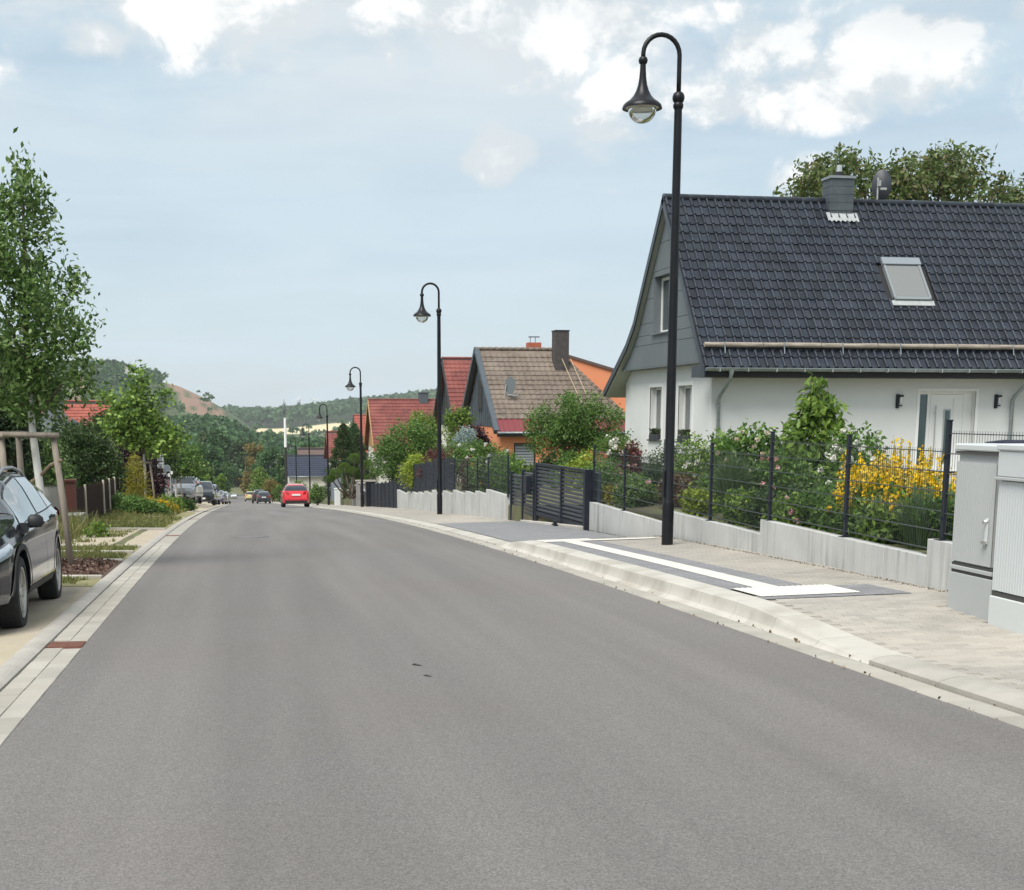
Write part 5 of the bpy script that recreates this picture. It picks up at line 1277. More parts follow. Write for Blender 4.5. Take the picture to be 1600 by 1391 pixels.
plant('hedge', 'dark green hedge behind the brown board fence', 'hedge', (-5.6, 50, zb(-5.6, 50)), [(-.9, 0, 1.5, .9, .8, 1.1), (0, 0, 1.7, 1.0, .8, 1.2), (.8, 0, 1.3, .8, .8, 1.1), (-1.8, 0, 1.4, .9, .9, 1.1), (.35, .3, 2.0, .7, .7, .8)], 2600, 7, .12, .12, 'dark', stems=5, r0=.04, gap=-.35)
plant('hedge', 'dark hedge between fence and yew, left part', 'hedge', (-7.0, 42, zb(-7, 42)), [(0, 0, 1.2, 1.2, .9, 1.2), (1.3, 0, 1.0, .9, .8, 1.0)], 1300, 7, .14, .13, 'dark', stems=4, r0=.04, gap=-.35)
plant('purple_shrub', 'dark purple leaved shrub behind the second tree support', 'shrub', (-4.9, 68, zb(-4.9, 68)), [(0, 0, 1.6, 1.0, .9, 1.6), (-.7, 0, 2.0, .9, .9, 1.3), (.4, 0, 1.0, .9, .8, .9)], 1500, 6, .16, .16, 'purple', stems=5, r0=.04, gap=-.3)
plant('dark_tree', 'dark tree mass behind the bright young maple', 'tree', (-7.2, 80, zb(-7.2, 80)), [(0, 0, 3, 2.0, 1.6, 2.2), (2.0, 0, 2.6, 1.6, 1.5, 2.0), (-2.2, 0, 2.6, 1.8, 1.5, 2.0)], 2600, 6, .25, .24, 'dark', stems=5, r0=.12, gap=-.3)
plant('golden_conifer', 'golden green conifer shrub at the end of the board fence', 'conifer', (-3.95, 53, zb(-3.95, 53)), [(0, 0, .5, .55, .55, .6), (0, 0, 1.1, .42, .42, .6), (.02, 0, 1.65, .22, .22, .4)], 1000, 6, .08, .10, 'gold', stems=2, r0=.04, asp=.25, gap=-.3)
for k, (x, y, s, key, fl, lab) in enumerate(((-3.4, 45.3, .55, 'mid', None, 'low green bush on the verge beside the brown fence'), (-2.85, 45.6, .42, 'mid', None, 'low green bush next to the gutter'), (-3.15, 49, .5, 'gold', [('fl_yellow', 60, .05, .07)], 'yellow flowering bush on the verge'),
                                          (-2.8, 51, .42, 'gold', [('fl_yellow', 60, .05, .07)], 'smaller yellow flowering bush nearer the gutter'), (-2.95, 57, .55, 'fresh', None, 'round green bush before the parked silver car'), (-2.6, 62, .5, 'apple', None, 'weedy bush beyond the yellow flowers'), (-3.9, 46.5, .6, 'mid', None, 'leafy bush at the foot of the board fence end'))):
    plant('bush', lab, 'bush', (x, y, zb(x, y)), [(0, 0, s * .5, s, s * .9, s * .55), (s * .6, .1, s * .4, s * .6, s * .6, s * .45)], 420, 6, .07, .09, key, 'bushes on the left verge', stems=3, r0=.012, flowers=fl)
plant('weed', 'single green weed in the sandy bay', 'weed', (-2.95, 28.5, zb(-2.95, 28.5)), [(0, 0, .16, .26, .26, .16)], 90, 5, .04, .08, 'fresh', stems=2, r0=.006)

# ---- right: front garden behind the mesh fence
def yellow_patch():
    g = np.random.default_rng(77); o = empty('yellow_loosestrife', gpos(1405, 8.0), 0, 'clump of tall yellow flowering perennials behind the mesh fence', 'flowers')
    n = 170; S = []; Lf = []; Fl = []; b = MB()
    for q in range(n):
        a = g.uniform(0, 6.28); r = math.sqrt(g.random()); x, y = r * math.cos(a) * .55, r * math.sin(a) * 1.02
        h = (1.0 + .28 * math.sin(q * 1.7)) * g.uniform(.7, 1.02) * (1 - .22 * r * r); lx, ly = x * 1.12, y * 1.12
        b.tube([(x, y, 0), (lx, ly, h)], [.006, .004], 4, cap=False)
        for t in np.linspace(.12, .72, 11): Lf += [(x + (lx - x) * t + g.normal(0, .035), y + (ly - y) * t + g.normal(0, .035), h * t)] * 2
        for t in np.linspace(.64, 1.02, 24): Fl.append((x + (lx - x) * t + g.normal(0, .018), y + (ly - y) * t + g.normal(0, .018), h * t))
    b.obj('stem', MATS['leaf_mid'], o)
    put('leaves', quads_mesh('leaves', leaf_quads(np.array(Lf) + g.normal(0, .03, (len(Lf), 3)), .13, None, .28, 0, .1, g), LM['mid']), o)
    fo = put('flowers', quads_mesh('flowers', leaf_quads(np.array(Fl), .044, None, .9, 0, 0, g), LM['fl_yellow']), o); fo['kind'] = 'stuff'
yellow_patch()
plant('leafy_tree', 'young conical tree with drooping light green leaves before the white wall', 'tree', gpos(1272, 9.3), [(0, 0, 1.95, .15, .15, .34), (0, 0, 1.6, .36, .36, .38), (0, 0, 1.2, .56, .56, .42), (.0, 0, .72, .62, .62, .42)], 640, 4, .08, .17, 'fresh', stems=4, r0=.03, asp=.42, gap=-.3, droop=.55)
plant('rose_bush', 'white rose bush left of the yellow flowers', 'rose bush', gpos(1335, 8.9), [(0, 0, .75, .5, .5, .5), (.1, .2, 1.15, .35, .35, .3)], 420, 6, .07, .085, 'mid', stems=5, flowers=[('fl_white', 24, .035, .055)])
plant('broad_leaf_shrub', 'large leaved shrub with pale pinkish bracts before the white wall', 'shrub', gpos(1170, 9.6), [(0, 0, 1.18, .5, .5, .28), (.3, -.1, .95, .45, .45, .3), (-.35, .1, 1.0, .38, .38, .28), (0, 0, .6, .5, .5, .4)], 360, 5, .09, .13, 'mid', stems=5, r0=.025, flowers=[('fl_cream', 22, .03, .05)], gap=-.05)
plant('rose_bush', 'light green rose bush with white blooms left of the feathery grass', 'rose bush', gpos(1092, 9.0), [(0, 0, .9, .5, .5, .5), (.35, -.1, 1.0, .4, .4, .45), (-.1, 0, .5, .6, .6, .4)], 520, 6, .07, .085, 'fresh', stems=5, flowers=[('fl_white', 14, .035, .055)])
plant('pink_rose_bush', 'rose bush with pink blooms behind the conical tree', 'rose bush', gpos(1225, 8.6), [(0, 0, .6, .55, .55, .5), (.2, .4, .75, .45, .45, .4)], 500, 6, .07, .085, 'mid', stems=5, flowers=[('fl_pink', 7, .03, .05)])
plant('reddish_shrub', 'low brownish red shrub behind the nearest street lamp', 'shrub', gpos(1066, 8.4), [(0, 0, .32, .45, .6, .32)], 340, 6, .06, .07, 'copper', stems=4, gap=-.3)
plant('round_bush', 'round dark bush beside the house corner plinth', 'bush', gpos(1042, 10.2), [(0, 0, .5, .6, .6, .5)], 520, 6, .06, .06, 'dark', stems=3, gap=-.4)
def tuft(u, x, n, h, spread, lab, seed, key='reed'):
    g = np.random.default_rng(seed); o = empty('ornamental_grass', gpos(u, x), 0, lab, 'grass clump')
    V = np.empty((n * 2, 4, 3)); a = g.uniform(0, 6.28, n); r = np.abs(g.normal(0, spread, n)); H = h * g.uniform(.6, 1.1, n); w = .006
    B = np.stack([np.cos(a) * .12 * g.random(n), np.sin(a) * .12 * g.random(n), 0 * a], 1); d = np.stack([np.cos(a), np.sin(a), 0 * a], 1); s = np.stack([-np.sin(a), np.cos(a), 0 * a], 1) * w
    M_ = B + d * (r * .35)[:, None] + np.array([0, 0, 1.0]) * (H * .65)[:, None]; T = B + d * r[:, None] + np.array([0, 0, 1.0]) * H[:, None] * (1 - .35 * r / h)[:, None]
    V[:n, 0], V[:n, 1], V[:n, 2], V[:n, 3] = B - s, B + s, M_ + s, M_ - s; V[n:, 0], V[n:, 1], V[n:, 2], V[n:, 3] = M_ - s, M_ + s, T + s * .2, T - s * .2
    put('blades', quads_mesh('blades', V, LM[key]), o)
tuft(1145, 7.9, 900, 1.1, .42, 'feathery ornamental grass clump behind the mesh fence', 5)
tuft(1440, 7.6, 500, .7, .4, 'arching grass clump at the foot of the yellow flowers', 6)
low = [(1290, 7.9, .38, 'mid', None, 'low bush behind the fence below the conical tree'), (1240, 7.7, .34, 'fresh', [('fl_pink', 5, .03, .05)], 'low bush with few pink blooms behind the fence'), (1205, 7.8, .36, 'dark', None, 'dark low bush at the stepped wall corner'), (1165, 7.75, .34, 'fresh', None, 'low light green bush below the feathery grass'),
       (1090, 7.7, .26, 'lime', None, 'small lime bush beside the nearest street lamp'), (1120, 8.3, .42, 'mid', None, 'green bush behind the feathery grass'), (998, 8.0, .40, 'mid', [('fl_pink', 9, .04, .06)], 'bush with salmon pink blooms left of the lamp'), (985, 7.7, .30, 'apple', None, 'low grey green bush on the wall left of the lamp'),
       (945, 8.6, .62, 'mid', None, 'dense green bush behind the fence beside the gate'), (958, 7.75, .22, 'gold', None, 'tiny yellow green bush on the wall'), (1330, 7.8, .36, 'mid', [('fl_yellow', 14, .03, .05)], 'low green bush with yellow blooms at the fence post'), (1480, 7.9, .40, 'mid', None, 'green bush behind the utility cabinet'),
       (1385, 7.6, .30, 'fresh', None, 'low leafy bush in front of the yellow flowers'), (1260, 8.4, .4, 'dark', None, 'dark bush beneath the conical tree'), (1030, 8.6, .45, 'yew', None, 'dark evergreen bush left of the nearest lamp')]
for k, (u, x, s, key, fl, lab) in enumerate(low):
    plant('bush', lab, 'bush', gpos(u, x), [(0, 0, s * .75, s, s * 1.2, s * .8), (.1, s * .6, s * .6, s * .7, s * .7, s * .6)], 380, 6, .06, .085, key, 'bushes in the front garden', stems=3, r0=.012, flowers=fl)
# ---- shrubs around the gate and in the second garden
p = at_y(897, 740, 47)
plant('large_shrub', 'large spreading green shrub in front of the orange house', 'shrub', (p.x, 47, gz(p.x, 47)), [(0, 0, 1.75, 1.3, 1.2, .8), (-.9, 0, 1.5, .9, .9, .65), (.95, 0, 1.6, .85, .9, .65), (0, 0, 1.1, 1.2, 1.0, .75), (.2, 0, 2.25, .8, .8, .45), (-.4, 0, 1.0, 1.3, 1, .8)], 2400, 6, .13, .12, 'mid', stems=9, r0=.05, gap=-.1, asp=.4)
for k, (u, v, y, s, key, fl, lab) in enumerate(((905, 745, 36, .55, 'lime', None, 'lime green bush showing over the sliding gate'), (962, 700, 42, .75, 'mid', [('fl_white', 18, .07, .1)], 'rose bush with white blooms beside the white gable'), (800, 745, 41, .6, 'fresh', None, 'light green shrub behind the narrow garden gate'), (850, 745, 40, .55, 'dark', None, 'dark shrub behind the sliding gate'),
      (770, 735, 41, .7, 'fresh', [('fl_yellow', 10, .04, .06)], 'leafy shrub with yellow tips at the wall end'), (880, 750, 38, .5, 'mid', None, 'green shrub low behind the sliding gate'), (978, 748, 36, .28, 'acer', [('fl_pink', 8, .05, .07)], 'reddish blooming shrub at the house corner'))):
    p = at_y(u, v, y); plant('shrub', lab, 'shrub', (p.x, y, gz(p.x, y)), [(0, 0, (p.z - gz(p.x, y)) * .75 + .1, s, s, max(.3, (p.z - gz(p.x, y)) * .55 + .15)), (s * .5, 0, .5, s * .8, s * .8, .5)], 520, 6, .08, .10, key, 'shrubs near the gate', stems=5, r0=.02, flowers=fl)
def p2(u, y): q = at_y(u, 740, y); return (q.x, y, gz(q.x, y))
plant('green_shrub', 'tall rounded green shrub behind the dark panel fence', 'shrub', p2(632, 66), [(0, 0, 2.4, 1.2, 1.1, 1.2), (-.7, 0, 1.8, .9, .9, 1.1), (.8, 0, 2.6, .8, .8, .9), (.2, 0, 1.2, 1.2, 1.0, 1.0)], 2300, 6, .14, .13, 'mid', stems=6, r0=.04, gap=-.3)
plant('green_shrub', 'light green upright shrub left of the second lamp', 'shrub', p2(660, 70), [(0, 0, 2.9, .8, .8, .9), (.2, 0, 2.0, .8, .8, 1.0)], 900, 6, .13, .13, 'fresh', stems=5, r0=.03)
plant('lime_shrub', 'lime yellow shrub above the dark panel fence', 'shrub', p2(655, 55), [(0, 0, 1.35, .6, .6, .5), (-.3, 0, 1.0, .5, .5, .5)], 700, 6, .10, .10, 'lime', stems=4)
plant('red_acer', 'dark red japanese maple behind the second street lamp', 'shrub', p2(692, 52), [(0, 0, 1.5, .75, .7, .42), (.3, 0, 1.15, .7, .6, .4), (-.3, 0, .95, .7, .6, .4)], 1100, 6, .08, .09, 'acer', stems=5, r0=.03)
plant('purple_shrub', 'small dark purple shrub before the orange wall', 'shrub', p2(742, 62), [(0, 0, 2.1, .55, .5, .4), (.2, 0, 1.7, .5, .5, .4)], 500, 6, .10, .12, 'purple', stems=4)
plant('silver_shrub', 'silvery pale shrub right of the second lamp', 'shrub', p2(726, 60), [(0, 0, 1.6, .55, .5, .5), (.1, 0, 2.1, .35, .35, .35)], 500, 6, .09, .11, 'silver', stems=4)
plant('green_shrub', 'green shrub with white blooms above the fence posts', 'shrub', p2(748, 48), [(0, 0, 1.25, .9, .7, .5), (.6, 0, 1.05, .7, .6, .4), (-.5, 0, .9, .7, .6, .5)], 1200, 6, .09, .10, 'mid', stems=5, flowers=[('fl_white', 14, .06, .09)])
plant('climber', 'climbing leaves between the red roof and the orange house', 'shrub', p2(708, 75), [(0, 0, 3.0, .5, .5, 1.2), (.6, 0, 3.6, .6, .4, .5)], 500, 6, .12, .15, 'fresh', stems=4, r0=.03)
plant('garden_bush', 'green bush under the climbing leaves', 'bush', p2(715, 58), [(0, 0, 1.2, .9, .7, .7)], 700, 6, .10, .11, 'apple', stems=4)
for k, (u, y, sd) in enumerate(((680, 44, 1), (770, 38.8, 2), (752, 40.6, 3), (735, 43, 4))):
    plant('fence_bush', ['dark bush pressed against panel fence by second lamp', 'climbing bush at the last post of the stepped wall', 'white blooming bush behind stepped wall mesh', 'green bush behind stepped wall mesh, farther one'][k], 'bush', (7.6, y, gz(7.6, y)), [(0, 0, .7, .4, 1.0, .6)], 520, 6, .07, .09, ['acer', 'mid', 'dark', 'mid'][k], stems=4, flowers=[('fl_white', 5, .04, .06)] if k == 2 else None)
# topiary pine with cloud pruned balls
def topiary():
    o = empty('topiary_tree', (8.35, 81, gz(8.4, 81) - .1), 0, 'cloud pruned topiary pine with round green balls', 'topiary', None)
    base = at_y(548, 765, 81); o.location = (base.x, 81, gz(base.x, 81)); B = Vector(o.location); g = np.random.default_rng(9); b = MB()
    balls = [(554, 716, .36), (538, 731, .36), (524, 741, .34), (552, 736, .30), (574, 727, .38), (587, 738, .30), (578, 749, .36), (563, 745, .26), (517, 748, .24)]
    for k, (u, v, r) in enumerate(balls):
        p = at_y(u, v, 81 + .45 * math.sin(k * 2.1)) - B; s = Vector((.12 * math.cos(k), .1 * math.sin(k), 0))
        MB().tube([s, s.lerp(p, .55) + Vector((0, 0, -.15)), p], [.07, .05, .03], 7).obj('branch', M_BARK, o, smooth=True)
        put('ball', quads_mesh('ball', crown([(p.x, p.y, p.z, r, r, r * .82)], 900, 5, .016, .045, g, .03, -2, 1, .35, -.1), LM['topi']), o)
topiary()
# conifers and trees down the right side of the street
def conifer(label, x, y, h, r, key, n=1400, seed=1, leaf=.2, z=None):
    g = np.random.default_rng(seed); z = gz(x, y) if z is None else z; o = empty('conifer', (x, y, z), 0, label, 'conifer', 'conifers along the street')
    MB().tube([(0, 0, -.2), (0, 0, h * .95)], [.12, .02], 8).obj('trunk', M_BARK, o)
    t = g.random(n) ** .8; rr = r * (1 - t) ** .85 * (1 - .3 * np.abs(np.sin(t * 24))) * (1 - np.abs(g.normal(0, .15, n))) + .05; a = g.uniform(0, 6.28, n)
    C = np.stack([rr * np.cos(a), rr * np.sin(a), t * h], 1); O = np.stack([np.cos(a), np.sin(a), -.2 + 0 * a], 1)
    C = np.repeat(C, 6, 0) + g.normal(0, .10, (n * 6, 3)); put('crown', quads_mesh('crown', leaf_quads(C, leaf * g.uniform(.6, 1.2, n * 6), np.repeat(O, 6, 0), .3, 1.2, .2, g), LM[key]), o)
conifer('tall dark green column conifer right of the red car', 8.1, 107, 5.7, 2.3, 'dark', 2600, 3)
conifer('bluish spruce behind the fourth street lamp', 10.2, 122, 5.8, 2.4, 'forest', 1900, 4)
conifer('slim spruce standing behind the bluish spruce', 9.6, 112, 4.6, 1.6, 'dark', 1200, 5)
for k, (u, y, h, key, lab) in enumerate(((468, 150, 2.2, 'fresh', 'small palm like bush before the white far house'), (425, 190, 3.0, 'autumn', 'yellowish bush beside the far lamp posts'), (438, 170, 2.0, 'mid', 'green hedge bush beyond the red car'), (495, 95, 1.3, 'apple', 'low bush right of the red car'), (405, 260, 4, 'fresh', 'light green tree above the parked dark cars'))):
    q = at_y(u, 770, y); plant('bush', lab, 'bush', (q.x, y, zr(y) + .1), [(0, 0, h * .6, h * .45, h * .45, h * .5)], 420, 6, h * .06, h * .07 + .05, key, 'bushes far down the street', stems=3, r0=.04)
# big tree behind the white house
def back_tree():
    g = np.random.default_rng(21); q = at_y(1400, 300, 50); o = empty('broad_tree', (q.x, 50, -.5), 0, 'broad leaved tree rising behind the black roof', 'tree')
    B = []
    for (u, v, r) in ((1240, 300, .9), (1275, 275, 1.1), (1310, 262, 1.3), (1340, 265, 1.1), (1360, 290, 1.0), (1300, 300, 1.3), (1405, 275, 1.2), (1440, 265, 1.3), (1475, 255, 1.2), (1505, 262, 1.2), (1450, 290, 1.5), (1500, 295, 1.3), (1555, 297, 1.0), (1595, 305, 1.0), (1400, 305, 1.3), (1640, 290, 1.4), (1700, 280, 1.4)):
        p = at_y(u, v + 4, 50 + 1.2 * math.sin(u)); B.append((p.x - q.x, p.y - 50, p.z + .5, r * .78, r * .9, r * .62))
    for k in range(14): B.append((g.uniform(-4, 7), g.uniform(-2, 2), g.uniform(5, 8), 1.5, 1.5, 1.2))
    b = MB(); b.tube([(1, 0, 0), (1.1, 0, 2), (1, 0, 4.5)], [.3, .25, .2], 10)
    b.obj('trunk', M_BARK, o)
    for t in B[:17]: MB().tube([(1, 0, 3.8), Vector((1, 0, 4)).lerp(Vector(t[:3]), .6), Vector(t[:3])], [.12, .07, .03], 6).obj('limb', M_BARK, o)
    put('crown', quads_mesh('crown', crown(B, 4200, 6, .17, .26, g, .3, -.05, 2.2, .42, .45), LM['chest']), o)
back_tree()
def paint(name, c, rough=.25, metal=0.0): return mat(name, c, rough, metal=metal, coat=1.0, spec=.5)
M_TYRE = mat('tyre_rubber', (.014, .014, .015), .85, (.022, .022, .023), 20, 3)
M_RIM = mat('alloy_rim', (.50, .49, .46), .3, metal=.7)
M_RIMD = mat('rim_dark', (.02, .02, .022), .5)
M_PLAS = mat('black_plastic', (.014, .015, .017), .55)
M_CGL = mat('car_glass', (.012, .018, .024), .03, spec=.9, coat=.8)
M_CGL2 = mat('car_side_glass', (.14, .19, .21), .04, spec=.9, coat=.8)
M_HL = mat('headlight_glass', (.45, .52, .58), .08, metal=.3, coat=1)
M_TL = mat('taillight_red', (.36, .006, .008), .15, coat=1)
M_PLATE = mat('number_plate', (.75, .75, .72), .4)
def I(tab): return lambda l: lut(tab, l)
SPEC = {
 'suv': dict(L=4.42, W=1.84, top=[(0, .58), (.08, .74), (.35, .86), (1.0, .97), (1.25, 1.02), (1.55, 1.18), (2.0, 1.38), (2.5, 1.46), (3.3, 1.445), (3.85, 1.36), (4.1, 1.22), (4.32, .98), (4.42, .76)], belt=[(0, .58), (.08, .72), (.5, .81), (1.2, .91), (3.0, .97), (4.0, 1.03), (4.3, .95), (4.42, .76)],
             hw=[(0, .62), (.12, .76), (.45, .875), (1.0, .915), (3.4, .92), (4.0, .885), (4.3, .78), (4.42, .66)], rw=.60, sill=.24, r=.345, ax=(.88, 3.55), ws=(1.27, 2.0), rg=(3.78, 4.2), side=[(1.55, 2.48), (2.56, 3.36), (3.42, 3.85)]),
 'hatch': dict(L=4.05, W=1.74, top=[(0, .55), (.08, .72), (.35, .84), (.95, .98), (1.15, 1.03), (1.45, 1.21), (1.9, 1.41), (2.3, 1.475), (3.0, 1.46), (3.45, 1.38), (3.72, 1.22), (3.92, .98), (4.0, .72), (4.05, .55)], belt=[(0, .55), (.08, .70), (.5, .80), (1.1, .92), (2.6, .98), (3.6, 1.02), (3.9, .94), (4.05, .55)],
             hw=[(0, .58), (.12, .72), (.45, .83), (1.0, .865), (3.0, .87), (3.6, .85), (3.9, .78), (4.05, .70)], rw=.54, sill=.20, r=.31, ax=(.80, 3.28), ws=(1.17, 1.88), rg=(3.50, 3.90), side=[(1.42, 2.25), (2.33, 3.02), (3.08, 3.42)]),
 'offroad': dict(L=4.6, W=1.86, top=[(0, .70), (.06, .92), (.3, 1.04), (1.1, 1.12), (1.25, 1.16), (1.5, 1.40), (1.8, 1.66), (2.2, 1.74), (3.6, 1.74), (4.2, 1.70), (4.45, 1.55), (4.55, 1.2), (4.6, .8)], belt=[(0, .70), (.06, .90), (.5, 1.0), (1.2, 1.08), (4.2, 1.12), (4.5, 1.1), (4.6, .8)],
             hw=[(0, .78), (.1, .86), (.4, .91), (1.0, .93), (4.2, .93), (4.5, .88), (4.6, .80)], rw=.68, sill=.32, r=.37, ax=(.86, 3.66), ws=(1.28, 1.8), rg=(4.3, 4.53), side=[(1.55, 2.4), (2.5, 3.3), (3.4, 4.15)]),
}
def wheel(parent, x, y, z, r, side, spokes=7, w=.21):
    tb = MB(); tb.lathe([(r * .66, -w / 2 + .02), (r * .74, -w / 2), (r * .93, -w / 2 + .005), (r * .985, -w / 2 + .03), (r, -w / 4), (r, w / 4), (r * .985, w / 2 - .03), (r * .93, w / 2 - .005), (r * .74, w / 2), (r * .66, w / 2 - .02), (r * .66, -w / 2 + .02)], 36, axis='x')
    wo = tb.obj('wheel', M_TYRE, parent, (x, y, z), smooth=True, sharp=35)
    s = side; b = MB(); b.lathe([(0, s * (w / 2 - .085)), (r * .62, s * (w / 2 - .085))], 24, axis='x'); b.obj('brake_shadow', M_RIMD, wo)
    b = MB(); b.lathe([(r * .615, s * (w / 2 - .06)), (r * .64, s * (w / 2 - .012)), (r * .685, s * (w / 2 - .006)), (r * .69, s * (w / 2 - .02))], 36, axis='x')
    b.lathe([(0, s * (w / 2 - .018)), (r * .13, s * (w / 2 - .02)), (r * .16, s * (w / 2 - .05))], 16, axis='x')
    for k in range(spokes):
        a = 2 * math.pi * k / spokes
        for da in (-.13, .13):
            c0, c1 = a + da * .6, a + da; pts = []
            for (rr, aa, xx) in ((r * .10, c0, w / 2 - .03), (r * .63, c1, w / 2 - .025)):
                for d in (-.018, .018):
                    pts.append((s * xx, rr * math.cos(aa) - d * math.sin(aa), rr * math.sin(aa) + d * math.cos(aa)))
            q = [pts[0], pts[1], pts[3], pts[2]]; b.hexa([(p[0] - s * .03, p[1], p[2]) for p in q] + q)
    b.obj('rim', M_RIM, wo, smooth=True, sharp=30)
def car(kind, name, label, loc, rz, pm, detail=2, group=None, plate_front=True, trim=True, gl=None):
    S = SPEC[kind]; L = S['L']; top, belt, hw = I(S['top']), I(S['belt']), I(S['hw']); rw, sill = S['rw'], S['sill']
    o = empty(name, loc, rz, label, 'car', group)
    def ring(l):
        zt, zb_, w = top(l), min(belt(l), top(l) - .005), hw(l); g = zt - zb_; k = min(1, g / .38); k = k * k * (3 - 2 * k)
        W9 = w * .93; wr = W9 + (min(rw, w * .80) - W9) * k
        zs = sill + (.10 if (l < .15 or l > L - .15) else 0); zm = zs + (zb_ - zs) * .45
        return [(0, zs), (w * .80, zs), (w * .955, zs + .05), (w * 1.0, zs + .16), (w * 1.005, zm), (w * .995, zb_ - .10), (w * .985, zb_ - .035), (W9 + .012, zb_), (W9 + (wr - W9) * .12, zb_ + g * .12), (W9 + (wr - W9) * .62, zb_ + g * .62), (wr, zb_ + g * .88), (wr * .90, zb_ + g * .965), (wr * .6, zb_ + g * .99), (0, zt)]
    NR = 14
    def surf(l, r):
        R_ = ring(l); i = min(NR - 2, int(r)); t = r - i; return Vector((R_[i][0] + (R_[i + 1][0] - R_[i][0]) * t, l - L / 2, R_[i][1] + (R_[i + 1][1] - R_[i][1]) * t))
    def nrm(l, r):
        a = surf(min(L - .001, l + .02), r) - surf(max(0, l - .02), r); b_ = surf(l, min(12.99, r + .05)) - surf(l, max(0, r - .05)); n = a.cross(b_); n.normalize()
        return n if (n.x > 0 or (n.x == 0 and n.z > 0)) else (-n if n.x < -.02 else n if n.z > 0 else -n)
    b = MB(); sts = sorted({0, .03, .08, .15, .25, .4, .6, .8, 1.0, *[L * k / 34 for k in range(3, 33)], L - .25, L - .15, L - .08, L - .03, L, *S['ws']})
    rows = []
    for l in sts:
        R_ = ring(l); rows.append([(x, l - L / 2, z) for x, z in R_] + [(-x, l - L / 2, z) for x, z in R_[-2:0:-1]])
    rows = [r_ + [r_[0]] for r_ in rows]
    b.grid(rows); b.poly(rows[0][:-1]); b.poly(rows[-1][:-1][::-1]); b.weld = True
    me = b.mesh('body', pm, smooth=True, sharp=38)
    body = put('body', me, o)
    if detail > 0:      # wheel arches
        cut = MB()
        for a in S['ax']:
            for s in (1, -1): cut.lathe([(0, s * .60), (S['r'] + .055, s * .60), (S['r'] + .055, s * 1.1), (0, s * 1.1)], 32, (0, a - L / 2, S['r']), axis='x')
        cut.weld = True; co = cut.obj('cutter', M_PLAS, o); md = body.modifiers.new('arch', 'BOOLEAN'); md.operation = 'DIFFERENCE'; md.object = co; md.solver = 'EXACT'
        dg = bpy.context.evaluated_depsgraph_get(); me2 = bpy.data.meshes.new_from_object(body.evaluated_get(dg)); body.modifiers.clear()
        if len(me2.polygons) > 100: body.data = me2; me2.set_sharp_from_angle(angle=R(38))
        bpy.data.objects.remove(co)
    def patch(nm, la, lb, r0, r1, m, par=body, nl=8, nr=5, off=.006, sides=(1, -1), slant=(0, 0), each=True):
        for s in sides:
            rows = []
            for i in range(nl + 1):
                row = []
                for j in range(nr + 1):
                    t = j / nr; r = r0 + (r1 - r0) * t; l = (la + slant[0] * t) + ((lb + slant[1] * t) - (la + slant[0] * t)) * i / nl
                    p = surf(l, r) + nrm(l, r) * off; row.append((p.x * s, p.y, p.z))
                rows.append(row)
            MB().grid(rows).obj(nm, m, par, smooth=True)
    def over(nm, la, lb, r0, m, off=.006, nl=8):      # patch across the car's centre line
        rows = []
        for i in range(nl + 1):
            l = la + (lb - la) * i / nl; half = []
            for j in range(7):
                r = r0 + (12.99 - r0) * j / 6; p = surf(l, r); n = nrm(l, r); q = p + n * off; half.append((q.x, q.y, q.z))
            rows.append(half + [(-x, y, z) for x, y, z in half[-2::-1]])
        MB().grid(rows).obj(nm, m, body, smooth=True)
    over('windscreen', S['ws'][0] + .06, S['ws'][1] - .02, 9.2, M_CGL); over('rear_window', S['rg'][0] + .02, S['rg'][1], 9.3, M_CGL)
    gl = gl or M_CGL
    nS = len(S['side'])
    if detail > 1: patch('window_surround', S['side'][0][0] - .42, S['side'][-1][1] + .10, 7.75, 10.05, M_PLAS, off=.004, slant=(.52, -.20), nl=20)
    for k, (a, c) in enumerate(S['side']):
        patch('side_window', a - (.34 if k == 0 else 0), c + (.06 if k == nS - 1 else 0), 7.95, 9.85, gl, off=.009, slant=(.45 if k == 0 else .03, .03 if k < nS - 1 else -.18))
    if kind != 'hatch': patch('headlight', .05, .55, 5.2, 6.9, M_HL, off=.008)
    else: patch('headlight', .05, .50, 5.2, 6.8, M_HL, off=.008)
    patch('taillight', L - .42, L - .03, 5.2, 7.0, M_TL, off=.010)
    if trim: patch('sill_trim', 1.3, L - 1.3, 1.6, 2.7, M_PLAS, off=.005, nl=14)
    yF, yR = -L / 2, L / 2
    MB().box((-.42, yF - .02, .40), (.42, yF + .05, .62)).obj('grille', M_PLAS, body)
    if plate_front: MB().box((-.26, yF - .035, .44), (.26, yF - .02, .55)).obj('front_plate', M_PLATE, body)
    MB().box((-.62, yF - .012, .26), (.62, yF + .1, .38)).obj('air_intake', M_PLAS, body)
    MB().box((-.26, yR - .03, .68 if kind != 'hatch' else .70), (.26, yR + .012, .79 if kind != 'hatch' else .81)).obj('rear_plate', M_PLATE, body)
    MB().box((-.68, yR - .25, sill + .02), (.68, yR + .008, sill + .20)).obj('rear_diffuser', M_PLAS, body)
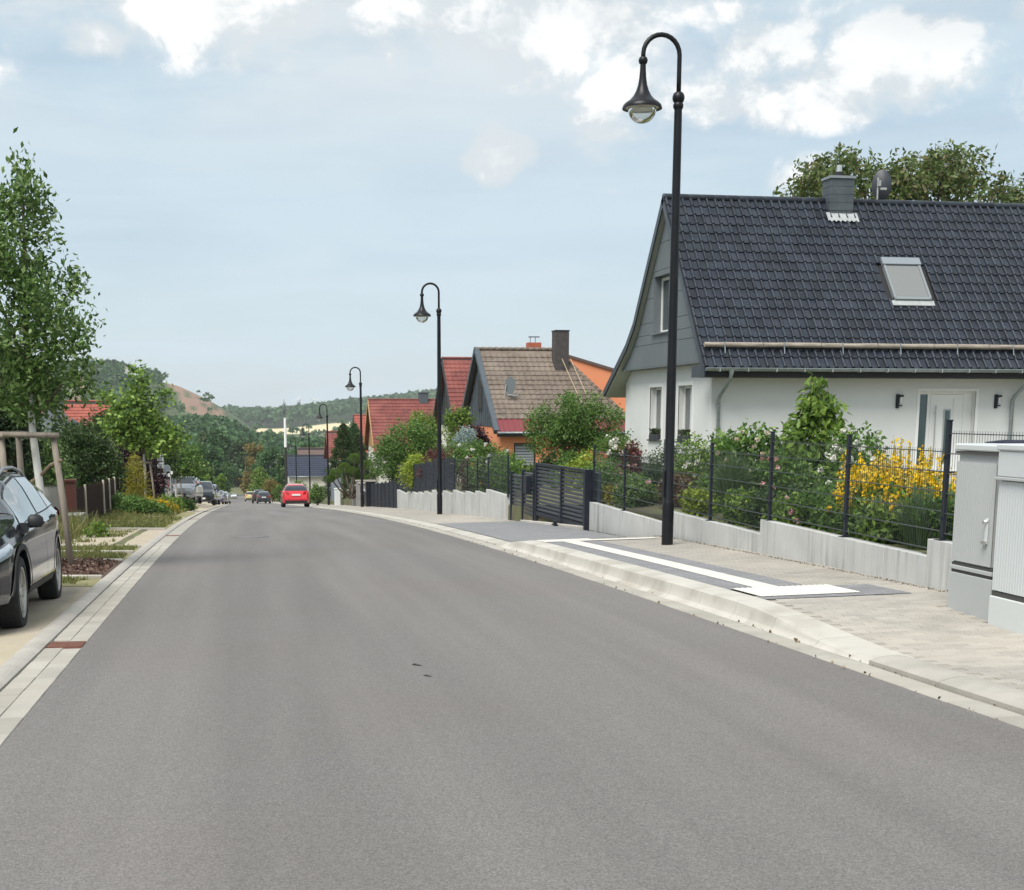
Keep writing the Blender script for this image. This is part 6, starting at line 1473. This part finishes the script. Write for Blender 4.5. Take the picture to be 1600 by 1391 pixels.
    for s in (1, -1):
        zt_ = .80 if kind == 'hatch' else .95
        MB().hexa([(s * .44, yR - .02, zt_), (s * .74, yR - .12, zt_ - .02), (s * .77, yR - .30, zt_), (s * .44, yR - .2, zt_), (s * .48, yR - .06, zt_ + .14), (s * .72, yR - .15, zt_ + .17), (s * .74, yR - .30, zt_ + .17), (s * .48, yR - .2, zt_ + .14)]).obj('rear_lamp', M_TL, body)
        l = S['side'][0][0] - .26; p = surf(l, 7.3)
        mo = MB(); mo.hexa([((p.x + d) * s, p.y + e, p.z + f_) for d, e, f_ in ((.05, -.05, .0), (.20, -.03, .01), (.20, .09, .02), (.05, .06, .0), (.06, -.04, .13), (.19, -.02, .13), (.18, .08, .12), (.06, .05, .13))]); mo.weld = True
        m_ = mo.obj('mirror', M_PLAS, body, bevel=.025, smooth=True)
        MB().hexa([((p.x + d) * s, p.y + e, p.z + f_) for d, e, f_ in ((-.02, -.03, -.10), (.03, -.03, -.10), (.03, .03, -.10), (-.02, .05, -.10), (-.02, -.03, .05), (.08, -.02, .05), (.08, .03, .05), (-.02, .05, .05))]).obj('mirror_foot', M_PLAS, m_)
        if detail > 1:
            for k in range(2):
                c = S['side'][k][1] - .08; q = surf(c, 6.2); MB().box((q.x * s - .012, q.y - .11, q.z - .01), (q.x * s + .03 * s + .012, q.y + .09, q.z + .02)).obj('door_handle', pm, body, bevel=.006)
            if kind != 'hatch':
                pts = [surf(l_, 11.0) + Vector((0, 0, .05 if 1.9 < l_ < 3.9 else .0)) for l_ in (1.75, 1.95, 2.4, 3.0, 3.6, 3.9, 4.02)]
                MB().tube([(q.x * s, q.y, q.z) for q in pts], .018, 8).obj('roof_rail', mat('brushed_rail', (.35, .37, .38), .35, metal=.6), body, smooth=True)
            # door seams
            for l_ in (S['side'][0][0] - .35, S['side'][0][1] + .04, S['side'][1][1] + .03):
                rows = []
                for j in range(15):
                    r = 3 + 4.9 * j / 14; q = surf(l_ + (.02 if j > 8 else 0), r) + nrm(l_, r) * .003; rows.append([(q.x * s, q.y - .004, q.z), (q.x * s, q.y + .004, q.z)])
                MB().grid(rows).obj('door_seam', M_RIMD, body)
            for a in S['ax']:
                rows = []
                for j in range(25):
                    t = math.pi * j / 24; row = []
                    for rr in (S['r'] + .05, S['r'] + .105):
                        yy, zz = a - L / 2 + rr * math.cos(t), S['r'] + rr * math.sin(t); l_ = yy + L / 2; R_ = ring(min(L, max(0, l_)))
                        xx = lut(sorted([(p_[1], p_[0]) for p_ in R_[2:8]]), zz); row.append(((xx + .010) * s, yy, zz))
                    rows.append(row)
                MB().grid(rows).obj('arch_trim', M_PLAS, body, smooth=True)
    for a in S['ax']:
        for s in (1, -1): wheel(o, s * (hw(a) - .115), a - L / 2, S['r'], S['r'], s, w=.215)
    return o
P_BLACK = paint('deep_black_paint', (.006, .008, .012), .12); P_RED = paint('bright_red_paint', (.62, .012, .022), .22); P_DARK = paint('dark_blue_black_paint', (.01, .012, .018), .2)
P_SILV = paint('silver_paint', (.42, .45, .48), .28, .55); P_SBLUE = paint('silver_blue_paint', (.30, .38, .48), .28, .5); P_PURP = paint('purple_paint', (.16, .10, .17), .25, .3); P_WHT = paint('white_paint', (.74, .75, .75), .25); P_BRN = paint('dark_brown_paint', (.03, .02, .018), .3, .2); P_YEL = paint('pale_yellow_paint', (.5, .42, .16), .3)
def on_street(x, y, dz=0.0): return (x + bend(y), y, zr(y) + dz)
def place(o, y): o.rotation_euler.x = 0
c = car('suv', 'parked_car', 'black crossover car parked on the sandy bay, cut by the left edge', (-2.92, 14.2, zr(14.2) - .04), 0, P_BLACK, 2, gl=M_CGL2)
c.rotation_euler = (math.atan(-.0345), 0, R(.6))
c = car('hatch', 'driving_car', 'bright red hatchback seen from behind on the road', on_street(3.40, 86.5, .03), R(180), P_RED, 2); c.rotation_euler = (math.atan(.0625), 0, R(180))
def far_car(kind, name, label, x, y, rz, pm, dz=.03, group='cars parked along the street', tilt=True):
    c = car(kind, name, label, (x, y, dz), 0, pm, 0, group); c.rotation_euler = (math.atan(-.0625) * math.cos(rz), 0, rz); return c
far_car('hatch', 'parked_car', 'black hatchback parked on the right far ahead', 2.75, 166, R(180), P_DARK, zr(166) + .03)
far_car('offroad', 'parked_car', 'dark brown tall car ahead of the far black hatchback', 2.35, 176, R(180), P_BRN, zr(176) + .03)
far_car('hatch', 'parked_car', 'pale yellow car half hidden by the dark parked cars', 1.45, 204, R(180), P_YEL, zr(200) + .03)
far_car('hatch', 'driving_car', 'small white car coming up the far end of the road', -.1 + bend(395), 395, 0, P_WHT, zr(395) + .03, None)
far_car('offroad', 'parked_car', 'silver off road car parked behind the young trees', -3.55, 88.6, R(-6), P_SILV, zl(-3.6, 88) + .03)
far_car('offroad', 'parked_car', 'black car parked close beside the silver off road car', -2.72, 99.5, 0, P_BLACK, zl(-2.8, 99) + .02)
far_car('offroad', 'parked_car', 'silver blue car parked behind the black one', -2.75, 116, R(-4), P_SBLUE, zl(-2.8, 116) + .02)
far_car('hatch', 'parked_car', 'purple car in the row of parked cars', -2.45, 146, R(-6), P_PURP, zl(-2.5, 146) + .02)
far_car('hatch', 'parked_car', 'white car at the far end of the parked row', -2.2, 168, R(-6), P_WHT, zl(-2.3, 168) + .02)
# ---- board fence, picket fence, signs and bins on the left
M_BOARD = mat('dark_brown_board', (.045, .026, .020), .9, (.026, .015, .012), 2, 5, .3, 20, stretch=(5, 5, .6), spec=.1); M_PALEP = mat('pale_post', (.62, .56, .46), .8, (.5, .45, .36), 4, 4); M_REDB = mat('reddish_board', (.12, .04, .03), .8)
o = empty('board_fence', (0, 0, 0), 0, 'dark brown vertical board fence with pale posts', 'fence')
fy = [36.0, 38.4, 43.8, 45.9, 48.0, 50.0]
tab = [(36, .95), (50, 1.15)]
for k, (a, c) in enumerate(zip(fy, fy[1:])):
    n = int((c - a) / .36)
    for q in range(n):
        y = a + .1 + (c - a - .12) * q / n; x = -4.22 - .006 * (y - 36); zz = zl(x, y); MB().box((x - .012, y, zz + .02), (x + .012, y + (c - a - .12) / n - .02, zz + lut(tab, y) + .03 * math.sin(q * 1.9))).obj('board', M_BOARD, o)
    y = c; x = -4.20 - .006 * (y - 36); zz = zl(x, y); MB().box((x - .02, y - .04, zz - .1), (x + .04, y + .04, zz + lut(tab, y) + .07)).obj('post', M_PALEP, o, bevel=.01)
    MB().box((x - .07, a, zl(x, a) + .75), (x - .03, c, zl(x, a) + .83)).obj('rail', M_BOARD, o)
x = -4.25
o = empty('gate_post', (x, 35.6, zl(x, 35.6)), 0, 'reddish brown gate post at near end of the board fence', 'post')
MB().box((-.12, -.14, -.1), (.12, .14, 1.15)).obj('shaft', M_REDB, o); MB().box((-.15, -.17, 1.15), (.15, .17, 1.2)).obj('cap', M_REDB, o)
o = empty('stone_block', (-4.0, 33.8, zl(-4, 33.8)), 0, 'pale concrete block at near end of the board fence', 'block'); MB().box((-.3, -.5, -.1), (.22, .5, .33)).obj('block', M_KERB, o, bevel=.03); MB().box((-.32, -.52, .33), (.24, .52, .37)).obj('cap', M_KERB, o, bevel=.01)
o = empty('picket_fence', (0, 0, 0), 0, 'weathered pale picket fence behind the dark car', 'fence'); M_PICK = mat('weathered_picket', (.42, .40, .36), .85, (.30, .28, .25), 3, 5, .3, 20, stretch=(5, 5, .6))
for q in range(42):
    y = 26.5 + q * .16; x = -4.15; zz = zl(x, y)
    b = MB(); h = 1.0 + .03 * math.sin(q * 2.3); b.box((x - .012, y, zz + .08), (x + .012, y + .10, zz + h)); b.poly([(x - .012, y, zz + h), (x - .012, y + .10, zz + h), (x - .012, y + .05, zz + h + .06)]); b.poly([(x + .012, y, zz + h), (x + .012, y + .10, zz + h), (x + .012, y + .05, zz + h + .06)]); b.obj('picket', M_PICK, o)
for zz in (.3, .8): MB().hexa([(-4.20, 26.4, zl(-4.2, 26.4) + zz), (-4.165, 26.4, zl(-4.2, 26.4) + zz), (-4.165, 33.3, zl(-4.2, 33.3) + zz), (-4.20, 33.3, zl(-4.2, 33.3) + zz), (-4.20, 26.4, zl(-4.2, 26.4) + zz + .08), (-4.165, 26.4, zl(-4.2, 26.4) + zz + .08), (-4.165, 33.3, zl(-4.2, 33.3) + zz + .08), (-4.20, 33.3, zl(-4.2, 33.3) + zz + .08)]).obj('rail', M_PICK, o)
M_POLE = mat('galvanised_pole', (.42, .46, .48), .45, metal=.5); M_BACK = mat('sign_back_grey', (.16, .19, .21), .6); M_SIGNW = mat('sign_white', (.78, .78, .76), .5)
def sp(u, v, y): return at_y(u, v, y)
q = sp(260, 785, 70); z0 = zl(q.x, 70)
o = empty('road_sign', (q.x, 70, z0), 0, 'grey road sign backs on a slim pole by the bins', 'sign', 'signs on the left verge')
MB().tube([(0, 0, -.1), (-.08, 0, 2.62)], .03, 8).obj('pole', M_POLE, o); MB().tube([(.10, 0, -.1), (.02, 0, 2.0)], .03, 8).obj('pole', M_POLE, o)
for (dx, z, w, h) in ((-.23, 2.36, .27, .28), (-.23, 2.0, .27, .27)):
    s = MB().box((dx - w / 2, -.02, z - h / 2), (dx + w / 2, .0, z + h / 2)).obj('sign_plate', M_SIGNW, o); MB().box((dx - w / 2 + .03, -.035, z - h / 2 + .03), (dx + w / 2 - .03, -.021, z + h / 2 - .03)).obj('plate_back', M_BACK, s)
s = MB().lathe([(0, -.01), (.17, -.01), (.17, .01), (0, .01)], 24, (0, 0, 0)).obj('round_plate', M_POLE, o, (.10, -.03, 1.86), (R(90), 0, 0)); MB().lathe([(0, .014), (.145, .014), (.145, .01)], 24).obj('plate_back', M_BACK, s)
q = sp(268, 785, 72); o = empty('street_name_sign', (q.x, 72, zl(q.x, 72)), 0, 'white street name sign on pole beside the grey road signs', 'sign', 'signs on the left verge')
MB().tube([(0, 0, -.1), (0, 0, 1.85)], .03, 8).obj('pole', M_POLE, o); s = MB().box((-.66, -.02, 1.50), (.03, .0, 1.66)).obj('name_plate', M_SIGNW, o, bevel=.004); MB().box((-.56, -.026, 1.565), (-.08, -.021, 1.60)).obj('lettering', mat('sign_text_grey', (.25, .25, .25), .7), s)
MB().box((.0, -.02, 1.62), (.12, .0, 1.78)).obj('side_plate', M_SIGNW, o)
q = sp(243, 775, 74); o = empty('garden_shed', (q.x - .1, 75, zl(q.x, 75)), 0, 'low white shed with reddish roof behind second tree support', 'shed'); 
MB().box((-.6, 0, -.1), (.75, 1.8, .95)).obj('wall', M_CREAM, o); b = MB(); b.hexa([(-.75, -.2, .95), (.9, -.2, .95), (.9, 2, .95), (-.75, 2, .95), (-.2, .5, 1.45), (.5, .5, 1.45), (.5, 1.6, 1.45), (-.2, 1.6, 1.45)]); b.obj('roof', mat('dull_red_roof', (.22, .10, .09), .8), o)
for k, dx in enumerate((-.28, .34)):
    q = sp(241, 775, 73); o = empty('wheelie_bin', (q.x + dx, 73, zl(q.x, 73)), 0, ['dark green wheelie bin, left of the pair by the shed', 'dark green wheelie bin, right of the pair by the shed'][k], 'bin', 'wheelie bins by the shed')
    M_BIN = mat('bin_green', (.012, .03, .025), .5); b = MB(); b.hexa([(-.2, -.2, .05), (.2, -.2, .05), (.2, .2, .05), (-.2, .2, .05), (-.26, -.27, .88), (.26, -.27, .88), (.26, .27, .88), (-.26, .27, .88)]); b.obj('body', M_BIN, o); MB().box((-.28, -.30, .88), (.28, .30, .96)).obj('lid', M_BIN if k else mat('bin_lid_pale', (.35, .38, .37), .5), o, bevel=.02)
    for s in (-1, 1): MB().lathe([(0, -.03), (.09, -.03), (.09, .03), (0, .03)], 12, (s * .2, .24, .09), axis='x').obj('bin_wheel', M_TYRE, o)
# maypole with a dead crown
q = sp(446, 690, 135); o = empty('maypole', (q.x, 135, zr(135)), 0, 'white painted maypole with a dry treetop on top', 'maypole')
zt = sp(446, 653, 135).z - zr(135); ztt = sp(443, 624, 135).z - zr(135)
zw_ = sp(448, 699, 135).z - zr(135); MB().tube([(0, 0, zw_), (0, 0, zt)], [.14, .12], 10).obj('painted_pole', mat('white_pole_paint', (.78, .78, .76), .6), o); MB().tube([(0, 0, -.2), (0, 0, zw_)], [.13, .12], 10).obj('pole', mat('dark_pole_wood', (.03, .028, .026), .8), o); MB().tube([(0, 0, zt), (-.05, 0, ztt)], [.06, .02], 6).obj('dead_top', mat('grey_dead_wood', (.16, .17, .17), .9), o)
b = MB(); g = np.random.default_rng(3)
for k in range(26):
    t = g.random(); a = g.uniform(0, 6.28); zz = zt + .05 + (ztt - zt) * .75 * t; r_ = .32 * (1 - t * .7); b.tube([(0, 0, zz), (r_ * math.cos(a), r_ * math.sin(a), zz + .28)], [.03, .012], 4)
b.obj('dead_twigs', MATS['grey_dead_wood'], o)
# round garden table behind the pale cabinet
q = at_y(1592, 690, 24); o = empty('garden_table', (q.x, 24, gz(q.x, 24)), 0, 'round dark garden table with shiny cover behind the cabinets', 'table'); zt = q.z - gz(q.x, 24)
b = MB(); b.lathe([(0, zt + .03), (.3, zt + .03), (.62, zt - .01), (.62, zt - .05), (0, zt - .05)], 28); b.obj('cover', mat('dark_blue_cover', (.03, .035, .09), .2, coat=.6), o, smooth=True, sharp=50); MB().tube([(0, 0, 0), (0, 0, zt - .05)], .05, 10).obj('leg', M_ANTH, o); MB().lathe([(0, .03), (.3, .03), (.3, 0)], 20).obj('foot', M_ANTH, o)
# dark palisade edging stones in the front garden
for k, (u, x, n) in enumerate(((1020, 9.2, 9), (930, 8.9, 7))):
    p = gpos(u, x); o = empty('palisade_edging', (x, p[1], p[2] - .02), 0, ['dark stone palisade edging in the bed left of the lamp', 'dark stone palisade edging beside the gate post'][k], 'edging', 'palisade edgings')
    for q in range(n): MB().box((-.1, q * .24 - 1.0, -.1), (.1, q * .24 - .78, .32 + .05 * (q % 3))).obj('palisade', mat('dark_basalt', (.06, .065, .075), .8, (.085, .09, .10), 3, 4), o, bevel=.012)
# steps before the door and a low garden path
strip('garden_path', 17.4, 21.0, 26, 34.3, lambda x, y: gz(x, y) + .02, M_KERBG, step=2)

# ---- the end of the street: single trees, then wooded hills
def far_tree(u, vt, y, wpx, key, label, seed, vb=768, conic=False):
    g = np.random.default_rng(seed); p = at_y(u, vt, y); zb_ = zr(y) - .3; h = p.z - zb_; w = wpx / F * y; o = empty('tree', (p.x, y, zb_), 0, label, 'tree', 'trees at the end of the street')
    MB().tube([(0, 0, -.5), (0, 0, h * .5)], [h * .022, h * .012], 8).obj('trunk', M_BARK, o)
    B = []
    for q in range(26):
        t = g.random(); zz = h * (.22 + .72 * t); rr = w * .5 * (math.sin(math.pi * min(1, .25 + .72 * t)) ** .7) * (1 if not conic else (1.1 - t)); a = g.uniform(0, 6.28); k = g.random() ** .5 * .75
        B.append((rr * k * math.cos(a), rr * k * math.sin(a), zz, w * .18, w * .18, h * .085))
    put('crown', quads_mesh('crown', crown(B, 900, 6, w * .03, w * .055 + .1, g, .3, -.1, 1.4, .7), LM[key]), o)
FT = [(300, 690, 230, 60, 'forest2', 'round tree left above the parked cars'), (330, 700, 300, 60, 'forest', 'dark tree behind the parked car row'), (338, 672, 380, 60, 'forest', 'tall dark tree left of the road end'), (340, 700, 340, 46, 'forest2', 'middle tree at the left road end'), (325, 676, 420, 80, 'dark', 'broad dark tree at the hill foot'), (385, 705, 515, 60, 'dark', 'dark tree closing the road end'), (372, 690, 520, 60, 'dark', 'tall tree behind the road end'),
      (398, 692, 360, 56, 'autumn', 'brownish tree right of the road end'), (412, 706, 330, 46, 'forest2', 'light tree right of the road end'), (425, 700, 300, 48, 'forest', 'tree behind the far street lamps'), (440, 706, 280, 40, 'forest2', 'tree beside the maypole foot'), (405, 730, 260, 34, 'fresh', 'small bright tree above the dark parked cars'), (345, 742, 250, 26, 'fresh', 'small bright tree by the parked white car'), (455, 715, 320, 40, 'forest', 'tree behind the navy roofed house'), (280, 690, 200, 70, 'forest2', 'green tree behind the bright young maple'), (250, 700, 180, 70, 'forest', 'dark tree behind the road signs'),
      (310, 720, 170, 56, 'apple', 'olive green tree above the silver blue car'), (398, 735, 512, 40, 'dark', 'low dark tree at the road end'), (358, 728, 516, 50, 'dark', 'shaded tree where the road disappears'), (480, 690, 330, 60, 'forest', 'tree behind the dark column conifer'), (200, 690, 170, 80, 'dark', 'dark tree beside the slate gable house'), (540, 690, 240, 60, 'forest', 'tree behind the bluish spruce')]
for k, (u, vt, y, w, key, lab) in enumerate(FT): far_tree(u, vt, y, w, key, lab, 300 + k)

AZ = lambda u: math.atan2(ray(u, 640)[0], ray(u, 640)[1])
def zat(u, v, r_):
    d = ray(u, v); return EYE + d[2] / math.hypot(d[0], d[1]) * r_
RID = {
 'mid': (800, [(-300, 700), (100, 698), (250, 692), (300, 689), (350, 690), (390, 711), (450, 717), (520, 718), (600, 722), (800, 722), (1700, 722)]),
 'hill': (1500, [(-500, 640), (-200, 615), (0, 594), (60, 592), (100, 586), (130, 581), (190, 583), (240, 592), (280, 602), (310, 617), (340, 634), (365, 650), (395, 676), (440, 700), (1700, 720)]),
 'far': (3000, [(-500, 656), (300, 656), (370, 655), (430, 656), (480, 650), (510, 645), (560, 640), (620, 634), (660, 629), (700, 627), (800, 632), (1000, 636), (1700, 634)])}
TAB = {k: (r_, [(AZ(u), zat(u, v, r_)) for u, v in t]) for k, (r_, t) in RID.items()}
def hill_z(th, r_):
    base = -27.0
    def part(k, s): return max(0.0, lut(TAB[k][1], th) - base) * s
    wob = noise.noise(Vector((th * 14, r_ * .004, 2.0))) * 4 * sstep(600, 900, r_)
    return base + wob + max(part('mid', sstep(480, 800, r_) * (1 - .8 * sstep(850, 1150, r_))), part('hill', sstep(1060, 1500, r_) * (1 - sstep(1600, 2400, r_))), part('far', sstep(1500, 3000, r_)))
def hills():
    th0, th1, NT = R(-34), R(58), 420
    rs = [500 + 20 * i for i in range(35)] + [1215 + 15 * i for i in range(24)] + [1590 + 40 * i for i in range(38)] + [3200, 3600, 4200]
    rows = []; cols = []
    for r_ in rs:
        row = []
        for i in range(NT + 1):
            th = th0 + (th1 - th0) * i / NT; z = hill_z(th, r_); row.append((r_ * math.sin(th), r_ * math.cos(th), z))
            u = CX + F * math.tan(th - PSI); n = noise.noise(Vector((th * 60, r_ * .01, 0))); n2 = noise.noise(Vector((th * 220, r_ * .02, 5)))
            c = (.055, .085, .028)
            if 1180 < r_ < 1700:
                c = (.085, .115, .045) if n > .1 else (.06, .09, .032)
                t = (r_ - 1060) / 440
                edge = 268 + 62 * (1 - min(1, t)) + 10 * n2
                if u > edge and u < 352 + 14 * (1 - t) + 8 * n and r_ < 1540 and not (n2 > .18 and u > 300): c = (.27, .165, .115)
                if t < .45 and 200 < u < 400 and n2 > -.35: c = (.33, .23, .165)
                if 118 + 22 * (1 - t) < u < 136 + 12 * n and t > .35: c = (.24, .17, .11)
            if 1740 < r_ < 2190 and u > 385 + 5 * n: c = (.62, .53, .32) if n2 > -.3 else (.54, .47, .28)
            if r_ >= 2190: c = (.03, .05, .02)
            cols.append(c)
        rows.append(row)
    b = MB(); b.grid(rows); me = b.mesh('hills', mat('hillside', (.1, .1, .05), .95), smooth=True)
    ca = me.color_attributes.new('tint', 'FLOAT_COLOR', 'POINT'); ca.data.foreach_set('color', np.concatenate([np.array(cols), np.ones((len(cols), 1))], 1).astype(np.float32).ravel())
    nt = MATS['hillside'].node_tree; a = nt.nodes.new('ShaderNodeAttribute'); a.attribute_name = 'tint'; nt.links.new(a.outputs['Color'], nt.nodes['Principled BSDF'].inputs['Base Color'])
    tag(put('hills', me), kind='structure')
hills()
def wood(name, label, key, n, rmin, rmax, umin, umax, size, per, leafs, seed, cond=None):
    g = np.random.default_rng(seed); P = []
    while len(P) < n:
        r_ = math.sqrt(g.uniform(rmin ** 2, rmax ** 2)); u = g.uniform(umin, umax)
        if cond and not cond(u, r_, g): continue
        th = PSI + math.atan((u - CX) / F); P.append((r_ * math.sin(th), r_ * math.cos(th), hill_z(th, r_)))
    P = np.array(P); s = size * g.uniform(.6, 1.25, n); d = unit(g.normal(size=(n * per, 3))); d[:, 2] = np.abs(d[:, 2]) * .9 - .1
    S = np.repeat(s, per); C = np.repeat(P, per, 0); C[:, 2] += S * .75; C = C + d * (S * .55)[:, None] * np.array([1, 1, 1.15]) * g.uniform(.55, 1.05, (n * per, 1))
    V = leaf_quads(C, leafs * S / size * g.uniform(.6, 1.3, n * per), d, .8, .4, 0, g)
    return tag(put(name, quads_mesh(name, V, LM[key])), label, 'forest', kind='stuff')
wood('forest', 'dark green forest on the slope at the end of the street', 'forest', 3600, 500, 860, 120, 760, 9, 46, 2.2, 1)
wood('forest', 'lighter trees mixed into the forest slope', 'forest2', 800, 500, 860, 120, 760, 8, 46, 2.0, 2)
def onhill(u, r_, g):
    t = (r_ - 1060) / 440
    if t < .42: return False
    if u > 262 + 50 * (1 - t): return g.random() < .012
    if 112 < u < 150: return g.random() < .15
    n = noise.noise(Vector((u * .03, r_ * .012, 3)))
    return n > (.05 if u > 200 else -.25)
wood('hill_scrub', 'trees and scrub covering the quarry hill on the left', 'forest', 1500, 1060, 1560, -150, 345, 8, 22, 3.4, 3, onhill)
wood('far_forest', 'bluish forest along the far ridge on the right', 'forest', 5200, 2200, 3080, 330, 1100, 17, 9, 9, 4)
wood('field_trees', 'scattered trees below the pale yellow field', 'forest', 90, 1180, 1560, 400, 800, 9, 20, 4.0, 5)
wood('field_trees', 'single trees standing in the pale yellow field', 'forest', 12, 1760, 1950, 405, 800, 10, 20, 4.5, 6)
# wind turbines on the far ridge
for k, (u, v) in enumerate(((468, 624), (489, 626))):
    th = AZ(u); r_ = 3900; z0 = hill_z(th, r_); zt = zat(u, v, r_); o = empty('wind_turbine', (r_ * math.sin(th), r_ * math.cos(th), z0), 0, ['pale wind turbine on the far ridge, left one', 'pale wind turbine on the far ridge, right one'][k], 'wind turbine', 'wind turbines on the ridge')
    MB().tube([(0, 0, -5), (0, 0, zt - z0)], [3, 2], 8).obj('tower', M_SIGNW, o); MB().box((-3, -8, zt - z0 - 2), (3, 4, zt - z0 + 3)).obj('nacelle', M_SIGNW, o)
    for q in range(3): a = q * 2.094 + .3 + k; MB().tube([(0, -8, zt - z0), (28 * math.sin(a), -8, zt - z0 + 28 * math.cos(a))], [1.4, .4], 5).obj('blade', M_SIGNW, o)
# hill top hut line and mast
th = AZ(176); r_ = 1500; o = empty('hilltop_hut', (r_ * math.sin(th), r_ * math.cos(th), hill_z(th, r_) + 3), 0, 'long low pale building on top of the quarry hill', 'building'); MB().box((-18, -4, -5), (18, 4, 3.0)).obj('wall', M_CREAM, o); MB().box((-20, -5, 3.0), (20, 5, 4.2)).obj('roof', M_SLATE, o)
# haze
hb = MB(); hb.box((-2600, -120, -45), (4200, 4700, 110)); hz = hb.obj('haze', None); hz.data.materials.clear()
hm = bpy.data.materials.new('haze_air'); hm.use_nodes = True; nt = hm.node_tree; nt.nodes.remove(nt.nodes['Principled BSDF']); pv = nt.nodes.new('ShaderNodeVolumePrincipled'); pv.inputs['Color'].default_value = (.93, .97, 1.0, 1); pv.inputs['Density'].default_value = HAZE if 'HAZE' in globals() else .00010; pv.inputs['Anisotropy'].default_value = 0.0
nt.links.new(pv.outputs[0], nt.nodes['Material Output'].inputs['Volume']); hz.data.materials.append(hm); hz['kind'] = 'stuff'; hz['label'] = 'thin blue summer haze over the far hills'; hz['category'] = 'haze'
